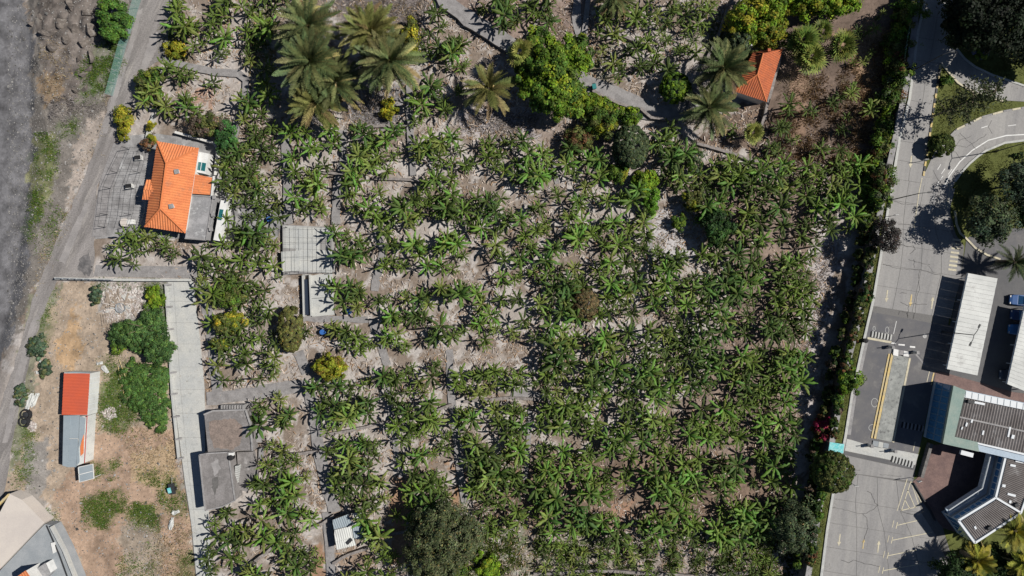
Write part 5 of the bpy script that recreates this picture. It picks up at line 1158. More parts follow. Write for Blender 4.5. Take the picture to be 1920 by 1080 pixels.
tree(265, 615, 2.4, (3.6, 2.8, 2.1), [(.065, .13, .04), (.085, .16, .042), (.05, .10, .03)], 'dark_bush', 'dark green bush left of the concrete lane', clumps=260, leaves=55, size=.24, blobs=[(250, 625, 1.2, (3.6, 2.4, 1.1)), (288, 605, 1.1, (2.4, 2.6, 1.0)), (225, 628, .8, (1.8, 1.8, .8)), (270, 645, .7, (3, 1.6, .7))])
tree(298, 652, 1.4, (2.7, 2.6, 1.3), [(.065, .13, .04), (.085, .16, .042), (.05, .10, .03)], 'dark_bush', 'round dark green bush overhanging the lane parapet', clumps=150, leaves=55, size=.24)
tree(280, 735, .3, (1.2, 1.4, .2), [(.075, .15, .04), (.095, .18, .04), (.06, .12, .03)], 'dark_bush', 'long dark green bush right of the white sheet roof', clumps=330, leaves=55, size=.24, blobs=[(272, 712, .25, (3.8, 2.8, .3)), (288, 755, .25, (2.9, 3.6, .3)), (255, 738, .2, (2.4, 3.0, .25)), (298, 792, .2, (1.8, 2.0, .25)), (300, 700, .3, (1.8, 2.2, .3)), (245, 700, .2, (2.2, 2.2, .2))])
tree(290, 560, .7, (1.6, 2.2, .7), BR, 'green_bush', 'low bright green bush between the timber heap and the lane', clumps=40, leaves=55, size=.28)
tree(222, 650 , .8, (1.4, 1.2, .8), GR, 'green_bush', 'small bush above the white bundles on the vacant lot', clumps=20, leaves=50, size=.26)
for (x, y, r, lab) in ((70, 650, (1.8, 2.2, 1.1), 'dark blue-green shrub by the lower dirt road'), (40, 742, (1.2, 2.0, .8), 'blue-green shrub above the hose coils'), (85, 690, (1.2, 1.4, .8), 'blue-green shrub beside a small white bundle'), (180, 553, (1.0, 1.6, .8), 'blue-green shrub left of the timber heap')):
    tree(x, y, .45, (r[0], r[1], r[2] * .55), [(.07, .115, .07), (.085, .135, .08), (.055, .09, .055), (.12, .14, .06)], 'blue_green_shrub', lab, clumps=45, leaves=40, size=.26, cat='shrub')
tree(545, 617, 1.8, (2.1, 4.0, 1.7), [(.12, .13, .04), (.15, .16, .045), (.10, .10, .035)], 'oval_bush', 'long oval olive bush left of the washing slab', tight=True, clumps=100, leaves=70, size=.26, fill=.8)
tree(620, 688, 1.9, (2.5, 2.2, 1.7), YG[:2] + YE[2:] + [(.2, .15, .03)], 'yellow_bush', 'golden bush at the lower edge of the big plot', clumps=65, leaves=60, size=.3)
tree(1097, 572, 2.0, (2.3, 2.8, 1.8), [(.13, .10, .05), (.17, .13, .06), (.10, .09, .04)], 'brown_bush', 'rusty brown round bush among the bananas right of centre', tight=True, clumps=85, leaves=65, size=.24, fill=.8)
tree(428, 553, 1.8, (2.8, 2.2, 1.7), OL + GR, 'round_bush', 'olive bush right of the upper end of the concrete lane', clumps=60, leaves=60, size=.28)
tree(432, 603, 2.0, (2.7, 1.9, 1.7), YG + OL, 'yellow_bush', 'yellow-olive bush right of the concrete lane', clumps=60, leaves=60, size=.3)
tree(413, 645, 1.5, (1.5, 1.6, 1.3), OL + YG[:1], 'round_bush', 'small olive bush below the yellow-olive bush near the lane', clumps=35, leaves=55, size=.28)
tree(1340, 425, 2.2, (2.8, 3.2, 2.2), [(.03, .07, .018), (.04, .09, .02), (.025, .055, .016)], 'dark_tree', 'dark glossy green tree right of the bare grey bed', clumps=70, leaves=60, size=.42)
tree(912, 1062, 1.0, (2.4, 2.4, 1.0), BR, 'green_bush', 'low bright green bush right of the big grey-green tree', clumps=40, leaves=55, size=.3)
# platform trees
tree(1850, 410, 4.6, (3.9, 3.6, 3.0), GG + OL[2:] + [(.04, .065, .04)], 'pine_tree', 'grey-green spreading tree casting a round shadow on the road', clumps=110, leaves=75, size=.3, trunk_h=3)
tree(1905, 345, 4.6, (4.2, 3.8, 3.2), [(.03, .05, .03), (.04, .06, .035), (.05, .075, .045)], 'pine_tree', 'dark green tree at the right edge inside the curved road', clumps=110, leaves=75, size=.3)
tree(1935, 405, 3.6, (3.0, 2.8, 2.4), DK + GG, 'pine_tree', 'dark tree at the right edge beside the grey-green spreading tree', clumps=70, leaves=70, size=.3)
tree(1765, 272, 1.6, (1.95, 1.9, 1.5), [(.06, .085, .02), (.07, .1, .022)], 'clipped_bush', 'ball-clipped bush on the lower tip of the grass island', tight=True, clumps=70, leaves=70, size=.24, fill=.85)
tree(1772, 154, .7, (1.3, 1.0, .7), GR, 'small_bush', 'small low bush on the upper part of the grass island', clumps=20, leaves=50, size=.22)
tree(1910, 292, .4, (.8, .5, .4), DK, 'small_bush', 'tiny dark bush on the lawn inside the curved road', clumps=10, leaves=40, size=.2)
tree(1662, 445, 3.0, (2.0, 2.9, 2.3), [(.05, .045, .04), (.07, .06, .055), (.04, .037, .034)], 'bare_tree', 'dark brownish leafless-looking tree overhanging the left kerb', clumps=80, leaves=50, size=.2, fill=.5)
tree(1560, 885, 3.6, (3.3, 3.2, 2.8), GR[2:3] + OL + [OL[2]] + RB[1:2] + RB[3:], 'round_tree', 'round olive green tree with reddish tints at the left kerb below the turquoise tarp', tight=True, clumps=110, leaves=70, size=.28, fill=.75)
tree(1490, 985, 3.6, (3.4, 4.4, 2.8), GG + [(.08, .11, .06)], 'feathery_tree', 'pale grey-green feathery tree left of the lower verge', clumps=120, leaves=70, size=.26)
tree(1540, 802, 1.6, (1.5, 2.2, 1.5), MAG + MAG + RB[1:2], 'bougainvillea', 'magenta flowering shrub above the turquoise tarp', clumps=40, leaves=60, size=.26, cat='shrub')
tree(1594, 715, 1.6, (2.2, 2.1, 1.5), BR[:1] + GR, 'round_bush', 'green bush on the verge beside the left lane', clumps=55, leaves=60, size=.28)
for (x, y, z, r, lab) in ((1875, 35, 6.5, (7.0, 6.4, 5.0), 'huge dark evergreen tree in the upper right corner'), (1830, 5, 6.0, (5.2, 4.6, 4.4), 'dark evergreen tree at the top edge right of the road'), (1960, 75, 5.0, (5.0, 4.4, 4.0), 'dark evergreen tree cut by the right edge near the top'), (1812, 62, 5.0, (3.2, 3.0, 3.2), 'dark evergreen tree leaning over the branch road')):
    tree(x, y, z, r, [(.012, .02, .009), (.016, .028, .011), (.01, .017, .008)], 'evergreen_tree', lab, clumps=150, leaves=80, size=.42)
tree(1838, 96, .7, (1.7, 1.4, .7), GR + [(.10, .12, .2)], 'flower_bush', 'low bush with bluish flowers below the huge dark tree', clumps=30, leaves=50, size=.25)
# tall sparse tree on the island: slim trunk, open crown
def sparse_tree():
    b = P(1752, 217, Z0); t = thing('sparse_tree', 'tall slim tree with open sparse crown on the grass island', 'tree', b); h = 14.5
    MB().tube([(0, 0, -.2), (.1, .1, 5), (.0, .2, 10), (.2, .1, h)], .17, 7, .07).build('trunk', m_trunk, t)
    rg = np.random.default_rng(77); cen = []; r = random.Random(5)
    for k in range(34):
        z = 2.6 + (h - 2.6) * k / 33; a = k * 2.4; L = r.uniform(1.6, 3.3) * (1 if z < 11 else .7); e = Vector((L * math.cos(a), L * math.sin(a), z + .7))
        MB().tube([(0, .1, z), (e.x * .55, e.y * .55, z + .5), e], .05, 4, .015).build('branch', m_trunk, t)
        m = 75; s = rg.random(m) ** .6; pos = np.array([0, 0, z]) + s[:, None] * (np.array(e) - np.array([0, 0, z])) + rg.normal(size=(m, 3)) * .32; cen.append(pos)
    cen = np.concatenate(cen); n = len(cen); nn = rg.normal(size=(n, 3)) + [0, 0, .8]; nn /= np.linalg.norm(nn, axis=1)[:, None]
    V, F = leaf_quads(cen, nn, .4 * rg.uniform(.6, 1.3, n), .6, rg); C = np.array([(.065, .08, .035)]) * rg.uniform(.6, 1.4, (n, 1))
    link(bpy.data.objects.new('crown', npmesh('crown', V, F, np.repeat(C, 4, 0), m_foliage)), t)
sparse_tree()
# hedge on the slope between plantation and road, and shrubs on top of the wall
hr = random.Random(42)
HED = []
for y in range(20, 420, 21):
    xk = xl(y) - 12; xw = float(wall_x(y)) - 6
    for k in range(3):
        HED.append((xw + (xk - xw) * (k + .5) / 3 + hr.uniform(-6, 6) - 6, y + hr.uniform(-8, 8), hr.choice((OL + GR, GR + YG[2:3], BR[:1] + GR, RB + GR, GR + GG, BR[:2] + OL)), 'upper'))
for y in range(425, 1065, 15):
    xw = float(wall_x(y)) + 17
    if not 815 < y < 862: HED.append((xw + hr.uniform(-4, 4), y + hr.uniform(-5, 5), hr.choice((OL + DK, RB + DK, DK + GR, BRN + DK, RB + OL)), 'low'))
    HED.append((float(wall_x(y)) - hr.uniform(3, 12), y + hr.uniform(-6, 6), hr.choice((OL + DK, DK + GR, BRN + DK, DK + OL)), 'foot'))
for i, (x, y, cl, w_) in enumerate(HED):
    r = hr.uniform(1.1, 2.3) if w_ == 'upper' else hr.uniform(.5, 1.05)
    if x > xl(y) - 6 - r * 6: x = xl(y) - 6 - r * 6
    if w_ == 'upper':
        lab, grp = ('dense shrub in the hedge between the bare brown plot and the net fence', 'shrubs of the upper hedge, top') if y < 170 else (('dense shrub in the hedge across the road from the grass island', 'shrubs of the upper hedge, middle') if y < 330 else ('dense shrub in the hedge just above the leafless-looking tree', 'shrubs of the upper hedge, bottom'))
    elif w_ == 'foot':
        lab, grp = ('dark scrub bush at the shaded foot of the retaining wall, upper stretch', 'scrub at the upper wall foot') if y < 640 else (('dark scrub bush at the shaded foot of the retaining wall, middle stretch', 'scrub at the middle wall foot') if y < 850 else ('dark scrub bush at the shaded foot of the retaining wall, lower stretch', 'scrub at the lower wall foot'))
    else:
        lab, grp = ('scrubby shrub on the wall top between leafless-looking tree and barrier lanes', 'scrub below the leafless tree') if y < 620 else (('scrubby shrub on the wall top beside the barrier lanes', 'scrub beside the barrier lanes') if y < 830 else ('scrubby shrub on the wall top beside the parking apron', 'scrub beside the parking apron'))
    tree(x, y, hr.uniform(.8, 1.8), (r, r * hr.uniform(.8, 1.3), r * .8), cl, 'hedge_shrub', lab, clumps=30, leaves=42, size=.27, cat='shrub', group=grp)

# ------------------------------------------------------------------ date palms and fan palms
def frond_mesh(L, arch, cols, seed, wid=.5, n=22):
    r = np.random.default_rng(seed); V = []; F = []; C = []
    def pt(t): return np.array([L * (t * .96 - .10 * t * t * arch), 0, L * (arch * .42 * t - arch * .62 * t * t)])
    for i in range(n + 1):
        t = i / n; p = pt(t); w_ = .035 * (1 - t) + .01; V += [p + [0, -w_, 0], p + [0, w_, 0]]; C += [(.22, .2, .07)] * 2
        if i: k = len(V); F.append((k - 4, k - 2, k - 1, k - 3))
    base = np.array(cols[seed % len(cols)])
    for i in range(2, n + 1):
        t = i / n; p = pt(t); q = pt(max(0, t - .03)); l = wid * (math.sin(math.pi * min(1, t * .86 + .12)) ** .7) * r.uniform(.85, 1.1)
        for s in (-1, 1):
            d = np.array([.62, s * .78, -.16 + .25 * r.random()]); e = p + d * l; k = len(V); u = np.array([.085, 0, .0]) * L / 3.5
            V += [p - u, p + u, e + u * .35, e - u * .35]; F.append((k, k + 1, k + 2, k + 3)); c = base * r.uniform(.75, 1.3); C += [tuple(c)] * 2 + [tuple(c * 1.15)] * 2
    return npmesh('frond', V, F, C, m_leaf)
FR = {}
def palm(px, py, zc, L, label, tone='green', nf=60, group='date palms', lean=0, name='date_palm', wid=.5):
    g = Z0 if px > float(wall_x(py)) + 12 else 0.0; c = P(px, py, g + zc); gzv = float(gz(c.x, c.y)); t = thing(name, label, 'palm', (c.x, c.y, gzv), group)
    h = g + zc - gzv
    MB().tube([(0, 0, -.3), (0, 0, h * .5), (0, 0, h)], .38, 9, .33).build('trunk', m_trunk, t)
    cols = {'green': [(.09, .125, .05), (.12, .15, .055), (.075, .105, .042), (.18, .185, .075)], 'olive': [(.13, .14, .04), (.18, .18, .055), (.10, .12, .035), (.24, .21, .08)], 'gold': [(.24, .24, .03), (.34, .30, .04), (.14, .16, .03)], 'dark': [(.03, .045, .02), (.04, .055, .022)]}[tone]
    r = random.Random(int(px + py * 3)); key = (tone, wid)
    if key not in FR: FR[key] = [frond_mesh(3.5, a, cols, k, wid) for k, a in enumerate((.35, .55, .8, 1.05, 1.3, .7))]
    dry = FR.setdefault('dry', [frond_mesh(3.5, 1.35, [(.24, .19, .09), (.3, .25, .1)], k, .4) for k in range(2)])
    t.rotation_euler = (r.uniform(-.09, .09), r.uniform(-.09, .09), r.uniform(0, 6)); dv = r.uniform(76, 90); nf = int(nf * r.uniform(1.0, 1.2))
    for k in range(nf):
        if r.random() < .03: continue
        t_ = k / nf; a = k * 2.39996 + r.uniform(-.3, .3); el = 74 - dv * t_ ** .8 + r.uniform(-10, 10)
        me = r.choice(FR[key]) if t_ < .86 or tone == 'dark' else r.choice(dry)
        o = bpy.data.objects.new('frond', me); link(o, t); o.location = (.15 * math.cos(a), .15 * math.sin(a), h - .1 - .35 * t_); s = L * 1.3 / 3.5 * (r.uniform(.85, 1.1)) * (.75 + .3 * t_)
        o.scale = (s, s, s); o.rotation_euler = (r.uniform(-.3, .3), -math.radians(el), a)
    if tone in ('green', 'olive'):
        bm = MB()
        for k in range(5): a = r.uniform(0, 6.28); bm.tube([(.2 * math.cos(a), .2 * math.sin(a), h), (.7 * math.cos(a), .7 * math.sin(a), h + .5), (1.0 * math.cos(a), 1.0 * math.sin(a), h + .35)], .09, 5, .16)
        bm.build('fruit_stalks', m_yellow, t)
palm(572, 42, 7.5, 5.0, 'date palm at the top left of the palm cluster'); palm(583, 108, 8.0, 5.0, 'big dark date palm in the middle left of the palm cluster'); palm(692, 70, 7.5, 4.6, 'date palm at the upper right of the palm cluster', 'olive')
palm(722, 118, 8.0, 4.9, 'date palm at the lower right of the palm cluster'); palm(632, 150, 6.0, 4.3, 'smaller date palm between the two large pairs'); palm(590, 190, 5.0, 4.4, 'drooping date palm at the bottom of the palm cluster', 'olive')
palm(917, 170, 5.0, 4.1, 'single olive date palm left of the big round tree', 'olive', 40); palm(1357, 127, 5.5, 4.2, 'dark date palm left of the cottage'); palm(1330, 203, 4.6, 4.2, 'dark date palm at the end of the grey path')
palm(1150, -5, 4.0, 3.0, 'date palm cut by the top edge above the upper plot'); palm(1900, 490, 3.8, 2.8, 'dark palm beside the grey yard at the right edge', 'dark', 30)
for (x, y, L, lab) in ((1838, 1055, 2.5, 'golden-green palm below the ribbed roof corner'), (1902, 1000, 2.6, 'golden-green palm at the right edge below the ribbed roof'), (1925, 1060, 2.6, 'golden-green palm in the lower right corner')):
    palm(x, y, 4.6, L, lab, 'gold', 44, 'golden palms below the building', wid=.7)
tree(1790, 1070, 3.6, (3.0, 2.6, 2.4), DK, 'dark_tree', 'dark tree at the bottom edge left of the golden palms', clumps=80, leaves=70, size=.3)
tree(1870, 1062, 1.8, (5.0, 3.2, 1.6), DK, 'dark_shrub', 'dark shrub mass under the golden palms', clumps=80, leaves=70, size=.3, cat='shrub')
tree(1850, 1088, 1.6, (6.0, 2.0, 1.5), DK + GR[2:3], 'dark_shrub', 'dark shrub along the bottom edge below the golden palms', clumps=60, leaves=60, size=.3, cat='shrub')
def fan_mesh(rad, cols, seed):
    r = np.random.default_rng(seed); V = [np.zeros(3)]; F = []; C = [cols[0]]; n = 13
    for k in range(n):
        a = math.radians(-130 + 260 * k / (n - 1)); w_ = math.radians(8.5); l = rad * r.uniform(.85, 1.08); zt = -.18 * rad * r.random(); c = np.array(cols[r.integers(len(cols))]) * r.uniform(.8, 1.25); i = len(V)
        V += [np.array([.6 * l * math.cos(a - w_), .6 * l * math.sin(a - w_), .0]), np.array([l * math.cos(a), l * math.sin(a), zt]), np.array([.6 * l * math.cos(a + w_), .6 * l * math.sin(a + w_), .0])]; C += [tuple(c)] * 3; F.append((0, i, i + 1, i + 2))
    return npmesh('fan_leaf', np.array(V) + [rad * 1.1, 0, .2 * rad], F, C, m_leaf)
def fan_palm(px, py, zc, rad, label, cols, nf=26):
    c = P(px, py, zc); gzv = float(gz(c.x, c.y)); t = thing('fan_palm', label, 'palm', (c.x, c.y, gzv), 'fan palms'); h = zc - gzv; r = random.Random(int(px * 3 + py))
    MB().tube([(0, 0, -.3), (.05, 0, h)], .2, 8, .17).build('trunk', m_trunk, t); ms = [fan_mesh(rad, cols, k) for k in range(3)]
    for k in range(nf):
        a = k * 2.4; el = 70 - 85 * (k / nf); o = bpy.data.objects.new('fan_leaf', r.choice(ms)); link(o, t); o.location = (0, 0, h - .1); o.rotation_euler = (r.uniform(-.3, .3), -math.radians(el), a); s = r.uniform(.8, 1.15); o.scale = (s, s, s)
FY = [(.24, .26, .06), (.3, .3, .08), (.14, .17, .035)]; FG = [(.08, .13, .025), (.12, .17, .03), (.2, .23, .045)]
fan_palm(975, 98, 6.0, 1.2, 'pale fan palm growing out of the big round tree', FY, 24); fan_palm(1410, 250, 2.6, 1.0, 'fan palm below the cottage', FY, 24); fan_palm(1502, 78, 3.4, 1.5, 'large fan palm right of the cottage', FG, 34); fan_palm(1518, 108, 3.0, 1.4, 'yellow-green fan palm just below the large fan palm', FY + FG, 32); fan_palm(1575, 88, 3.0, 1.4, 'fan palm in the bare brown plot', FG, 30)
fan_palm(1540, 60, 2.6, 1.1, 'smaller fan palm above the bare brown plot', FG, 24)
# ------------------------------------------------------------------ banana plants
LT = [[(.04, .105, .016), (.03, .085, .015)], [(.068, .175, .016), (.052, .14, .015)], [(.11, .28, .014), (.09, .23, .013)], [(.19, .23, .04), (.15, .19, .034)]]
def banana_leaf(seed, tone, L=2.1, W=.23):
    r = np.random.default_rng(seed); n = 9; V = []; C = []; e0 = math.radians(r.uniform(26, 50)); drop = r.uniform(.9, 1.7); x = z = 0.0; side = r.uniform(-.12, .12); c1, c2 = (np.array(q) for q in LT[tone]); rib = np.array((.11, .16, .045)) * (.7 + .33 * tone)
    for i in range(n + 1):
        t = i / n; a = e0 - drop * t ** 1.2; 
        if i: x += L / n * math.cos(a); z += L / n * math.sin(a)
        w_ = W * (math.sin(math.pi * min(1, max(0, (t - .1) / .93))) ** .55 if t > .1 else .04) * 1.0; y = side * L * t * t
        wl = w_ * r.choice((.35, .8, 1.0, 1.2)) + .012; wr = w_ * r.choice((.35, .8, 1.0, 1.2)) + .012; f = .55 + .35 * t
        V += [(x, y - wl * .8, z - wl * f), (x, y, z), (x, y + wr * .8, z - wr * f)]; k = r.uniform(.75, 1.25); C += [c1 * k, rib, c2 * r.uniform(.8, 1.25)]
    F = []
    for i in range(n): o = i * 3; F += [(o, o + 1, o + 4, o + 3), (o + 1, o + 2, o + 5, o + 4)]
    return np.array(V), np.array(F), np.array(C)
LEAVES = {}
for tn in range(4):
    LEAVES[tn] = []
    for k in range(6):
        V, F, C = banana_leaf(tn * 10 + k, tn); LEAVES[tn].append((V, F, C, npmesh('leaf', V, F, C, m_leaf)))
DRYL = []
for k in range(3):
    V, F, C = banana_leaf(90 + k, 0, 1.5, .16); C = np.array([(.34, .26, .16)]) * np.random.default_rng(k).uniform(.7, 1.2, (len(C), 1)); DRYL.append((V, F, C, npmesh('dry_leaf', V, F, C, m_leaf)))
stem_me = MB().tube([(0, 0, -.35), (.02, 0, .5), (0, 0, 1.0)], .15, 7, .09).build('trunk', m_stem); STEM = stem_me.data; bpy.data.objects.remove(stem_me)
# where they grow: planting zones with spacing in photo pixels, bare patches, and what stands in the way
ZONES = [  # fields filled by spacing: polygon, spacing px, size, share of yellowish plants, keep
    ([(1310, 320), (1600, 310), (1590, 420), (1540, 520), (1505, 640), (1490, 780), (1478, 900), (1465, 1000), (985, 1000), (975, 770), (1000, 735), (1110, 700), (1290, 735), (1345, 600), (1385, 480), (1300, 490), (1320, 400), (1290, 350)], 19.3, 1.12, .06, 1.2),
    *[([(a, 1003), (a + 18, 1001), (a + 24, 1092), (a + 4, 1092)], 15, .6, .25, .9) for a in (1012, 1038, 1060, 1082, 1118, 1140, 1165, 1207, 1252, 1300, 1340, 1366, 1400, 1424)],
    ([(1020, 495), (1385, 480), (1345, 600), (1295, 728), (1020, 685)], 20, 1.14, .12, 1.15),
    ([(385, 458), (528, 455), (528, 705), (395, 735)], 22, 1.0, .2, .95), ([(205, 452), (335, 452), (338, 497), (215, 497)], 19, .95, .2, .95), ([(425, 430), (530, 425), (528, 452), (425, 450)], 18, .85, .2, .9), ([(285, 427), (335, 422), (340, 447), (230, 447)], 16, .8, .2, .8),
    ([(425, 270), (470, 200), (530, 235), (535, 415), (420, 430), (440, 330)], 24, .9, .3, .6), ([(900, 690), (1110, 702), (1000, 735), (880, 720)], 19, .9, .15, .9), ([(880, 850), (985, 850), (985, 985), (900, 990)], 20, .9, .15, .9), ([(960, 735), (1000, 735), (1000, 1000), (950, 860)], 21, .9, .15, .8), ([(540, -20), (640, -20), (560, 20), (500, 60)], 24, .8, .3, .7),
]
BARE = [(397, 20, 14, 14), (457, 77, 18, 22), (373, 182, 24, 17), (463, 262, 14, 26), (500, 27, 18, 14), (890, 92, 12, 36), (813, 143, 14, 8), (867, 213, 14, 26), (900, 240, 42, 22), (520, 217, 16, 24), (643, 267, 7, 34), (583, 307, 20, 11), (627, 347, 14, 14), (700, 343, 14, 16), (770, 283, 9, 40), (873, 293, 18, 9), (873, 347, 22, 13), (740, 337, 20, 10),
        (1173, 73, 14, 13), (1180, 117, 18, 18), (1287, 123, 20, 14), (1025, 235, 34, 18), (1037, 300, 9, 36), (1147, 293, 26, 12), (1277, 267, 7, 40), (1340, 267, 38, 12), (1060, 377, 22, 9), (1147, 400, 32, 9), (1258, 435, 44, 42), (1305, 455, 22, 22), (1080, 425, 12, 12), (1540, 510, 26, 60), (1522, 627, 16, 60), (1503, 760, 14, 70), (1560, 430, 14, 40),
        (553, 740, 14, 14), (573, 790, 14, 24), (710, 747, 10, 24), (827, 740, 14, 18), (813, 793, 16, 18), (707, 808, 16, 7), (740, 853, 8, 36), (800, 863, 28, 8), (856, 900, 12, 38), (747, 933, 14, 18), (740, 985, 16, 14), (767, 1022, 18, 20), (601, 1035, 9, 40), (667, 1047, 32, 14), (588, 903, 8, 40), (910, 787, 14, 30), (907, 947, 11, 14), (980, 737, 30, 9), (1127, 760, 22, 12), (1270, 780, 12, 20), (1207, 830, 26, 9), (1220, 863, 30, 7), (1037, 817, 24, 7), (1320, 837, 20, 14), (1260, 883, 10, 8), (1163, 963, 14, 11),
        (735, 445, 26, 12), (775, 470, 22, 12), (835, 535, 22, 12), (705, 500, 12, 50), (850, 600, 16, 14), (680, 520, 16, 14), (1000, 580, 26, 10), (1000, 665, 40, 10), (1010, 500, 14, 12), (1180, 560, 14, 12), (1205, 500, 8, 34), (480, 700, 14, 12), (500, 520, 20, 22), (530, 545, 22, 22), (440, 690, 10, 10), (640, 645, 10, 10), (590, 630, 24, 18), (575, 690, 20, 26), (460, 300, 10, 14), (290, 490, 25, 8), (1500, 400, 14, 12), (1480, 330, 16, 10), (1400, 350, 12, 10)]
AVOID_R = [(835, 1010, 52), (1037, 150, 66), (1266, 165, 26), (1182, 260, 40), (1131, 228, 28), (1082, 265, 22), (1205, 345, 30), (545, 617, 30), (1097, 572, 24), (620, 688, 22), (1340, 425, 26), (430, 580, 30), (390, 235, 30), (425, 255, 20), (1490, 985, 34), (590, 110, 50), (710, 110, 46), (600, 185, 30), (917, 170, 24), (657, 996, 44), (280, 155, 14), (330, 92, 14), (728, 195, 40), (1300, 375, 14), (1222, 375, 12), (1271, 415, 12), (1410, 250, 14), (1505, 95, 26), (1575, 88, 20)]
AVOID_P = [[(525, 418), (628, 422), (630, 515), (525, 518)], [(563, 512), (630, 508), (632, 598), (565, 598)], [(370, 765), (485, 755), (490, 915), (445, 945), (372, 965)], [(230, 255), (425, 255), (420, 445), (345, 450), (210, 430)], [(345, 360), (430, 360), (430, 455), (345, 455)]]
GAPS = [[(1000, 735), (990, 820), (985, 1000)], [(1147, 705), (1140, 790)], [(1010, 818), (1120, 822)], [(1120, 865), (1260, 862)], [(1275, 745), (1265, 830)], [(1385, 560), (1350, 700), (1330, 760)], [(1440, 420), (1425, 560), (1400, 640)], [(1330, 840), (1440, 830)], [(1100, 495), (1110, 560), (1080, 690)], [(1205, 495), (1195, 600), (1180, 700)], [(1020, 600), (1100, 612), (1240, 600)],
        [(1390, 480), (1500, 470)], [(1360, 640), (1500, 640)], [(1310, 930), (1450, 920)], [(1100, 940), (1240, 945)], [(1185, 870), (1170, 1000)], [(1320, 830), (1310, 990)], [(1400, 770), (1390, 900)], [(1060, 880), (1050, 1000)], [(1380, 330), (1360, 470)], [(1490, 330), (1470, 450)]]   # walking gaps between the blocks of plants
def free(x, y):
    for L in GAPS:
        if polydist([x], [y], L)[0] < 14: return False
    for cx, cy, r in AVOID_R:
        if (x - cx) ** 2 + (y - cy) ** 2 < r * r: return False
    for cx, cy, a, b in BARE:
        f = 1.35 if x > 960 and y > 690 else 1.1
        if ((x - cx) / a) ** 2 + ((y - cy) / b) ** 2 < f * f: return False
    for q in AVOID_P:
        if inpoly([x], [y], q)[0]: return False
    for L, wd, h in PATHS:
        if polydist([x], [y], L)[0] < wd * 5.5 + 3: return False
    return True
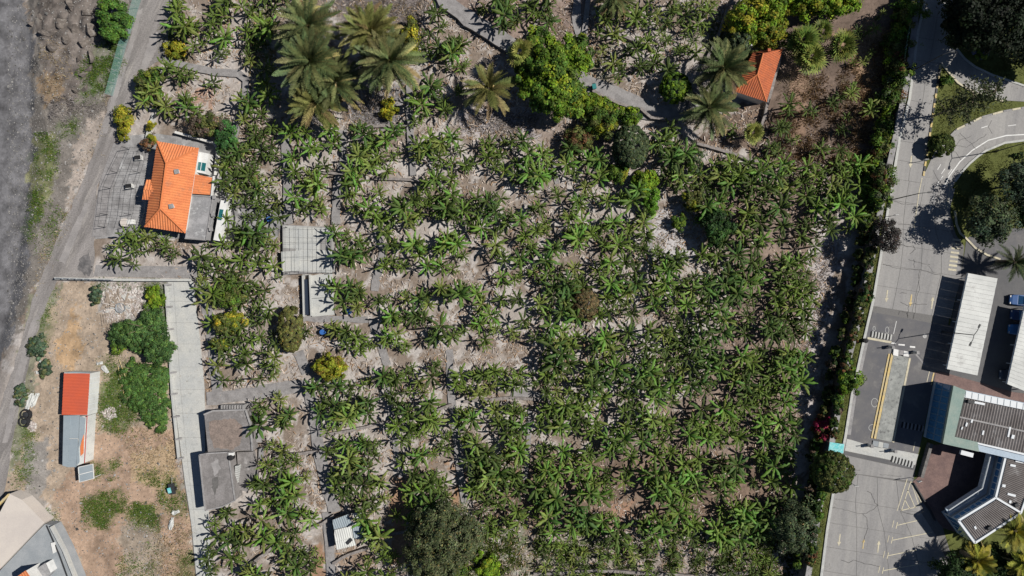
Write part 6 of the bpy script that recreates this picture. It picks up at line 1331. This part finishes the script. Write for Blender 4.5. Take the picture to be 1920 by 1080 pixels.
HAND = [  # plants read off the photograph: origin x, origin y, scale of the numbers, then x y pairs
    (480, 180, 2, """150 150 200 150 220 210 290 140 300 190 150 240 270 270 160 290 220 310 190 340 250 340 170 390 190 430 260 435 230 370 15 160 40 190 15 250 25 280 20 360 25 400 10 430 30 520 -10 520
     380 130 375 200 420 160 450 190 500 180 470 240 520 240 400 240 440 270 530 150 500 290 420 220 370 290 390 330 660 170 640 220 700 190 740 170 770 210 610 240 690 240 680 320 735 320 740 260 790 270 620 200
     880 190 870 240 920 230 960 180 1000 180 1020 230 980 260 1070 230 1090 260 930 290 970 300 1020 300 1060 310 900 270 1040 340 980 340 1090 300
     350 340 400 340 470 370 490 400 440 430 380 420 540 400 560 430 600 400 650 390 700 380 740 380 620 450 680 440 720 430 750 460 520 460 460 460 580 470 350 380 640 350
     830 390 870 400 920 390 860 450 900 440 960 450 1000 440 1040 430 800 480 850 500 940 480 900 520 990 470 1080 480 1060 420 1010 530 830 430 780 440 1050 510
     1170 210 1160 270 1190 290 1240 250 1280 250 1280 320 1230 350 1130 380 1200 400 1260 380 1310 400 1360 390 1420 360 1400 400 1170 460 1220 480 1200 540 1110 580 1140 560 1250 520 1290 500 1330 480 1300 560 1350 560 1390 500 1440 480 1450 520 1400 570 1440 580 1340 520 1170 520
     1540 130 1500 190 1550 200 1540 250 1570 310 1530 300 1590 230 1500 600 1580 600
     310 520 350 540 400 550 450 530 420 590 380 610 480 510 340 600 320 720 370 720 400 740 340 770 390 790 510 560 520 620 560 640 490 640 620 600 650 640 700 640 740 650 690 580 720 560 780 600 760 560 600 560 720 740 770 740 700 720 570 760 620 760 650 780 600 820 640 830 560 830 520 820 470 770 440 740
     500 900 540 890 570 930 480 910 350 880 390 900 400 940 310 880 350 930 430 930 200 880 850 780 880 820 840 850 920 760 830 740 900 870 920 680 970 690 930 620 900 560 990 610 1040 660 1080 620 1030 580 700 860 740 900 680 900 780 880 860 910 960 880 1000 840 1040 900 980 760 1060 780 1100 860 1080 700"""),
    (380, 680, 2.7, """310 200 410 180 340 230 300 260 460 250 320 300 430 300 430 430 380 400 350 500 420 520 490 490 300 600 340 590 420 600 480 580 530 570 450 650 500 640 310 700 340 760 450 740 370 690 420 700 520 740 580 760 90 790 150 740 180 820 240 830 110 850 160 880 60 920 230 890 60 970 340 850 400 880 490 840 450 930 520 930 560 960 500 1000 440 970 180 960 60 1040 240 1040 300 1040 350 1060 560 1030 590 1000 480 1060
     600 110 700 110 760 120 820 110 590 210 620 240 700 200 740 190 800 220 850 190 700 260 760 260 650 330 860 240 780 150 650 180 650 430 740 400 820 390 870 410 760 470 740 520 690 570 810 500 860 510 920 570 780 540 830 590 760 590 880 460 690 610 730 640
     870 690 920 680 830 720 990 760 840 770 880 830 840 850 920 850 890 920 980 970 920 960 850 1020 800 1060 740 1060 960 940 940 1060 930 60 1040 50 1100 90 1170 60 1060 140 1120 150 1160 190 970 160 1010 210 1050 230 960 220 1180 20 990 70
     1000 300 1080 310 1180 280 1110 340 1020 380 1000 450 1120 450 1170 450 1230 370 1240 430 1060 330 1150 270 1080 540 1020 500 1160 580 1230 590 1070 620 1120 620 1170 680 1080 710 1080 780 1240 660 1200 640 1050 680
     1290 100 1310 50 1380 60 1400 150 1340 130 1320 250 1300 290 1340 340 1390 390 1370 270 1480 230 1530 230 1500 300 1540 340 1580 250 1350 480 1400 470 1440 430 1480 480 1550 440 1600 430 1390 560 1370 620 1450 560 1500 540 1580 540 1430 680 1500 690 1540 650 1600 620 1450 800 1480 850 1600 780 1550 820 1420 740"""),
    (480, 0, 3, "120 200 60 170 30 200 80 420 90 500 100 560 60 770 60 860 30 930 20 1040 180 20 60 20 1030 120 1040 180 980 220 1090 130 1170 160 1190 200 960 300 1040 300 1110 340 1150 290 1080 390 1160 400 1100 260 990 510 1040 510 950 620 940 660 1060 590 1070 640 1150 530 1000 560 910 580 900 700 1150 10 1230 40 1290 60 1360 50 1400 130 1420 60 1330 110"),
    (960, 0, 3, """90 60 110 100 30 130 200 60 200 20 200 170 520 40 500 100 510 150 480 210 560 220 600 250 640 40 680 140 740 130 800 120 850 160 880 90 900 140 820 200 930 60 950 120 1000 30 1050 60 1080 100 1030 160 1100 30 760 40 880 30 980 180 1000 260 930 300 850 260 740 270 800 320 740 380 700 400 790 380 830 350 560 380 590 430 480 420 500 300 570 440 680 310 860 420 1140 60 1150 20 1070 170 1010 330 600 90
     880 720 850 800 890 820 900 870 870 930 920 990 940 1040 860 1020 1120 940 1090 1010 1150 1000 1200 940 1230 920 1300 940 1250 1000 1310 1050 1200 1040 1410 940 1220 740 1430 840"""),
    (1440, 0, 3, "620 90 570 180 480 190 560 310 500 370 430 550 380 560 80 610 190 640 420 670 540 640 400 740 70 740 110 800 30 740 40 860 270 850 370 860 420 920 280 970 380 970 310 1050 170 1040 40 1060 330 600"),
    (0, 0, 3, "1030 40 1030 190 1120 180 1290 40 1290 120 1210 230 1300 240 1130 290 1270 330 1400 80 1430 360 1430 260 1040 100 1090 190 1240 130 1230 170 1160 270 1420 210 1310 320 980 410 1040 430 930 440 1090 440 900 560 940 600 870 600 970 620 920 520 1250 430 1230 490 1090 590 1110 640 1370 640 1400 690 1430 600 1340 580 1330 900 1390 960 1300 950 1290 1030 1380 880 1430 830 1350 1020 1430 1000"),
]
def plant_sites():
    r = random.Random(2024); out = []; cell = {}
    def put(x, y, d, size, yel): cell.setdefault((int(x // 30), int(y // 30)), []).append((x, y, d)); out.append((x, y, size, yel))
    def near(x, y, d): return any((x - a) ** 2 + (y - b) ** 2 < min(d, e) ** 2 for i in (-1, 0, 1) for j in (-1, 0, 1) for a, b, e in cell.get((int(x // 30) + i, int(y // 30) + j), ()))
    for ox, oy, k, txt in HAND:
        v = [float(t) for t in txt.split()]
        for X, Y in zip(v[::2], v[1::2]):
            x = ox + X / k; y = oy + Y / k
            if near(x, y, 9) or any(polydist([x], [y], L)[0] < wd * 5.5 + 3 for L, wd, h in PATHS) or polydist([x], [y], PATHS[0][0])[0] < 27 or polydist([x], [y], PATHS[1][0])[0] < 24: continue
            yel = .45 if (x < 540 and y < 240) or (1100 < x < 1400 and y < 160) or x > 1440 else (.3 if y > 700 else .15)
            size = r.choice((.8, .95, 1.08, 1.2, 1.34)) * (.86 if (y < 200 and x > 1100) else 1.0) * (.8 if x > 1470 and y < 300 else 1)
            put(x, y, 13, size, yel)
            if r.random() < .95:
                a = r.uniform(0, 6.28); d = r.uniform(9, 14); put(x + d * math.cos(a), y + d * math.sin(a), 9, size * r.uniform(.5, .8), yel + .1)
    for poly, sp, size, yel, keep in ZONES:
        xs = [p[0] for p in poly]; ys = [p[1] for p in poly]; n = int((max(xs) - min(xs)) * (max(ys) - min(ys)) / sp ** 2 * 9)
        cand = [(r.uniform(min(xs), max(xs)), r.uniform(min(ys), max(ys))) for _ in range(n)]
        ok = inpoly([c[0] for c in cand], [c[1] for c in cand], poly)
        for (x, y), k in zip(cand, ok):
            if not k or x < -20 or x > 1660 or y < -25 or y > 1100: continue
            d = sp * r.uniform(.66, 1.0)
            if near(x, y, d): continue
            if r.random() > keep * (-.15 + 2.3 * float(vnoise([x], [y], 38, 17)[0])) or not free(x, y): continue
            put(x, y, d, size * r.choice((.55, .7, .85, .95, 1.0, 1.1, 1.2)), yel)
    return out
SITES = plant_sites()
print('banana sites', len(SITES))
LAB = [  # plots told apart by what they lie beside
    (lambda x, y: y < 240 and x < 560, 'tall banana plant in the upper left plots between dirt road and date palms', 'bananas of the upper left plots'),
    (lambda x, y: y < 240 and x < 1000, 'tall banana plant between the date palm cluster and the big round tree', 'bananas beside the big round tree'),
    (lambda x, y: y < 200 and x < 1400, 'tall banana plant in the upper plot above the grey path', 'bananas above the grey path'),
    (lambda x, y: x > 1395 and y < 330, 'tall banana plant on the bare brown plot right of the cottage', 'bananas on the brown plot'),
    (lambda x, y: x > 1290 and y < 480, 'tall banana plant in the right-hand plot between dark tree and retaining wall', 'bananas near the retaining wall'),
    (lambda x, y: y < 425 and x < 640, 'tall banana plant right of the orange-roofed house and its yard', 'bananas right of the house'),
    (lambda x, y: y < 490 and x >= 640 and x < 1290, 'tall banana plant in the central rows above the concrete tank level', 'bananas of the central rows'),
    (lambda x, y: y < 735 and x < 700, 'tall banana plant round the concrete tank and washing slab', 'bananas round the tank'),
    (lambda x, y: y < 720 and x < 930, 'tall banana plant in the middle strip between washing slab and rusty brown bush', 'bananas of the middle strip, left'),
    (lambda x, y: y < 720 and x < 1180, 'tall banana plant in the middle strip close round the rusty brown bush', 'bananas round the rusty bush'),
    (lambda x, y: y < 720 and x < 1380, 'tall banana plant in the middle strip right of the rusty brown bush', 'bananas of the middle strip, right'),
    (lambda x, y: x < 880, 'tall banana plant in the lower left plots either side of the long path', 'bananas of the lower left plots'),
    (lambda x, y: x > 1380 and y < 720, 'tall banana plant on the strip of field beside the upper retaining wall', 'bananas beside the wall'),
    (lambda x, y: x > 1290, 'tall banana plant at the right end of the dense lower field', 'bananas of the lower field, right end'),
    (lambda x, y: y > 880, 'tall banana plant just above the low green crop rows', 'bananas above the crop rows'),
    (lambda x, y: x < 1080, 'tall banana plant right of the middle lower path', 'bananas right of the middle lower path'),
    (lambda x, y: True, 'tall banana plant in the middle of the dense lower field', 'bananas of the lower field, middle')]
SITES.sort(key=lambda s: -s[2] * (1 if 10 < s[0] < 1910 and 8 < s[1] < 1072 else .3))
stuffV, stuffF, stuffC = [], [], []; nv = 0
sV, sF = [], []; sn = 0
br = random.Random(99)
st_v = np.array([v.co[:] for v in STEM.vertices]); st_f = [tuple(p.vertices) for p in STEM.polygons if len(p.vertices) == 4]
def rotm(ax, ay, az): return np.array(Euler((ax, ay, az)).to_matrix())
for idx, (x, y, s, yel) in enumerate(SITES):
    hgt = s * br.uniform(1.7, 2.9); p = P(x, y, 0); z = float(gz(p.x, p.y)); big = idx < 300
    q = vnoise([x], [y], 60, 7)[0] + br.uniform(-.42, .42); tone = 3 if br.random() < yel * .6 else (2 if q > .68 else (1 if q > .36 else 0))
    nd = br.choice((0, 1, 1, 2, 3)); nl = br.randint(9, 15); a0 = br.uniform(0, 6.28); ls = s * br.uniform(.8, 1.05)
    if big:
        for f, lab, grp in LAB:
            if f(x, y): break
        t = thing('banana_plant', lab, 'banana plant', (p.x, p.y, z), grp)
        o = link(bpy.data.objects.new('trunk', STEM), t); o.scale = (s, s, hgt)
    else:
        sV.append(st_v * [s, s, hgt] + [p.x, p.y, z]); sF += [tuple(i + sn for i in f) for f in st_f]; sn += len(st_v)
    for k in range(nl + nd):
        dry = k >= nl; a = a0 + k * 2.39996 + br.uniform(-.25, .25); u = k / nl
        src = br.choice(DRYL) if dry else br.choice(LEAVES[tone if br.random() < .72 else max(0, min(3, tone + br.choice((-1, 1))))])
        sc = ls * (.62 + .42 * math.sin(math.pi * min(1, .25 + .75 * u))) * br.uniform(.85, 1.12); tilt = -(.75 - 1.05 * u) + br.uniform(-.2, .2)
        if dry: tilt = 1.0; 
        loc = (0, 0, hgt * (.98 - .1 * u) if not dry else hgt * .8); roll = br.uniform(-.35, .35)
        if big:
            o = link(bpy.data.objects.new('dry_leaf' if dry else 'leaf', src[3]), t); o.location = loc; o.rotation_euler = (roll, tilt, a); o.scale = (sc,) * 3
        else:
            V = (src[0] * sc) @ rotm(roll, tilt, a).T + [p.x, p.y, z + loc[2]]; stuffV.append(V); stuffF.append(src[1] + nv); nv += len(V); stuffC.append(src[2] * br.uniform(.8, 1.22))
o = link(bpy.data.objects.new('smaller_banana_plants', npmesh('smaller_banana_plants', np.concatenate(stuffV), np.concatenate(stuffF), np.clip(np.concatenate(stuffC), 0, .8), m_leaf)))
tag(o, 'leaves of the many smaller banana plants filling the plantation beds', 'banana plants', kind='stuff')
o2 = link(bpy.data.objects.new('smaller_banana_stems', npmesh('smaller_banana_stems', np.concatenate(sV), np.array(sF), None, m_stem)))
tag(o2, 'stems of the many smaller banana plants filling the plantation beds', 'banana plants', kind='stuff')

# ------------------------------------------------------------------ leaf litter, grass, weeds, stones
def litter():
    n = 90000; x = rng.uniform(290, 1625, n); y = rng.uniform(-10, 1090, n)
    keep = np.zeros(n, bool)
    keep |= inpoly(x, y, [(330, -5), (1370, -5), (1310, 200), (1440, 200), (1600, 300), (1590, 420), (1560, 520), (1530, 640), (1510, 780), (1490, 900), (1470, 1090), (395, 1090), (480, 920), (475, 760), (385, 740), (375, 540), (190, 495), (205, 450), (520, 450), (530, 415), (430, 400), (430, 250), (290, 215), (270, 150), (320, 120)])
    for cx, cy, a, b in BARE: keep |= (((x - cx) / a) ** 2 + ((y - cy) / b) ** 2 < 1)
    keep &= fbm(x, y, 30, 33, 3) > rng.uniform(.3, .62, n)
    keep &= ~(inpoly(x, y, [(1310, 330), (1540, 320), (1500, 560), (1480, 1000), (985, 1000), (985, 760), (1110, 700), (1290, 735), (1345, 600), (1385, 480)]) & (rng.random(n) > .45))
    for q in ([(735, 900), (775, 900), (785, 1060), (730, 1060)], [(845, 870), (870, 870), (875, 945), (850, 945)], [(590, 1010), (612, 1010), (612, 1090), (590, 1090)]): keep &= ~inpoly(x, y, q)
    for q in AVOID_P: keep &= ~inpoly(x, y, q)
    keep &= x < wall_x(y) - 4
    keep &= ~(inpoly(x, y, [(1440, 0), (1700, 0), (1620, 330), (1440, 290)]) & (rng.random(n) > .15))
    for L, wd, h in PATHS: keep &= ~((polydist(x, y, L) < wd * 4.5) & (rng.random(n) > .06))
    x = x[keep]; y = y[keep]; n = len(x); wx = (x - 960) / PXM; wy = (540 - y) / PXM; z = gz(wx, wy) + rng.uniform(.03, .14, n)
    L = rng.uniform(.15, .85, n) ** 1.2 * 1.1; W = rng.uniform(.05, .17, n); a = rng.uniform(0, 6.28, n); ca, sa = np.cos(a), np.sin(a); bend = rng.uniform(-.06, .16, n)
    V = np.zeros((n, 6, 3)); tl = rng.uniform(-.08, .08, n)
    for i, (u, v) in enumerate(((-.5, -1), (-.5, 1), (0, -1), (0, 1), (.5, -1), (.5, 1))):
        V[:, i, 0] = wx + u * L * ca - v * W / 2 * sa; V[:, i, 1] = wy + u * L * sa + v * W / 2 * ca; V[:, i, 2] = z + (bend if u == 0 else 0) + v * tl * .5
    o = np.arange(n)[:, None] * 6; F = np.concatenate([o + [0, 1, 3, 2], o + [2, 3, 5, 4]])[:, ::-1]
    pal = np.array([(.46, .37, .29), (.53, .45, .38), (.32, .25, .2), (.52, .46, .42), (.38, .25, .15), (.25, .18, .13), (.42, .38, .36)]); C = pal[rng.integers(0, len(pal), n)] * rng.uniform(.75, 1.2, (n, 1))
    print('litter', n)
    ob = link(bpy.data.objects.new('leaf_litter', npmesh('leaf_litter', V.reshape(-1, 3), F, np.repeat(C, 6, 0), m_litter))); tag(ob, 'dry fallen banana leaves covering the plantation soil', 'leaf litter', kind='stuff')
litter()
def blades(name, label, patches, dens, hgt, pal, seed, wid=.08):
    """grass or weeds over polygons; patches thin out by noise"""
    rg = np.random.default_rng(seed); Vs = []; Cs = []; pal = np.array(pal)
    for poly, f in patches:
        xs = [min(p[0] for p in poly) - 9, max(p[0] for p in poly) + 9]; ys = [min(p[1] for p in poly) - 9, max(p[1] for p in poly) + 9]; area = (max(xs) - min(xs)) * (max(ys) - min(ys)) / PXM ** 2; n = int(area * dens * f)
        x = rg.uniform(min(xs), max(xs), n); y = rg.uniform(min(ys), max(ys), n); j = (fbm(x, y, 22, seed, 3) - .5) * 46 * rg.uniform(.3, 1.7, n); k = inpoly(x + j + rg.normal(size=n) * (8 if f >= .7 else 4), y + j + rg.normal(size=n) * (8 if f >= .7 else 4), poly) & (fbm(x, y, 18, seed + 3, 3) > rg.uniform(.28, .55, n)); x = x[k]; y = y[k]; n = len(x)
        if n == 0: continue
        zz = np.where(x > wall_x(y) + 18, Z0, 0.0); kk = (H - zz) / H / PXM; wx = (x - 960) * kk; wy = (540 - y) * kk; z = gz(wx, wy)
        a = rg.uniform(0, 6.28, n); h = hgt * rg.uniform(.5, 1.4, n); w_ = wid * rg.uniform(.6, 1.5, n); ln = rg.uniform(.3, 1.1, n) * h; b = rg.uniform(0, 6.28, n)
        V = np.zeros((n, 3, 3)); V[:, 0] = np.stack([wx - np.cos(a) * w_, wy - np.sin(a) * w_, z - .02], 1); V[:, 1] = np.stack([wx + np.cos(a) * w_, wy + np.sin(a) * w_, z - .02], 1); V[:, 2] = np.stack([wx + np.cos(b) * ln, wy + np.sin(b) * ln, z + h], 1)
        Vs.append(V.reshape(-1, 3)); C = pal[rg.integers(0, len(pal), n)] * rg.uniform(.7, 1.25, (n, 1)); Cs.append(np.repeat(C, 3, 0))
    V = np.concatenate(Vs); print(name, len(V) // 3)
    ob = link(bpy.data.objects.new(name, npmesh(name, V, np.arange(len(V)).reshape(-1, 3), np.concatenate(Cs), m_grass))); tag(ob, label, 'grass', kind='stuff')
blades('lawn_grass', 'short green grass on the roadside verge, island and lawns', [
    ([(1655, 360), (1668, 380), (1650, 480), (1620, 620), (1600, 700), (1590, 740), (1560, 740), (1590, 600), (1620, 470), (1640, 370)], 1), ([(1575, 740), (1597, 745), (1580, 820), (1555, 815)], 1), ([(1560, 925), (1548, 995), (1535, 1085), (1500, 1085), (1530, 930)], 1),
    ([(1763, 125), (1795, 158), (1830, 178), (1900, 200), (1840, 217), (1793, 240), (1770, 264), (1735, 315)], 1), ([(1792, 345), (1818, 312), (1848, 287), (1885, 272), (1930, 268), (1930, 430), (1890, 425), (1812, 445), (1795, 425)], 1), ([(1810, 105), (1860, 138), (1930, 162), (1930, 60), (1850, 80)], 1), ([(1742, 838), (1752, 838), (1735, 893), (1727, 890)], 1)],
    110, .1, [(.13, .15, .04), (.16, .17, .045), (.11, .135, .035), (.19, .18, .06)], 401, .06)
blades('weeds', 'patches of green weeds on the vacant lot and waste ground', [
    ([(175, 730), (240, 690), (255, 760), (240, 810), (195, 815)], 1), ([(175, 870), (222, 865), (220, 885), (178, 893)], 1), ([(160, 935), (230, 920), (235, 960), (200, 985), (160, 985)], 1.2), ([(245, 950), (290, 948), (292, 988), (255, 990)], 1.4), ([(265, 880), (292, 880), (290, 905), (268, 905)], 1), ([(340, 1040), (368, 1040), (370, 1080), (335, 1080)], 1), ([(80, 960), (110, 968), (105, 985), (80, 978)], 1),
    ([(300, 905), (325, 890), (345, 935), (340, 975), (305, 950)], .8), ([(175, 95), (200, 70), (230, 60), (235, 85), (205, 175), (150, 190), (150, 175)], 1.2), ([(100, 245), (150, 215), (145, 240), (125, 255)], 1), ([(75, 255), (105, 255), (105, 320), (75, 330), (60, 300)], .8), ([(55, 360), (90, 350), (75, 410), (55, 450), (45, 440)], .8), ([(100, 380), (125, 400), (90, 470), (70, 480)], .4),
    ([(270, 530), (312, 535), (312, 600), (275, 600)], 1.2), ([(85, 590), (110, 545), (95, 620), (75, 650)], 1), ([(30, 830), (55, 780), (65, 850), (35, 920)], .8), ([(200, 670), (250, 690), (240, 720), (180, 690)], .7), ([(225, 1040), (290, 1020), (290, 1085), (220, 1085)], .35), ([(170, 530), (250, 528), (260, 545), (190, 550)], .6)],
    170, .2, [(.09, .17, .03), (.11, .2, .03), (.07, .135, .025), (.17, .2, .035)], 402, .07)
blades('row_greens', 'low green crop between pale strips at the bottom of the plantation', [([(a, 1005 + (i % 3) * 6), (a + 17, 1003), (a + 22, 1090), (a + 4, 1090)], 1) for i, a in enumerate((1010, 1038, 1060, 1082, 1115, 1140, 1165, 1205, 1250, 1300, 1340, 1366, 1398, 1420))] + [([(890, 1000), (960, 990), (985, 1080), (900, 1085)], .8), ([(1440, 1000), (1500, 1030), (1490, 1085), (1430, 1085)], .6)], 130, .35, [(.08, .12, .025), (.1, .15, .03), (.14, .17, .035), (.06, .095, .02)], 403, .1)
blades('dry_grass', 'straw-coloured dry grass on the waste ground and bare beds', [
    ([(230, 800), (330, 800), (345, 900), (240, 905)], .6), ([(290, 980), (355, 980), (362, 1085), (280, 1085)], .8), ([(140, 340), (200, 215), (185, 260), (150, 330)], 1), ([(95, 440), (150, 350), (120, 430), (60, 560)], .5), ([(1230, 395), (1310, 395), (1320, 460), (1225, 490)], .7), ([(870, 210), (1010, 215), (1000, 262), (880, 255)], .8), ([(620, 0), (800, 0), (780, 60), (640, 40)], .8), ([(660, 180), (740, 175), (740, 230), (660, 230)], .7), ([(1580, 80), (1660, 40), (1650, 160), (1600, 330), (1590, 300)], .8), ([(1470, 120), (1520, 150), (1500, 280), (1460, 280)], .5), ([(1520, 540), (1570, 440), (1560, 560), (1520, 760)], .6), ([(75, 60), (130, 100), (130, 190), (80, 180)], .4), ([(1000, 0), (1050, 0), (1060, 80), (1030, 70)], 1.2), ([(1095, 640), (320, 820), (310, 700)], .05)],
    60, .28, [(.42, .34, .2), (.36, .28, .17), (.5, .42, .28), (.3, .22, .13)], 404, .06)
blades('brown_scrub', 'rusty dry scrub in rows on the brown plot', [([(1655, 60), (1672, 75), (1640, 180), (1612, 330), (1598, 330), (1622, 180)], 1.4), ([(1590, 110), (1606, 112), (1585, 220), (1565, 300), (1552, 300), (1575, 200)], .8), ([(1530, 130), (1545, 135), (1520, 230), (1500, 300), (1488, 300), (1508, 220)], 1.2), ([(1470, 180), (1484, 185), (1470, 280), (1455, 285)], 1), ([(1450, 200), (1640, 130), (1620, 340), (1440, 330)], .4)], 90, .4, [(.3, .19, .1), (.24, .15, .08), (.38, .27, .15), (.18, .12, .07)], 407, .07)
blades('yellow_weeds', 'yellow-green weeds among the upper plots', [([(312, 40), (345, 55), (352, 112), (305, 110)], 1), ([(468, 0), (502, 10), (508, 120), (480, 180), (468, 120)], 1), ([(1105, 100), (1165, 95), (1150, 155), (1110, 150)], .7), ([(1320, 60), (1365, 20), (1355, 85), (1322, 125)], 1), ([(1105, 175), (1160, 195), (1150, 215), (1100, 205)], 1.2), ([(820, 1050), (900, 1030), (1000, 1010), (990, 1085), (820, 1085)], .7)], 110, .22, [(.2, .22, .03), (.15, .19, .03), (.26, .25, .04), (.1, .15, .025)], 405, .07)
blades('grey_brush', 'grey dry brush on the unplanted corners', [([(862, 205), (1010, 208), (1005, 262), (880, 255)], 1), ([(612, 0), (800, 0), (795, 60), (740, 50), (640, 38)], 1), ([(655, 170), (745, 165), (745, 232), (655, 230)], 1), ([(85, 190), (190, 185), (195, 205), (130, 220), (85, 230)], 1), ([(1440, 230), (1500, 250), (1480, 300), (1430, 290)], .5), ([(1545, 440), (1590, 430), (1560, 580), (1530, 760), (1510, 880), (1500, 800)], .7)], 70, .35, [(.24, .21, .2), (.3, .27, .26), (.18, .155, .145), (.36, .33, .32)], 406, .045)
def stones():
    """gravel and rubble nobody could count: little faceted lumps"""
    V0 = np.array([(1, 0, 0), (-1, 0, 0), (0, 1, 0), (0, -1, 0), (0, 0, 1), (0, 0, -1)], float); F0 = np.array([(0, 2, 4), (2, 1, 4), (1, 3, 4), (3, 0, 4)])
    n = 26000; x = rng.uniform(0, 370, n); y = rng.uniform(0, 1080, n); x0, y0 = x, y; x = x + rng.normal(size=n) * 7; y = y + rng.normal(size=n) * 7; m = (inpoly(x, y, SOIL[1][0]) & (rng.random(n) < .6)) | (inpoly(x, y, SOIL[6][0]) & (rng.random(n) < .35)) | (inpoly(x, y, [(230, 990), (310, 960), (320, 1080), (230, 1080)])) | inpoly(x, y, [(185, 530), (280, 530), (290, 560), (220, 610)]) | (inpoly(x, y, SOIL[0][0]) & (rng.random(n) < .9))
    x = x0[m]; y = y0[m]; n = len(x); wx = (x - 960) / PXM; wy = (540 - y) / PXM; z = gz(wx, wy); s = rng.uniform(.04, .15, n) * np.where(rng.random(n) > .95, 2.2, 1)
    V = V0[None] * s[:, None, None] * rng.uniform(.5, 1.2, (n, 6, 3)); a = rng.uniform(0, 6.28, n); c_, s_ = np.cos(a)[:, None], np.sin(a)[:, None]
    V = np.stack([V[..., 0] * c_ - V[..., 1] * s_ + wx[:, None], V[..., 0] * s_ + V[..., 1] * c_ + wy[:, None], V[..., 2] * .7 + z[:, None] + .02], -1)
    F = (np.arange(n)[:, None, None] * 6 + F0).reshape(-1, 3); g = np.where((x < lerp_tab(RIVER, y) + 12)[:, None], rng.uniform(.07, .3, (n, 1)), rng.uniform(.1, .5, (n, 1)) ** 1.3); C = np.hstack([g * 1.03, g, g * .96]); 
    ob = link(bpy.data.objects.new('gravel', npmesh('gravel', V.reshape(-1, 3), F, np.repeat(C, 6, 0), m_litter))); tag(ob, 'loose stones and rubble on the waste ground', 'gravel', kind='stuff')
stones()
def rubble():
    V0 = np.array([(1, 0, 0), (-1, 0, 0), (0, 1, 0), (0, -1, 0), (0, 0, 1), (0, 0, -1)], float); F0 = np.array([(0, 2, 4), (2, 1, 4), (1, 3, 4), (3, 0, 4)]); n = 1500
    a = rng.uniform(0, 6.28, n); q = rng.random(n) ** .6; spots = [(232, 552, 48, 20), (258, 575, 28, 22), (215, 590, 24, 14), (205, 775, 14, 12), (60, 800, 9, 9)]; k = rng.choice(len(spots), n, p=[.42, .26, .16, .1, .06]); sp = np.array(spots)[k]
    x = sp[:, 0] + sp[:, 2] * q * np.cos(a); y = sp[:, 1] + sp[:, 3] * q * np.sin(a); wx = (x - 960) / PXM; wy = (540 - y) / PXM; z = gz(wx, wy) + (1 - q) * rng.uniform(0, .35, n); s = rng.uniform(.07, .3, n)
    V = V0[None] * s[:, None, None] * rng.uniform(.4, 1.3, (n, 6, 3)); b = rng.uniform(0, 6.28, n); c_, s_ = np.cos(b)[:, None], np.sin(b)[:, None]
    V = np.stack([V[..., 0] * c_ - V[..., 1] * s_ + wx[:, None], V[..., 0] * s_ + V[..., 1] * c_ + wy[:, None], V[..., 2] * .7 + z[:, None] + .02], -1); pal = np.array([(.5, .45, .42), (.42, .36, .33), (.58, .55, .52), (.34, .3, .28)]); C = pal[rng.integers(0, 4, n)] * rng.uniform(.8, 1.15, (n, 1))
    ob = link(bpy.data.objects.new('rubble_heap', npmesh('rubble_heap', V.reshape(-1, 3), (np.arange(n)[:, None, None] * 6 + F0).reshape(-1, 3), np.repeat(C, 6, 0), m_litter))); tag(ob, 'pale broken rubble heaped among the planks below the long pale wall', 'rubble', kind='stuff')
rubble()
def boulder(px, py, r, lab, seed):
    p = at(px, py); bm = bmesh.new(); bmesh.ops.create_icosphere(bm, subdivisions=3, radius=1); rr = random.Random(seed); k = [Vector((rr.uniform(-1, 1), rr.uniform(-1, 1), rr.uniform(-.3, .9))).normalized() for _ in range(11)]; d = [rr.uniform(.38, .75) for _ in k]
    for v in bm.verts:
        c = v.co.copy()
        for n_, q in zip(k, d):
            e = c.dot(n_) - q
            if e > 0: c -= n_ * e
        v.co = Vector((c.x * r[0], c.y * r[1], c.z * r[2])) + Vector((rr.uniform(-.03, .03),) * 3)
    me = bpy.data.meshes.new('boulder'); bm.to_mesh(me); bm.free(); me.materials.append(m_rock); o = link(bpy.data.objects.new('boulder', me)); o.location = p + Vector((0, 0, r[2] * .1)); o.rotation_euler = (0, 0, rr.uniform(0, 6)); tag(o, lab, 'boulder', 'dark boulders on the upper left slope')
bl = random.Random(31)
for i, (x, y, a) in enumerate(((135, 15, 1.6), (160, 25, 1.3), (115, 45, 1.5), (140, 55, 1.5), (170, 58, 1.5), (100, 62, 1.2), (82, 62, 1.0), (125, 78, 1.3), (185, 75, 1.1), (160, 85, 1.3), (150, 110, 1.0), (172, 110, 1.1), (130, 8, 1.2), (182, 18, 1.1), (155, 140, 1.2), (168, 130, 1.0), (60, 45, .8), (205, 5, 1.2), (195, 25, 1.0), (75, 30, .9), (140, 170, .9), (160, 165, 1.0), (100, 90, .9))):
    boulder(x, y, (a * bl.uniform(.7, 1.4), a * bl.uniform(.5, 1.0), a * bl.uniform(.5, .9)), 'dark angular boulder on the rocky slope in the upper left', i)
